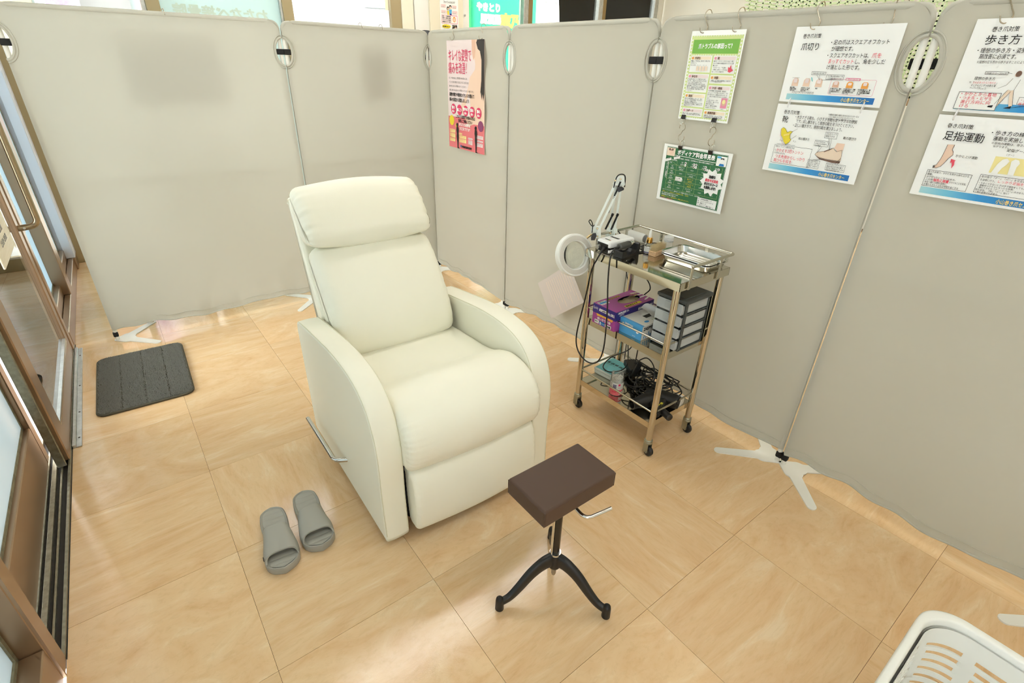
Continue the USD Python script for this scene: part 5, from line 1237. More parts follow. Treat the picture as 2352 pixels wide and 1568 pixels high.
for k in range(9):
    c = np.array([nr.uniform(1.55, 1.66), nr.uniform(-1.24, -1.06)]); rx, ry = nr.uniform(0.03, 0.075), nr.uniform(0.04, 0.085); ph = nr.uniform(0, 6)
    t = np.linspace(0, 2 * PI * nr.uniform(1.2, 2.2), 60)
    x = np.clip(c[0] + rx * np.cos(t + ph) * (1 + 0.15 * np.sin(2.3 * t)), 1.45, 1.682); y = np.clip(c[1] + ry * np.sin(t + ph) * (1 + 0.2 * np.cos(1.7 * t)), -1.33, -0.965); z = 0.157 + 0.030 * np.abs(np.sin(0.7 * t + k)) + 0.016 * (k % 3)
    wires.append(tube(np.c_[x, y, z], 0.0026, 7))
for pts in ([(1.600, -1.106, 0.255), (1.600, -1.108, 0.30), (1.600, -1.110, 0.44)], [(1.605, -1.10, 0.245), (1.64, -1.13, 0.275), (1.62, -1.19, 0.265), (1.60, -1.22, 0.20), (1.60, -1.26, 0.19)],
            [(1.665, -0.975, 0.36), (1.67, -1.02, 0.27), (1.60, -0.97, 0.215), (1.53, -0.99, 0.20), (1.535, -1.03, 0.19), (1.60, -1.055, 0.20), (1.655, -1.02, 0.24), (1.67, -0.965, 0.40)],
            [(1.675, -1.05, 0.22), (1.672, -1.14, 0.215), (1.674, -1.24, 0.205), (1.655, -1.27, 0.20), (1.66, -1.22, 0.195), (1.67, -1.13, 0.205), (1.66, -1.06, 0.21)],
            [(1.695, -0.965, 0.62), (1.69, -1.03, 0.595), (1.69, -1.055, 0.56), (1.685, -1.03, 0.52), (1.68, -1.02, 0.47)]):
    wires.append(tube(crom(pts, 10), 0.0026, 7))
for w_ in wires:
    obj("cable", w_, BLACKPL, cbp, smooth=True)
# sheet of paper tucked behind the trolley
pp_ = thing("paper_sheet", "printed paper sheet slanting between trolley and screen", "paper", (1.735, -0.46, 0.325), -90)
m = sbox(-0.105, -0.1485, 0.105, 0.1485); m = extr(m, -0.0002, 0.0002)
m = rotm(m, -52, (0, 0, 1)); m.vertices = np.c_[m.vertices[:, 0], -m.vertices[:, 2], m.vertices[:, 1]]
obj("sheet", m, mat("grey_lilac_paper", (206, 196, 188), 0.8), pp_, smooth=False)
P = Print()
for k in range(12): P.rect(-0.085, 0.12 - 0.018 * k, 0.085 - 0.03 * (k % 3), 0.1225 - 0.018 * k, "tan")
c_, s_ = math.cos(math.radians(-52)), math.sin(math.radians(-52))
P.build(pp_, lambda v, l: np.c_[v @ np.array([c_, -s_]), np.full(len(v), -0.0004 - l), v @ np.array([s_, c_])], ["tan"])

# ================================================================ posters, hooks and clips on the screens
# hooks over the top edge
def hooks(k, ss, labels, flip=(1, 1), rz2=(0, 0)):
    for s, lb, fl_, r2 in zip(ss, labels, flip, rz2):
        s_hook(k, s, lb, "wire hooks carrying posters", fl_, r2)
hooks(2, (0.336, 0.648), ["wire hook at the pink poster's left corner", "wire hook at the pink poster's right corner"])
hooks(4, (0.205, 0.335), ["wire hook at the green nail poster's left corner", "wire hook at the green nail poster's right corner"])
hooks(4, (0.600, 0.815), ["wire hook at the nail cutting sheet's left corner", "wire hook at the nail cutting sheet's right corner, turned sideways"], (1, 1), (0, -55))
hooks(5, (0.145, 0.355), ["wire hook at the walking sheet's left corner", "wire hook at the walking sheet's right corner outside the picture"])
# hooks whose tips come over the back screens, holding sheets on the far side
def back_hook(k, s, label):
    loc, rz = hang(k, s, 0.0, ZT + 0.004)
    t = thing("metal_hook", label, "hook", loc, rz, "wire hooks carrying posters")
    p = hook_path(); p = p * np.array([1, -1, 1]) + np.array([0, -0.002, 0])
    obj("wire", tube(p, 0.0014, 8), HOOKM, t, smooth=True)
back_hook(0, 0.62, "bent wire tip over the wide screen's top edge")
back_hook(1, 0.46, "long wire tip over the middle back screen's top edge")
back_hook(1, 0.59, "short wire tip over the middle back screen's top edge")
# sheets hung on the far side of the back screens: only their shade shows through the cloth
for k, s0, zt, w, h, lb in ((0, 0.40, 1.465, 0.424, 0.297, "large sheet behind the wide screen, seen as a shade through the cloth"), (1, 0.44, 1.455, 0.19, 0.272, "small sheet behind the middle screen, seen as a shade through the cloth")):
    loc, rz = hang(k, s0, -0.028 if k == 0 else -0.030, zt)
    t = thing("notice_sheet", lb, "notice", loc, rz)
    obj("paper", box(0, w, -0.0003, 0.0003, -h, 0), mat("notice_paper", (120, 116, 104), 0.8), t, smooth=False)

# ---------------- pink posture poster
PW, PH = 0.416, 0.585
pk = sheet(2, 0.270, 1.495, PW, PH, "tall pink posture poster with a woman's bare back and black ponytail", (240, 222, 220), laminate=0.0)
P = Print()
P.rect(0, -0.405, PW, -PH, "salmon")
P.poly([(PW, 0), (0.285, 0), (0.288, -0.06), (0.300, -0.10), (0.315, -0.092), (0.322, -0.12), (0.318, -0.145), (0.290, -0.165), (0.262, -0.185), (0.245, -0.23), (0.218, -0.28), (0.165, -0.325), (0.150, -0.355), (0.165, -0.375), (0.195, -0.395), (0.225, -0.432), (0.250, -0.448), (0.262, -0.44), (0.30, -0.43), (PW, -0.43)], "skin")
P.poly([(0.250, -0.25), (0.262, -0.30), (0.268, -0.36), (0.248, -0.40), (0.222, -0.395), (0.200, -0.375), (0.196, -0.355), (0.225, -0.315)], "palepink")
P.poly([(0.285, 0), (0.288, -0.055), (0.300, -0.095), (0.318, -0.085), (0.325, -0.05), (0.322, 0)], "skin2")
P.poly([(0.334, -0.015), (0.345, 0), (PW, 0), (PW, -0.26), (0.405, -0.30), (0.396, -0.265), (0.388, -0.295), (0.378, -0.255), (0.372, -0.27), (0.385, -0.20), (0.388, -0.10), (0.372, -0.055), (0.350, -0.045)], "hair")
P.poly([(0.395, -0.060), (0.408, -0.040), (0.404, -0.085)], "palepink")
P.text(0.022, -0.100, "キレイな姿勢で", 0.066, "magenta", 0, fit=0.262)
P.text(0.020, -0.165, "痛みを改善！", 0.066, "magenta", 0, fit=0.238)
for i, s in enumerate(["肩こりや腰の痛みは、姿勢の悪さや体の歪みによる", "バランスの崩れが原因で引き起こされることがあります。", "痛みや疲れは体からの問題があるサインと言えます。", "放置し痛みがある部分だけの問題になっていることがあります。"]):
    P.text(0.024, -0.198 - 0.0215 * i, s, 0.0115, "grey", 0, 32, fit=[0.21, 0.235, 0.205, 0.285][i])
P.text(0.024, -0.290, "姿勢の悪さや筋肉のバランスを整えて", 0.0215, "black", 1, 40, fit=0.29)
P.text(0.024, -0.318, "痛みを原因から見直しましょう！", 0.0215, "black", 1, 40, fit=0.24)
for i, (a, b) in enumerate((("首の", "痛み"), ("肩こり", ""), ("背中の", "痛み"), ("腰の", "痛み"), ("膝の", "痛み"))):
    cx = 0.068 + 0.0725 * i; cy = -0.362 - 0.001 * i
    P.poly([(cx + r * math.cos(t), cy + r * 1.0 * math.sin(t)) for q in range(36) for t, r in ((q * PI / 18, 0.030 if q % 2 else 0.0275),)], "magenta")
    P.text(cx, cy + (0.002 if b else -0.007), a, 0.019, "white", 2, 40, center=True, sx=0.95)
    if b: P.text(cx, cy - 0.018, b, 0.0145, "white", 1, 40, center=True)
P.text(0.205, -0.412 + 0.004, "このような症状でお悩みの方は", 0.020, "black", 1, 40, center=True, fit=0.225)
P.text(0.205, -0.430, "当院にご相談ください", 0.019, "black", 1, 40, center=True, fit=0.165)
P.ell(0.042, -0.428, 0.029, 0.029, "yellow"); P.text(0.042, -0.430, "良い姿勢", 0.0115, "salmon", 1, 40, center=True); P.text(0.042, -0.442, "Good Posture", 0.005, "salmon", 0, 32, center=True)
P.ell(0.378, -0.434, 0.029, 0.029, "purple"); P.text(0.378, -0.436, "悪い姿勢", 0.0115, "palepink", 1, 40, center=True); P.text(0.378, -0.448, "Bad Posture", 0.005, "palepink", 0, 32, center=True)
P.text(0.130, -0.450, "あなたの姿勢は", 0.0195, "white", 1, 40); P.text(0.138, -0.473, "大丈夫ですか？", 0.0195, "white", 1, 40)
fig = [(0.0, 0.0), (0.009, 0.004), (0.011, 0.018), (0.006, 0.030), (0.012, 0.036), (0.015, 0.060), (0.010, 0.085), (0.013, 0.105), (0.010, 0.150), (0.007, 0.196), (0.018, 0.2), (0.019, 0.205), (0.0, 0.205), (-0.001, 0.155), (-0.006, 0.110), (-0.004, 0.085), (-0.008, 0.060), (-0.006, 0.036), (-0.004, 0.028), (-0.008, 0.016)]
for x0, y0, sc in ((0.108, -0.437, 0.72), (0.322, -0.437, 0.72)):
    P.poly([(x0 + a * 1.25, y0 - b * sc) for a, b in fig], "black")
P.poly([(0.090, -0.440), (0.100, -0.450), (0.104, -0.490), (0.100, -0.510), (0.098, -0.470), (0.088, -0.458)], "yellow")
for (x0, y0, x1, y1, nl, c) in ((0.014, -0.478, 0.082, -0.498, 2, "paleyel"), (0.014, -0.502, 0.082, -0.527, 3, "paleyel"), (0.014, -0.531, 0.080, -0.550, 2, "paleyel"), (0.128, -0.492, 0.165, -0.502, 1, "paleyel"), (0.128, -0.505, 0.214, -0.523, 2, "paleyel"), (0.128, -0.526, 0.214, -0.546, 2, "paleyel"),
                                (0.235, -0.509, 0.286, -0.519, 1, "palepink"), (0.235, -0.523, 0.284, -0.548, 3, "palepink"), (0.330, -0.486, 0.402, -0.505, 2, "palepink"), (0.328, -0.512, 0.400, -0.522, 1, "palepink"), (0.328, -0.528, 0.400, -0.548, 2, "palepink")):
    P.rect(x0, y0, x1, y1, c, 0.002)
    for q in range(nl): P.text(x0 + 0.004, y0 - 0.0075 - 0.0082 * q, ["頭が体の真上にあり", "肩が下がっている", "胸を張っている"][q], 0.0062, "red" if c == "paleyel" else "purple", 0, 28, fit=(x1 - x0) * (0.85 - 0.12 * q))
P.ell(0.150, -0.568, 0.006, 0.008, "sky4"); P.text(0.162, -0.574, "伊藤超短波株式会社", 0.0135, "black", 2, 40, fit=0.115)
P.text(0.345, -0.582, "ITO Posture", 0.004, "black", 0, 28)
P.build(pk, front3d, ["salmon", "skin", "skin2", "palepink", "hair", "yellow", "paleyel", "purple", "sky4", "magenta", "grey", "red", "black", "white"], dict(skin="picture", hair="picture", skin2="picture"))

# ---------------- green nail trouble poster (A4)
GWd, GH = 0.211, 0.285
gp = sheet(4, 0.163, 1.499, GWd, GH, "green bordered nail trouble poster in the upper row of the cart's screen", (246, 247, 240))
P = Print()
P.rect(0.002, -0.012, GWd - 0.002, -GH + 0.004, "lime")
for i in range(24):
    for x in (0.0065, GWd - 0.0065): P.ell(x, -0.026 - 0.0107 * i, 0.0030, 0.0030, "white", 10)
for i in range(20):
    for y in (-0.0125, -0.279, -0.071): P.poly([(0.010 + i * 0.0100, y), (0.014 + i * 0.0100, y), (0.012 + i * 0.0100, y - 0.004)], "white")
P.rect(0.012, -0.0245, GWd - 0.012, -0.068, "green")
P.text(GWd / 2 + 0.002, -0.051, "爪トラブルの原因って？", 0.0165, "white", 2, 56, center=True, fit=0.145)
cells = [(0.012, -0.074, 0.102, -0.128, "orange", "爪切り", ["間違った爪切りは、巻き爪・陥入爪な", "どのトラブル", "をおこします。"]), (0.108, -0.074, 0.200, -0.130, "pink", "靴", ["履き方・サイズ・デザインなど、靴と", "言っても様々な要因が爪トラブルに影", "響します。", "「ハイヒール」「安全靴」", "「革靴」は特にトラブルを", "起こしやすい作業です。"]),
         (0.012, -0.133, 0.102, -0.193, "pink", "歩き方", ["爪は自然に巻いていく性質があります。", "歩く時に、地面からの力に指かかる力が足", "りないと巻き爪は進行します。", "「巻き爪の再発予防には歩き方の改", "善が必要」と言われるくらい重要な要", "素です。理想的な歩き方を体得し、巻", "き爪の早期改善・再発予防につなげ", "てください。"]), (0.108, -0.135, 0.200, -0.162, "orange", "体重", ["「肥満」や「急激な体重増加」も巻き爪", "リスクを増加させます。"]),
         (0.012, -0.198, 0.102, -0.243, "orange", "遺伝", ["巻き爪自体は遺伝しませんが、巻き", "爪リスク（足の形や骨格、爪の大きさ・", "薄さなど）は遺伝します。", "家族や親せきに巻き爪や爪トラブルを", "お持ちの方がいる場合、注意がもって", "損はないでしょう。"]), (0.108, -0.168, 0.200, -0.246, "pink", "ケガ・病気", ["ケガや細菌（内科系疾患・感染症）", "などによって爪が傷つけられると、爪が", "割り裂けたり、健康な爪が生えなくな", "り、巻き爪や陥入爪になることがあり", "ます。", "爪水虫になると、爪が", "厚く変形し、巻いている", "場合があります。", "疑わしい場合は皮膚科", "を受診してください。"]),
         (0.012, -0.248, 0.102, -0.276, "pink", "スポーツ", ["激しいスポーツは爪に過度の圧力が", "かかり、巻き爪をひき起こすことがあ", "ります。"]), (0.108, -0.250, 0.200, -0.277, "orange", "健康状態", ["栄養不足、水分不足、タイムケア不足、", "ストレスなどにより、爪が弱くなったり、", "爪の変形が発生する場合があります。"])]
for x0, y0, x1, y1, c, hd_, tx in cells:
    P.rect(x0, y0, x1, y1, "white"); P.rect(x0 + 0.010, y0 - 0.003, x1 - 0.004, y0 - 0.0135, "paleor" if c == "orange" else "palepink")
    P.poly([(x0 + 0.008 + r * math.cos(q * PI / 8), y0 - 0.0085 + r * math.sin(q * PI / 8)) for q in range(16) for r in ((0.0055 if q % 2 else 0.0038),)], c)
    P.text(x0 + 0.018, y0 - 0.0115, hd_, 0.0082, "brown", 2, 48)
    nl = len(tx); st_ = min(0.0066, (y0 - y1 - 0.0165) / max(nl, 3))
    for q, s in enumerate(tx): P.text(x0 + 0.004, y0 - 0.0195 - st_ * q, s, 0.0050, "black", 0, 30, fit=min((x1 - x0 - 0.009), 0.0048 * len(s)) if not (hd_ == "爪切り" and q) else 0.026)
for q in range(4):
    x = 0.047 + 0.0125 * q; P.rect(x - 0.0048, -0.108, x + 0.0048, -0.124, "tan", 0.003); P.rect(x - 0.0036, -0.111, x + 0.0036, -0.1225, "white", 0.0025); P.text(x, -0.1065, "○○××"[q], 0.004, "black", 0, 30, center=True)
P.poly([(0.176, -0.124), (0.174, -0.108), (0.180, -0.112), (0.184, -0.102), (0.188, -0.114), (0.196, -0.119), (0.190, -0.123), (0.184, -0.126)], "red"); P.text(0.166, -0.122, "×", 0.008, "black", 0, 30)
P.rect(0.172, -0.207, 0.197, -0.240, "pink"); P.ell(0.184, -0.222, 0.009, 0.0105, "skin2"); P.ell(0.184, -0.219, 0.006, 0.007, "paleyel"); P.text(0.175, -0.2445, "爪白癬の爪", 0.0030, "black", 0, 28)
P.build(gp, front3d, ["lime", "green", "white", "paleor", "palepink", "orange", "pink", "tan", "skin2", "paleyel", "red", "brown", "black"])
# white ink again over cards that lie on lime: cards come before their contents
# ---------------- green price board (A4 landscape) hanging below on hooks and clips
BW_, BH_ = 0.302, 0.211
bd = sheet(4, 0.120, 1.110, BW_, BH_, "dark green body care price board hanging under the nail poster", (246, 246, 240), laminate=0.004)
P = Print()
P.rect(0.012, -0.004, BW_ - 0.012, -BH_ + 0.004, "board")
P.frame(0.013, -0.005, BW_ - 0.013, -BH_ + 0.005, 0.0008, "white")
P.rect(0.014, -0.008, 0.054, -0.038, "tan"); P.ell(0.036, -0.024, 0.011, 0.010, "skin"); P.poly([(0.022, -0.012), (0.030, -0.009), (0.034, -0.017), (0.040, -0.009), (0.046, -0.012), (0.044, -0.018), (0.024, -0.018)], "brown")
P.rect(0.246, -0.010, 0.288, -0.045, "white"); P.rect(0.247, -0.011, 0.264, -0.018, "sky2"); P.ell(0.270, -0.026, 0.008, 0.009, "skin"); P.poly([(0.262, -0.036), (0.278, -0.036), (0.281, -0.044), (0.258, -0.044)], "sky4"); P.poly([(0.262, -0.022), (0.264, -0.016), (0.276, -0.016), (0.278, -0.022), (0.270, -0.019)], "hair")
P.text(0.066, -0.0275, "ボディケア料金早見表", 0.0195, "white", 2, 56, fit=0.172)
P.line([(0.056, -0.033), (0.12, -0.0335), (0.18, -0.036), (0.245, -0.036)], 0.002, "white")
P.text(0.072, -0.045, "痛みの軽減・治癒促進、生活習慣のない最新の電気治療機あります", 0.006, "white", 0, 32, fit=0.165)
for x, y, r in ((0.052, -0.046, 18), (0.012, -0.058, 18)):
    P.poly(affinity.rotate(sbox(x, y, x + 0.030, y + 0.010), r), "white"); P.text(x + 0.003, y + 0.003, "すぐお得", 0.006, "black", 0, 30, rot=r)
cols = [0.032, 0.072, 0.122, 0.173, 0.225, 0.278]; rws = [-0.050, -0.069, -0.088, -0.107, -0.126, -0.145, -0.164]
for x in cols: P.line([(x, rws[0]), (x, rws[-1])], 0.0005, "lime")
for y in rws[1:]: P.line([(cols[0], y), (cols[-1], y)], 0.0005, "lime")
P.line([(cols[0], rws[0]), (cols[1], rws[1])], 0.0005, "lime")
tb_ = [["", "5分", "10分", "20分", "30分"], ["5分", "短気コース", "", "", ""], ["10分", "", "シャッキコース", "", ""], ["15分", "", "楽々コース", "", ""], ["20分", "", "リチウムコース", "", ""], ["30分", "", "ロングコース", "", ""]]
pr_ = [["", "550円", "1100円", "2200円", "3300円"], ["850円", "2400円", "1950円", "3050円", "4150円"], ["1650円", "2200円", "2750円", "3850円", "4950円"], ["2500円", "3050円", "3600円", "4700円", "5800円"], ["3300円", "3850円", "4400円", "5500円", "6600円"], ["4950円", "5500円", "6050円", "7150円", "8250円"]]
for i in range(6):
    for j in range(5):
        cx = (cols[j] + cols[j + 1]) / 2; cy = rws[i]
        big = bool(tb_[i][j]); ink = "yellow" if (i in (3, 4) and j == 2) else "white"
        if tb_[i][j]: P.text(cx, cy - 0.0085, tb_[i][j], 0.0066, ink, 0, 32, center=True, sx=0.85)
        if pr_[i][j]: P.text(cx, cy - (0.0165 if big else 0.012), pr_[i][j], 0.0062 if big else 0.0045, ink, 0, 32, center=True)
P.text(0.045, -0.054, "電気治療", 0.006, "white", 0, 30); P.text(0.036, -0.064, "手技", 0.006, "white", 0, 30)
for x, y, s in ((0.112, -0.056, "美"), (0.112, -0.064, "F"), (0.152, -0.056, "自"), (0.162, -0.056, "美"), (0.152, -0.065, "顔"), (0.162, -0.065, "F"), (0.206, -0.058, "自"), (0.204, -0.067, "顔"), (0.214, -0.067, "F"), (0.262, -0.058, "自")):
    P.ell(x, y, 0.0050, 0.0050, "white", 14); P.text(x, y - 0.002, s, 0.0055, "black", 1, 30, center=True)
P.poly([(0.243 + r * math.cos(q * PI / 11), -0.108 + r * 0.98 * math.sin(q * PI / 11)) for q in range(22) for r in ((0.052 if q % 2 else 0.040),)], "white")
for q, (s, c) in enumerate((("治療の", "black"), ("組合せは自由", "red"), ("あなたのコース", "black"), ("を提案します！", "black"))):
    P.text(0.243, -0.092 - 0.0135 * q, s, 0.0115, c, 2, 40, center=True, fit=[0.030, 0.056, 0.060, 0.058][q])
P.rect(0.076, -0.112, 0.108, -0.128, "white"); P.text(0.079, -0.119, "みんな選ぶ", 0.0050, "black", 0, 30); P.text(0.079, -0.126, "人気のコース", 0.0045, "black", 0, 30)
P.poly([(0.107, -0.116), (0.114, -0.122), (0.107, -0.121)], "white")
P.text(0.021, -0.058, "とにかく治す！短時間で", 0.0062, "white", 0, 30, vertical=True); P.text(0.027, -0.066, "慢性の痛みを根本から", 0.0062, "white", 0, 30, vertical=True)
for q, (s, c, w_) in enumerate((("・ローラーベッドコース　全身のローラーの刺激で全身をリラックス　10分300円", "white", 0.185), ("・お試しコース　お好みのコースを時間でお試し　1000円", "yellow", 0.135), ("※初・再診料は別途500円がかかります。", "white", 0.090), ("※施術時間は全て税込み価格です。", "white", 0.080), ("※初回相談はコースメニュー組合せ無料です。お気軽にお申し付けください。", "yellow", 0.145), ("※上記以外のコースも相談に応じます", "red", 0.062))):
    P.text(0.018, -0.172 - 0.0068 * q, s, 0.0058, c, 0, 30, fit=w_)
P.rect(0.196, -0.171, 0.282, -0.203, "white")
for q, s in enumerate(("自：自律神経調整コース", "美：フェイシャルケアコース", "顔：顔面コース", "F：EMSコース（電気で筋トレ）")): P.text(0.200, -0.178 - 0.0075 * q, s, 0.0062, "black", 0, 32, fit=[0.062, 0.070, 0.040, 0.078][q])
P.build(bd, front3d, ["board", "tan", "skin", "lime", "white", "sky2", "sky4", "brown", "hair", "yellow", "red", "black"], dict(tan="picture", skin="picture", brown="picture"))

# ---------------- four white nail care sheets (A4 landscape)
NW, NH = 0.300, 0.206
def nail_sheet(k, s0, zt, label):
    t = sheet(k, s0, zt, NW, NH, label, (247, 247, 243), laminate=0.001)
    P = Print(); n = 24
    for i in range(n):
        c = ["sky1", "sky2", "sky3", "sky4"][min(3, int(i / n * 3.2))]
        x0 = 0.020 + (NW - 0.040) * i / n
    st_ = [("sky1", 0.020, 0.075), ("sky2", 0.075, 0.120), ("sky3", 0.120, 0.235), ("sky4", 0.235, 0.281)]
    a0, a1 = 0.020, 0.281
    bar_ = grid(40, 1, lambda u, v: (a0 + (a1 - a0) * u, -0.0008, -0.183 - 0.017 * v))
    obj("gradient_bar", bar_, raw("blue_gradient_print", {"tc": ("texture_coordinate", {}), "s": ("separate_xyz", {}), "mr": ("map_range", {"from_min": a0, "from_max": a1, "clamp": True}), "r": ("rgb_ramp", {"ramp": [(0.0, lin((170, 216, 220))), (0.22, lin((120, 196, 222))), (0.5, lin((52, 150, 214))), (1.0, lin((30, 112, 186)))]}), "p": ("principled_bsdf", {"roughness": 0.45})},
        [("tc.object", "s.vector"), ("s.x", "mr.value"), ("mr.result", "r.fac"), ("r.color", "p.base_color")], "p.BSDF"), t, smooth=False)
    P.text(0.190, -0.1965, "小山巻き爪センター", 0.0125, "gold", 1, 56, fit=0.080)
    return t, P
OR = ["paleyel", "pink", "skin", "skin2", "tan", "paleor", "yellow", "orange", "mint", "palepink", "white", "brown", "gold", "red", "grey", "black", "magenta"]
def finger(P, x, y, w, h, ink="skin", nail="palepink", long=0.0):
    P.poly(Polygon([(x - w / 2, y), (x + w / 2, y), (x + w * 0.46, y + h * 0.75), (x + w * 0.25, y + h), (x - w * 0.25, y + h), (x - w * 0.46, y + h * 0.75)]), ink)
    P.rect(x - w * 0.27, y + h * 0.42, x + w * 0.27, y + h * (0.96 + long), nail, w * 0.12)
def callout(P, x0, y0, x1, y1, tip, lines, h=0.0058, ink="black"):
    P.frame(x0, y0, x1, y1, 0.0007, "black")
    if tip: P.line([((x0 + x1) / 2 - 0.004, min(y0, y1) if tip[1] < min(y0, y1) else max(y0, y1)), tip, ((x0 + x1) / 2 + 0.004, min(y0, y1) if tip[1] < min(y0, y1) else max(y0, y1))], 0.0006, "black")
    for q, s in enumerate(lines): P.text(x0 + 0.003, max(y0, y1) - h * 1.25 - h * 1.22 * q, s, h, ink, 0, 32, fit=min(abs(x1 - x0) - 0.005, h * len(s)))
t, P = nail_sheet(4, 0.549, 1.502, "white nail cutting sheet with fingertip drawings, upper sheet of its pair")
P.text(0.027, -0.029, "巻き爪対策", 0.0130, "black", 0, 56, fit=0.055); P.text(0.029, -0.060, "爪切り", 0.0215, "black", 0, 64, fit=0.058)
P.text(0.112, -0.047, "・足の爪はスクエアオフカット", 0.0136, "black", 0, 56, fit=0.163); P.text(0.122, -0.0635, "が理想です。", 0.0136, "black", 0, 56, fit=0.070)
P.text(0.112, -0.0805, "・スクエアオフカットは、", 0.0136, "black", 0, 56, fit=0.126); P.text(0.239, -0.0805, "爪を", 0.0136, "red", 0, 56, fit=0.026)
P.text(0.122, -0.096, "まっすぐカット", 0.0136, "red", 0, 56, fit=0.074); P.text(0.197, -0.096, "し、角を少しだ", 0.0136, "black", 0, 56, fit=0.082); P.text(0.122, -0.1115, "け落とした形です。", 0.0136, "black", 0, 56, fit=0.102)
callout(P, 0.083, -0.119, 0.126, -0.128, (0.112, -0.141), ["先端は指と同じ長さ"], 0.0052); callout(P, 0.130, -0.126, 0.181, -0.1395, (0.120, -0.1415), ["爪の角は指の肉より先", "（爪の角が見えている）"], 0.0048)
for x in (0.038, 0.074, 0.112): finger(P, x, -0.161, 0.021, 0.023)
P.line([(0.026, -0.1375), (0.049, -0.1375)], 0.0006, "brown"); P.poly([(0.084, -0.134), (0.088, -0.136), (0.093, -0.147), (0.089, -0.145)], "mint")
for x, ls in ((0.026, ["指先と同じ", "位置で爪を真", "っ直ぐ切る"]), (0.062, ["爪先がカーブに合", "わせるように角", "を丸く切る"]), (0.106, ["完成"])):
    for q, s in enumerate(ls): P.text(x, -0.1665 - 0.0040 * q, s, 0.0038, "black", 1, 28, sx=0.9)
P.text(0.036, -0.181, "スクエアオフカットの切り方", 0.0078, "black", 0, 40, fit=0.070)
rr_ = sbox(0.146, -0.179, 0.272, -0.137).buffer(-0.004).buffer(0.004); P.poly(rr_.difference(rr_.buffer(-0.0007)), "pink"); P.rect(0.187, -0.1335, 0.228, -0.1405, "pink", 0.001); P.text(0.2075, -0.139, "誤った切り方の例", 0.0045, "white", 1, 30, center=True)
for x, lg in ((0.163, 0.12), (0.203, -0.14), (0.245, -0.02)): finger(P, x, -0.160, 0.019, 0.017, "orange" if lg < 0 else "skin2", "palepink", lg)
for x, ls in ((0.150, ["爪が長すぎると、靴な", "どに当たり、痛みや", "爪の変形が出やすく", "なる"]), (0.189, ["爪が短すぎると、先端", "の皮膚が隆起し、爪が", "伸びる時に食い込み", "やすくなる"]), (0.230, ["爪の角を落とすと、巻", "いた爪が皮膚に食い込", "み、炎症や痛みの原因", "になる"])):
    for q, s in enumerate(ls): P.text(x, -0.1645 - 0.0040 * q, s, 0.0036, "black", 1, 28, fit=min(0.034, 0.0034 * len(s)))
P.build(t, front3d, OR, dict(skin="picture", skin2="picture", orange="picture", palepink="picture"), lift=0.0002)

t, P = nail_sheet(4, 0.549, 1.287, "white shoe advice sheet with yellow sneaker drawing, lower sheet of its pair")
P.text(0.027, -0.026, "巻き爪対策", 0.0125, "black", 0, 56, fit=0.052); P.text(0.027, -0.051, "靴", 0.0210, "black", 0, 64)
for q, s in enumerate(("※編集者の独断と偏見に言われたおススメの一足は", "「ミズノ WAVE ジャスとウォーキングシューズ」！", "足指のトレーニングには重視がビーチサンダルも。")): P.text(0.168, -0.021 - 0.0062 * q, s, 0.0052, "black", 0, 32, fit=[0.088, 0.080, 0.086][q])
P.text(0.066, -0.0375, "・大きすぎる靴も、小さすぎる靴も足トラブルの原因", 0.0108, "black", 0, 48, fit=0.190); P.text(0.074, -0.0495, "です。試し履きをして理想の靴を見つけてください。", 0.0108, "black", 0, 48, fit=0.182); P.text(0.066, -0.062, "・正しい履き方で、理想の靴を選びましょう。", 0.0108, "black", 0, 48, fit=0.160)
sh1 = [(0.038, -0.068), (0.032, -0.074), (0.036, -0.092), (0.044, -0.100), (0.050, -0.111), (0.060, -0.119), (0.070, -0.110), (0.073, -0.102), (0.068, -0.098), (0.066, -0.086), (0.072, -0.078), (0.064, -0.077), (0.055, -0.082), (0.046, -0.072)]
P.poly(sh1, "yellow"); P.line(sh1, 0.0006, "black", True); P.line([(0.031, -0.074), (0.034, -0.094), (0.048, -0.118), (0.058, -0.120)], 0.003, "palepink"); P.line([(0.045, -0.092), (0.064, -0.086)], 0.005, "gold"); P.line([(0.070, -0.079), (0.086, -0.068)], 0.0006, "black"); P.line([(0.074, -0.100), (0.088, -0.088)], 0.0006, "black")
P.line([(0.030, -0.1185), (0.092, -0.1185)], 0.0007, "black"); P.text(0.035, -0.109, "トン", 0.006, "black", 0, 32, rot=-10); P.text(0.080, -0.107, "トン", 0.006, "black", 0, 32, rot=-10)
P.text(0.097, -0.099, "靴の履き方", 0.0085, "black", 0, 44, fit=0.036); P.text(0.231, -0.083, "靴の選び方", 0.0085, "black", 0, 44, fit=0.038)
P.frame(0.024, -0.122, 0.150, -0.179, 0.0008, "black")
P.text(0.027, -0.129, "①靴ひも（バンド）を緩め足を入れる", 0.0056, "black", 0, 32, fit=0.066); P.text(0.027, -0.141, "②", 0.0056, "black", 0, 32); P.text(0.033, -0.1425, "かかとを2回トントン", 0.0118, "red", 0, 48, fit=0.093); P.text(0.027, -0.1495, "③つま先を上げたまま、", 0.0056, "black", 0, 32, fit=0.042)
P.text(0.034, -0.1615, "つま先側からしっかり", 0.0118, "red", 0, 48, fit=0.103); P.text(0.033, -0.1745, "靴ひもを絞る", 0.0118, "red", 0, 48, fit=0.062)
callout(P, 0.176, -0.068, 0.213, -0.086, (0.202, -0.119), ["ひもかバンドで", "固定できる"], 0.0054); callout(P, 0.151, -0.094, 0.194, -0.111, (0.168, -0.130), ["かかとを合わせ、つ", "ま先に1cm程度ゆと", "りがある"], 0.0048)
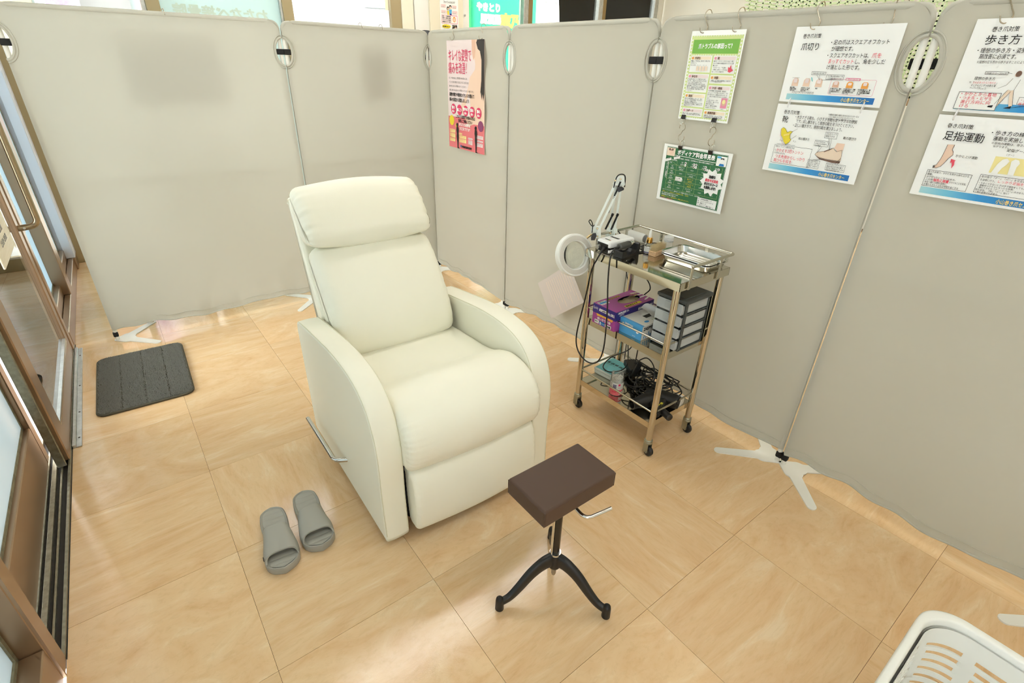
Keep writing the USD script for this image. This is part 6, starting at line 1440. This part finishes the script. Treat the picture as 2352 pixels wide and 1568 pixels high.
sh2 = [(0.162, -0.137), (0.166, -0.129), (0.186, -0.124), (0.202, -0.116), (0.212, -0.111), (0.216, -0.116), (0.224, -0.121), (0.238, -0.114), (0.241, -0.128), (0.243, -0.146), (0.200, -0.146), (0.176, -0.143)]
P.poly([(0.213, -0.112), (0.217, -0.096), (0.240, -0.096), (0.240, -0.116), (0.226, -0.121)], "skin"); P.poly(sh2, "tan"); P.line(sh2, 0.0007, "brown", True); P.poly([(0.162, -0.138), (0.176, -0.144), (0.200, -0.147), (0.243, -0.147), (0.242, -0.153), (0.220, -0.154), (0.180, -0.149)], "brown"); P.line([(0.187, -0.1255), (0.209, -0.113)], 0.002, "brown")
callout(P, 0.146, -0.153, 0.184, -0.178, (0.192, -0.146), ["足の幅や甲がき", "つくない（日本人", "の多くは“3E”や", "“幅広”がおすす", "め）"], 0.0042); callout(P, 0.205, -0.156, 0.263, -0.177, (0.241, -0.138), ["かかとがしっかりしていて", "靴底が指の付け根位置で", "曲がる（靴底がねじれるも", "のはできれば避ける）"], 0.0044)
P.build(t, front3d, OR, dict(tan="picture", skin="picture", yellow="picture"), lift=0.0002)

t, P = nail_sheet(5, 0.093, 1.505, "white walking sheet with a striding figure, upper sheet at the right edge")
P.text(0.036, -0.026, "巻き爪対策", 0.0118, "black", 0, 56, fit=0.052); P.text(0.030, -0.052, "歩き方・姿勢", 0.0225, "black", 0, 64, fit=0.140)
P.text(0.020, -0.071, "・理想の歩き方・姿勢は早", 0.0118, "black", 0, 56, fit=0.118); P.text(0.032, -0.084, "期改善に必須です。", 0.0118, "black", 0, 56, fit=0.078); P.text(0.031, -0.094, "※理想の立ち方から歩き出すことにより、効果的。", 0.0062, "black", 0, 36, fit=0.120)
callout(P, 0.057, -0.112, 0.102, -0.119, None, ["目線は10～20m先"], 0.0052); P.line([(0.101, -0.114), (0.110, -0.116)], 0.0006, "black")
P.text(0.040, -0.131, "理想の歩き方", 0.0078, "black", 0, 44, fit=0.042); P.text(0.032, -0.139, "※「", 0.0052, "black", 0, 32); P.text(0.040, -0.139, "立ち止まったら三歩だけ", 0.0052, "red", 0, 32, fit=0.046); P.text(0.087, -0.139, "」", 0.0052, "black", 0, 32)
P.text(0.038, -0.1455, "そこから少しずつ歩数を増", 0.0054, "black", 0, 32, fit=0.050); P.text(0.038, -0.1515, "やしていきましょう。", 0.0054, "black", 0, 32, fit=0.036)
P.rect(0.020, -0.159, 0.106, -0.199, "white"); P.frame(0.020, -0.159, 0.106, -0.199, 0.0008, "black")
for q, (s, w_) in enumerate((("・かかとから着地", 0.076), ("・つま先・ヒザを", 0.071), ("進行方向に向", 0.062), ("ける", 0.021))): P.text(0.022 + (0.008 if q > 1 else 0), -0.167 - 0.0092 * q, s, 0.0092, "red", 0, 44, fit=w_)
P.ell(0.122, -0.116, 0.0055, 0.0065, "brown"); P.ell(0.119, -0.1175, 0.0035, 0.005, "skin")
P.poly([(0.115, -0.126), (0.124, -0.124), (0.130, -0.128), (0.126, -0.152), (0.114, -0.152)], "palepink"); P.line([(0.115, -0.127), (0.108, -0.142), (0.094, -0.151)], 0.004, "palepink"); P.line([(0.129, -0.128), (0.134, -0.142), (0.137, -0.152)], 0.004, "palepink")
P.line([(0.118, -0.152), (0.112, -0.166), (0.104, -0.186), (0.095, -0.190)], 0.0065, "tan"); P.line([(0.122, -0.152), (0.126, -0.168), (0.132, -0.187)], 0.0065, "tan"); P.poly([(0.090, -0.188), (0.099, -0.186), (0.098, -0.192), (0.088, -0.191)], "black"); P.poly([(0.120, -0.192), (0.134, -0.186), (0.134, -0.192)], "black")
for seg in ([(0.115, -0.126), (0.108, -0.141), (0.094, -0.149)], [(0.1145, -0.152), (0.108, -0.166), (0.100, -0.184)], [(0.121, -0.155), (0.113, -0.172), (0.107, -0.186)], [(0.130, -0.128), (0.126, -0.152), (0.131, -0.170), (0.136, -0.186)]): P.line(seg, 0.0006, "black")
callout(P, 0.142, -0.166, 0.210, -0.182, (0.134, -0.190), ["・足裏全体で", "面を押す"], 0.0068, "red")
P.build(t, front3d, [o for o in OR if o != "white"][:9] + ["tan", "white", "brown", "gold", "red", "grey", "black"], dict(palepink="picture", tan="picture", brown="picture"), lift=0.0002)

t, P = nail_sheet(5, 0.090, 1.289, "white toe exercise sheet with a lifted heel, lower sheet at the right edge")
P.text(0.026, -0.028, "巻き爪対策", 0.0118, "black", 0, 56, fit=0.056); P.text(0.026, -0.057, "足指運動", 0.0240, "black", 0, 64, fit=0.088)
P.text(0.118, -0.036, "・歩き方の練習とともに足指", 0.0112, "black", 0, 56, fit=0.150); P.text(0.130, -0.049, "運動を実施しましょう。", 0.0112, "black", 0, 56, fit=0.110); P.text(0.130, -0.058, "※足指の運動は、巻き爪の改善につ", 0.0058, "black", 0, 36, fit=0.100); P.text(0.136, -0.065, "ながります。", 0.0058, "black", 0, 36)
ft = [(0.043, -0.070), (0.058, -0.069), (0.057, -0.082), (0.061, -0.086), (0.063, -0.094), (0.056, -0.104), (0.051, -0.117), (0.046, -0.126), (0.038, -0.131), (0.030, -0.131), (0.030, -0.126), (0.036, -0.123), (0.040, -0.108), (0.042, -0.090)]
P.poly(ft, "skin"); P.line(ft[1:] , 0.0008, "black"); P.line([ft[0], ft[-1]], 0.0008, "black"); P.ell(0.032, -0.128, 0.0025, 0.0022, "grey")
P.text(0.069, -0.098, "かかと上げ運動", 0.0074, "black", 0, 44, fit=0.048); P.poly([(0.0625, -0.104), (0.074, -0.107), (0.072, -0.109), (0.074, -0.118), (0.071, -0.128), (0.069, -0.118), (0.066, -0.112), (0.064, -0.115)], "red")
P.frame(0.021, -0.137, 0.121, -0.180, 0.0008, "black")
for q, s in enumerate(("座った状態で、かかとを床から持ち上げる", "運動。", "上げ切ったところで止める。")): P.text(0.024, -0.144 - 0.0066 * q, s, 0.0058, "black", 0, 36, fit=min(0.092, 0.0054 * len(s)))
P.text(0.024, -0.1645, "この際", 0.0058, "black", 0, 36); P.text(0.042, -0.165, "指先に荷重", 0.0080, "red", 1, 40, fit=0.036); P.text(0.079, -0.1645, "をかけることを意識。", 0.0054, "black", 0, 36, fit=0.040)
P.text(0.024, -0.171, "左右一緒に20回を目標に。", 0.0058, "black", 0, 36, fit=0.055); P.text(0.024, -0.1775, "※慣れてきたら止める時間を長くする", 0.0058, "black", 0, 36, fit=0.080)
P.text(0.166, -0.072, "足指グーパー運動", 0.0080, "black", 0, 44); P.text(0.166, -0.082, "（グー）", 0.0054, "grey", 0, 36)
P.rect(0.150, -0.086, 0.230, -0.126, "paleyel"); P.poly([(0.155, -0.126), (0.160, -0.104), (0.166, -0.092), (0.174, -0.088), (0.181, -0.094), (0.178, -0.103), (0.172, -0.112), (0.168, -0.126)], "white"); P.poly([(0.188, -0.126), (0.186, -0.104), (0.184, -0.094), (0.190, -0.088), (0.198, -0.090), (0.202, -0.097), (0.199, -0.106), (0.200, -0.126)], "white")
P.frame(0.137, -0.132, 0.272, -0.178, 0.0008, "black")
P.text(0.140, -0.139, "足の指で「グー」「パー」を交互に行う。20回", 0.0056, "black", 0, 36, fit=0.116); P.text(0.140, -0.147, "を目標に行う。", 0.0056, "black", 0, 36, fit=0.034); P.text(0.175, -0.147, "しっかり足指を動かす", 0.0076, "red", 0, 40, fit=0.076)
for q, s in enumerate(("・うまくできないときは手で補助をしてもよい。", "・運動中つりそうになったら休憩。", "・慣れてきたら「グー」と「パー」の力を入れる時", "間を延長。（特に「グー」強く）", "・寝た姿勢でも出来る。")): P.text(0.139, -0.155 - 0.0056 * q, s, 0.0050, "black", 0, 36, fit=min(0.125, 0.0048 * len(s)))
P.build(t, front3d, OR, dict(skin="picture", paleyel="picture"), lift=0.0002)

# rings that join the sheets, binder clips and the hooks between nail poster and price board
RINGM = mat("clear_white_ring", (240, 240, 238), 0.3)
for k, s, lb in ((4, 0.584, "white ring joining the nail and shoe sheets on the left"), (4, 0.806, "white ring joining the nail and shoe sheets on the right"), (5, 0.124, "white ring joining the walking and toe sheets on the left"), (5, 0.350, "white ring joining the walking and toe sheets outside the picture")):
    loc, rz = hang(k, s, 0.022, 1.2925)
    t = thing("binder_ring", lb, "ring", loc, rz)
    a = np.linspace(0, 2 * PI, 28, endpoint=False)
    obj("ring", tube(np.c_[0.0015 * np.sin(a), 0.005 * np.cos(a), 0.0135 * np.sin(a)], 0.0017, 8, closed=True), RINGM, t, smooth=True)
CLIPM = mat("black_clip_steel", (16, 16, 16), 0.3)
def binder_clip(k, s, z, up, label):
    loc, rz = hang(k, s, 0.022, z)
    t = thing("binder_clip", label, "binder clip", loc, rz)
    u = 1 if up else -1      # +1: the handles rise above the clip
    pr = [(-0.0065, 0.0), (-0.0018, -u * 0.013), (-0.0008, -u * 0.0125), (-0.0048, u * 0.0005), (0.0048, u * 0.0005), (0.0008, -u * 0.0125), (0.0018, -u * 0.013), (0.0065, 0.0), (0.006, u * 0.0015), (-0.006, u * 0.0015)]
    m = extr(Polygon(pr).buffer(0), -0.0095, 0.0095); m.vertices = np.c_[m.vertices[:, 2], m.vertices[:, 0], m.vertices[:, 1]]
    obj("spring_body", m, CLIPM, t, smooth=False)
    for sy in (-1, 1):
        h = fillet([(-0.0045, sy * 0.0062, 0.001 * u), (-0.003, sy * 0.010, u * 0.012), (-0.004, sy * 0.0115, u * 0.020), (0.004, sy * 0.0115, u * 0.020), (0.003, sy * 0.010, u * 0.012), (0.0045, sy * 0.0062, 0.001 * u)], 0.003, 4)
        obj("wire_handle", tube(h, 0.0007, 6), CHROME, t, smooth=True)
binder_clip(4, 0.186, 1.2125, False, "black binder clip at the nail poster's lower left")
binder_clip(4, 0.322, 1.2125, False, "black binder clip at the nail poster's lower right")
binder_clip(4, 0.196, 1.1125, True, "black binder clip at the price board's upper left")
binder_clip(4, 0.334, 1.1125, True, "black binder clip at the price board's upper right")
for s, lb, face in ((0.191, "big wire S hook, seen broadside, between nail poster and price board", 0), (0.328, "big wire S hook, seen edgeways, between nail poster and price board", 72)):
    loc, rz = hang(4, s, 0.026, 1.163)
    t = thing("s_hook", lb, "hook", loc, rz + face)
    a = np.linspace(math.radians(205), math.radians(-70), 22); b_ = np.linspace(math.radians(110), math.radians(-165), 22)
    up_ = np.c_[0.013 * np.cos(a) - 0.001, a * 0, 0.013 * np.sin(a) + 0.019]; dn = np.c_[0.013 * np.cos(b_) * -1 * -1 + 0.0, b_ * 0, 0.013 * np.sin(b_) - 0.019]
    dn = np.c_[-0.0135 * np.cos(a) + 0.001, a * 0, -0.0135 * np.sin(a) - 0.019]
    obj("wire", tube(crom(np.vstack([up_, dn[::-1]]), 2), 0.0012, 8), HOOKM, t, smooth=True)

# ---------------- wall poster behind the screens: facial care
fp_ = thing("facial_poster", "facial care poster with a cartoon couple on the beige notice panel", "poster", (2.805, YB - 0.0515, 1.905))
obj("sheet", box(0, 0.195, -0.0006, 0, -0.30, 0), mat("laminated_paper_248_248_244", (248, 248, 244), 0.3), fp_, smooth=False)
P = Print()
P.text(0.097, -0.043, "フェイシャルエステ", 0.0175, "black", 1, 48, center=True, fit=0.125)
for x0, y0, x1, y1 in ((0.010, -0.055, 0.062, -0.082), (0.128, -0.058, 0.174, -0.084), (0.010, -0.100, 0.072, -0.128), (0.128, -0.100, 0.186, -0.130)):
    P.rect(x0, y0, x1, y1, "palepink", 0.004); P.text(x0 + 0.005, y0 - 0.012, "シミしわが", 0.008, "red", 0, 32); P.text(x0 + 0.005, y0 - 0.022, "気になる方", 0.007, "black", 0, 32)
P.ell(0.083, -0.085, 0.013, 0.015, "hair"); P.ell(0.084, -0.089, 0.009, 0.010, "skin"); P.poly([(0.072, -0.104), (0.094, -0.104), (0.092, -0.134), (0.076, -0.134)], "yellow")
P.ell(0.109, -0.073, 0.014, 0.015, "hair"); P.ell(0.109, -0.078, 0.010, 0.011, "skin"); P.poly([(0.096, -0.092), (0.123, -0.092), (0.121, -0.124), (0.099, -0.124)], "sky2"); P.poly([(0.100, -0.124), (0.120, -0.124), (0.119, -0.136), (0.101, -0.136)], "navy")
P.rect(0.012, -0.136, 0.184, -0.205, "pink", 0.006); P.rect(0.014, -0.138, 0.120, -0.203, "palepink", 0.005); P.rect(0.118, -0.142, 0.178, -0.200, "white"); P.ell(0.148, -0.168, 0.016, 0.022, "orange"); P.ell(0.148, -0.170, 0.011, 0.015, "skin")
for q, s in enumerate(("料金　　　　初回限定価格", "初回　お試し価格", "フェイシャル特別", "通常価格　ポイント還元")): P.text(0.020, -0.150 - 0.0145 * q, s, 0.0085, "black", 1, 36, fit=0.088)
P.poly([(0.062 + 0.050 * r * math.cos(q * PI / 14), -0.226 + 0.017 * r * math.sin(q * PI / 14)) for q in range(28) for r in ((1.0 if q % 2 else 0.86),)], "yellow"); P.text(0.062, -0.231, "夏の効果にちょっと！", 0.0105, "black", 2, 40, center=True, fit=0.080)
P.rect(0.126, -0.212, 0.178, -0.252, "hair"); P.ell(0.160, -0.240, 0.014, 0.010, "skin2"); P.ell(0.034, -0.270, 0.022, 0.020, "orange"); P.ell(0.100, -0.272, 0.019, 0.018, "orange")
P.build(fp_, lambda v, l: np.c_[v[:, 0], np.full(len(v), -0.0007 - l), v[:, 1]], ["pink", "palepink", "white", "hair", "orange", "skin", "skin2", "yellow", "sky2", "navy", "red", "black"], lift=0.0004)
PIN = mat("brass_pin", (170, 120, 50), 0.3, metal=0.8)
for x, lb in ((-0.012, "brass push pin at the facial poster's left corner"), (0.196, "brass push pin at the facial poster's right corner")):
    t = thing("push_pin", lb, "push pin", (2.805 + x, YB - 0.0515, 1.893 + 0.008), 0)
    obj("pin_head", rotm(lathe([(0, 0.0), (0.004, 0.0), (0.0055, 0.003), (0.004, 0.007), (0, 0.008)], 14), 90, (1, 0, 0)), PIN, t, smooth=True)

# ---------------- CLOSE sign hung on the door's clear pane
sg = thing("close_sign", "pale wooden CLOSE sign board hanging on the sliding door", "sign", (-0.404, 0.255, 0.725), WRZ, rot=None)
WOODS = raw("pale_sign_wood", {"tc": ("texture_coordinate", {}), "mp": ("mapping", {"scale": (1, 1, 14)}), "n": ("noise_texture", {"scale": 6.0, "detail": 4.0, "distortion": 0.8}), "r": ("rgb_ramp", {"ramp": [(0.3, lin((226, 216, 188))), (0.7, lin((240, 233, 212)))]}), "p": ("principled_bsdf", {"roughness": 0.5})}, [("tc.object", "mp.vector"), ("mp.vector", "n.vector"), ("n.fac", "r.fac"), ("r.color", "p.base_color")], "p.BSDF")
obj("board", rbox(0.0, 0.36, -0.007, 0.0, -0.06, 0.36, 0.003), WOODS, sg)
P = Print()
P.text(0.060, 0.130, "CLOSE", 0.105, "black", 0, 64, fit=0.255); P.text(0.13, 0.075, "受付時間", 0.026, "black", 1, 48); P.text(0.10, 0.035, "9:00~12:00", 0.028, "black", 1, 48); P.text(0.10, -0.005, "15:00~19:00", 0.028, "black", 1, 48)
P.build(sg, lambda v, l: np.c_[v[:, 0], np.full(len(v), -0.0073 - l), v[:, 1]], ["black"])
obj("tassel", cat([cyl((0.352 + 0.003 * k, -0.003, -0.02), (0.350 + 0.006 * k, -0.003, -0.07 - 0.004 * (k % 3)), 0.0012, 5) for k in range(7)]), mat("white_thread", (238, 236, 226), 0.8), sg, kind="stuff")
obj("cord", tube(fillet([(0.03, -0.004, 0.358), (0.18, -0.004, 0.56), (0.33, -0.004, 0.358)], 0.02, 6), 0.0016, 6), mat("white_thread", (238, 236, 226), 0.8), sg)

# ---------------- papers stuck on the outside of the pale blue windows
for y, z, w, h, lb in ((1.14, 0.52, 0.30, 0.42, "white notice taped behind the first pale blue window"), (1.86, 0.78, 0.30, 0.42, "white notice taped behind the second pale blue window")):
    t = on_wall("window_notice", lb, None, "notice")
    obj("paper", box(W(y), W(y + w), 0.0545, 0.0550, z, z + h), mat("white_notice", (244, 242, 240), 0.7), t, smooth=False)
    P = Print()
    for q in range(10): P.text(W(y) + 0.03, z + h - 0.05 - 0.036 * q, "診療案内のお知らせ", 0.022, "palepink", 0, 36, fit=w - 0.08)
    P.build(t, lambda v, l: np.c_[v[:, 0], np.full(len(v), 0.0543 - l), v[:, 1]], ["palepink"])

# ---------------- things behind the screens: legs of a stool, lattice basket rack, a person
for x, y, lb in ((-0.052, 1.085, "white round leg of a table behind the wide screen, nearer the door"), (0.262, 1.185, "white round leg of a table behind the wide screen, nearer the middle")):
    pass
tb2 = thing("side_table", "small white legged table standing behind the wide screen", "table", (0.30, 1.38, 0))
TLEG = mat("white_table_leg", (236, 234, 228), 0.4)
for x, y in ((-0.335, -0.275), (0.0, -0.20), (-0.33, 0.12), (0.01, 0.19)):
    obj("leg", cat(cyl((x, y, 0.012), (x, y, 0.54), 0.015, 16), mv(lathe([(0, 0), (0.017, 0), (0.018, 0.004), (0.0175, 0.03), (0, 0.03)], 18), (x, y, 0))), TLEG, tb2)
obj("tabletop", box(-0.38, 0.06, -0.30, 0.24, 0.54, 0.56, 0.004), mat("white_tabletop", (236, 234, 228), 0.45), tb2)

lat = thing("lattice_basket", "pale green plastic lattice basket on a rack behind the right-hand screens", "basket", (2.62, -1.55, 1.30))
LIME = mat("pale_lime_plastic", (226, 240, 196), 0.4)
for kx, nm in ((0.0, "lattice_side"), (0.36, "lattice_side")):
    bars_ = [box(kx, kx + 0.004, -0.62, 0.90, z, z + 0.005) for z in np.arange(0.02, 0.50, 0.016)] + [box(kx, kx + 0.005, y, y + 0.006, 0, 0.50) for y in np.arange(-0.62, 0.90, 0.034)]
    obj(nm, cat(bars_), LIME, lat, smooth=False, kind="stuff")
obj("lattice_end", cat([box(0, 0.36, y, y + 0.004, z, z + 0.005) for y in (-0.62, 0.90) for z in np.arange(0.02, 0.50, 0.016)]), LIME, lat, smooth=False, kind="stuff")
obj("rim", cat(box(-0.01, 0.37, -0.63, -0.60, 0.495, 0.515, 0.004), box(-0.01, 0.37, 0.885, 0.91, 0.495, 0.515, 0.004), box(-0.01, 0.012, -0.63, 0.91, 0.495, 0.515, 0.004), box(0.348, 0.37, -0.63, 0.91, 0.495, 0.515, 0.004)), LIME, lat)
obj("base", box(0, 0.36, -0.62, 0.90, 0, 0.008), LIME, lat)
rk = thing("shelf_rack", "white shelf rack carrying the pale green lattice basket", "shelf", (2.80, -1.41, 0))
obj("shelf_board", box(-0.22, 0.22, -0.80, 0.80, 1.275, 1.30, 0.003), mat("brown_shelf_edge", (176, 142, 104), 0.5), rk)
for x in (-0.2, 0.2):
    for y in (-0.77, 0.77):
        obj("upright", cyl((x, y, 0), (x, y, 1.275), 0.014, 12), WHITEPAINT, rk)

# ================================================================ a person behind the screens (only the black hair shows over the top)
def skin_chain(bones, edge=0.012, it=12):
    """One continuous body: the hull of the spheres at each bone's two joints, all joined, refined and smoothed."""
    parts = []
    for (a, ra), (b, rb) in bones:
        sa = m3.Manifold.sphere(ra, 20).translate(tuple(map(float, a))); sb = m3.Manifold.sphere(rb, 20).translate(tuple(map(float, b)))
        parts.append(m3.Manifold.batch_hull([sa, sb]))
    m = m3.Manifold.batch_boolean(parts, m3.OpType.Add).refine_to_length(edge).to_mesh()
    t = trimesh.Trimesh(np.array(m.vert_properties)[:, :3], np.array(m.tri_verts), process=True)
    trimesh.smoothing.filter_taubin(t, lamb=0.5, nu=0.53, iterations=it)
    return t
pe = thing("person", "person with black hair standing behind the screen corner in a white tunic", "person", (2.075, 1.50, 0), 200)
J = dict(hip=(0, 0, 0.80), chest=(0, 0, 1.12), neck=(0, 0.005, 1.29), chin=(0, -0.012, 1.36))
B_ = [(((0, 0, 0.80), 0.118), ((0, 0, 0.92), 0.108)), (((0, 0, 0.92), 0.108), ((0, 0, 1.12), 0.118)), (((-0.12, 0, 1.225), 0.045), ((0.12, 0, 1.225), 0.045)), (((0, 0, 1.12), 0.115), ((-0.11, 0, 1.215), 0.048)), (((0, 0, 1.12), 0.115), ((0.11, 0, 1.215), 0.048)), (((0, 0.01, 1.22), 0.05), ((0, 0.0, 1.34), 0.048))]
for s in (-1, 1):
    B_ += [(((s * 0.155, 0, 1.215), 0.044), ((s * 0.185, -0.005, 0.975), 0.034)), (((s * 0.185, -0.005, 0.975), 0.034), ((s * 0.175, -0.10, 0.77), 0.024)), (((s * 0.075, 0, 0.79), 0.082), ((s * 0.080, -0.01, 0.45), 0.052)), (((s * 0.080, -0.01, 0.45), 0.052), ((s * 0.080, 0.01, 0.085), 0.034)), (((s * 0.080, 0.02, 0.045), 0.036), ((s * 0.085, -0.12, 0.030), 0.028))]
    # hand: palm and five bent fingers
    hx, hy, hz = s * 0.172, -0.115, 0.735
    B_ += [(((s * 0.175, -0.10, 0.77), 0.022), ((hx, hy, hz), 0.022)), (((hx, hy - 0.016, hz), 0.016), ((hx, hy + 0.016, hz - 0.02), 0.016))]
    for q, (dy, L1) in enumerate(((-0.022, 0.036), (-0.008, 0.042), (0.007, 0.040), (0.021, 0.032))):
        a = (hx, hy + dy, hz - 0.030); b = (hx - s * 0.006, hy + dy * 1.1, hz - 0.030 - L1); c = (hx - s * 0.020, hy + dy * 1.1, hz - 0.030 - L1 * 1.7)
        B_ += [((a, 0.0092), (b, 0.0084)), ((b, 0.0084), (c, 0.0072))]
    B_ += [(((hx - s * 0.012, hy - 0.020, hz + 0.010), 0.010), ((hx - s * 0.020, hy - 0.042, hz - 0.022), 0.0085)), (((hx - s * 0.020, hy - 0.042, hz - 0.022), 0.0085), ((hx - s * 0.022, hy - 0.046, hz - 0.046), 0.0075))]
head_b = [(((0, 0.012, 1.475), 0.082), ((0, -0.006, 1.46), 0.078)), (((0, -0.020, 1.40), 0.052), ((0, -0.030, 1.375), 0.034)), (((0, -0.006, 1.46), 0.076), ((0, -0.022, 1.40), 0.056)), (((0, 0.0, 1.34), 0.048), ((0, 0.0, 1.42), 0.058)), (((0, -0.086, 1.455), 0.010), ((0, -0.098, 1.428), 0.013)), (((-0.082, 0.005, 1.455), 0.010), ((-0.080, 0.004, 1.425), 0.008)), (((0.082, 0.005, 1.455), 0.010), ((0.080, 0.004, 1.425), 0.008)), (((-0.022, -0.084, 1.398), 0.008), ((0.022, -0.084, 1.398), 0.008))]
body = skin_chain(B_ + head_b, 0.016, 8)
SKINM = mat("human_skin", (226, 184, 156), 0.5, subsurface_weight=0.1)
bo = obj("body", body, SKINM, pe, smooth=True)
for s in (-1, 1):
    obj("eye", mv(trimesh.creation.icosphere(2, 0.0095), (s * 0.030, -0.0765, 1.450)), mat("eye_white", (238, 234, 228), 0.2), bo, smooth=True)
    obj("iris", mv(trimesh.creation.icosphere(2, 0.0052), (s * 0.030, -0.0825, 1.450)), mat("dark_iris", (36, 26, 22), 0.2), bo, smooth=True)
def shell(v, f, keep, off):
    m = body.copy(); n = m.vertex_normals
    k = keep(m.vertices); fk = k[m.faces].all(1)
    t = trimesh.Trimesh(m.vertices + n * off, m.faces[fk], process=False); t.remove_unreferenced_vertices(); return t
obj("tunic", shell(0, 0, lambda v: (v[:, 2] > 0.70) & (v[:, 2] < 1.30) & ~((np.abs(v[:, 0]) > 0.13) & (v[:, 2] < 1.0)), 0.010), mat("white_tunic", (236, 238, 238), 0.8), pe, smooth=True)
obj("trousers", shell(0, 0, lambda v: (v[:, 2] < 0.84) & (v[:, 2] > 0.09) & (np.abs(v[:, 0]) < 0.168 - 0.03 * (v[:, 2] > 0.7)), 0.008), mat("navy_trousers", (46, 52, 74), 0.85), pe, smooth=True)
obj("shoes", shell(0, 0, lambda v: (v[:, 2] < 0.10), 0.006), mat("white_shoes", (230, 230, 228), 0.6), pe, smooth=True)
nr = np.random.default_rng(8)
cap = trimesh.creation.icosphere(4, 1.0); v = cap.vertices
hv = v * np.array([0.090, 0.098, 0.100]) + np.array([0, 0.016, 1.476])
keep = (hv[:, 1] > -0.052) & (hv[:, 2] > 1.39) | (hv[:, 2] > 1.532)
fk = keep[cap.faces].all(1); hm = trimesh.Trimesh(hv, cap.faces[fk], process=False); hm.remove_unreferenced_vertices()
hair = obj("hair", hm, mat("black_hair", (22, 20, 20), 0.35), pe, smooth=True)
ws = []
for i in range(420):
    th, ph = nr.uniform(0, 2 * PI), nr.uniform(0.02, 1.15)
    p0 = np.array([0.0 + nr.normal(0, 0.012), 0.02 + nr.normal(0, 0.02), 1.577]); L_ = nr.uniform(0.5, 1.0)
    pts_ = []
    for q in np.linspace(0, 1, 7):
        a = q * 1.45 * L_ + 0.05; d = np.array([math.sin(a) * math.cos(th), math.sin(a) * math.sin(th), math.cos(a)]); r = np.array([0.092, 0.101, 0.103]) * (1 + nr.normal(0, 0.006) + (0.006 if q < 0.9 else 0.016 * nr.random()))
        pts_.append(np.array([0, 0.016, 1.476]) + d * r)
    if pts_[-1][1] < -0.06 and pts_[-1][2] < 1.52: continue
    ws.append(tube(np.array(pts_), 0.0018, 4, cap=False))
obj("strands", cat(ws), mat("black_hair", (22, 20, 20), 0.35), hair, smooth=True, kind="stuff")
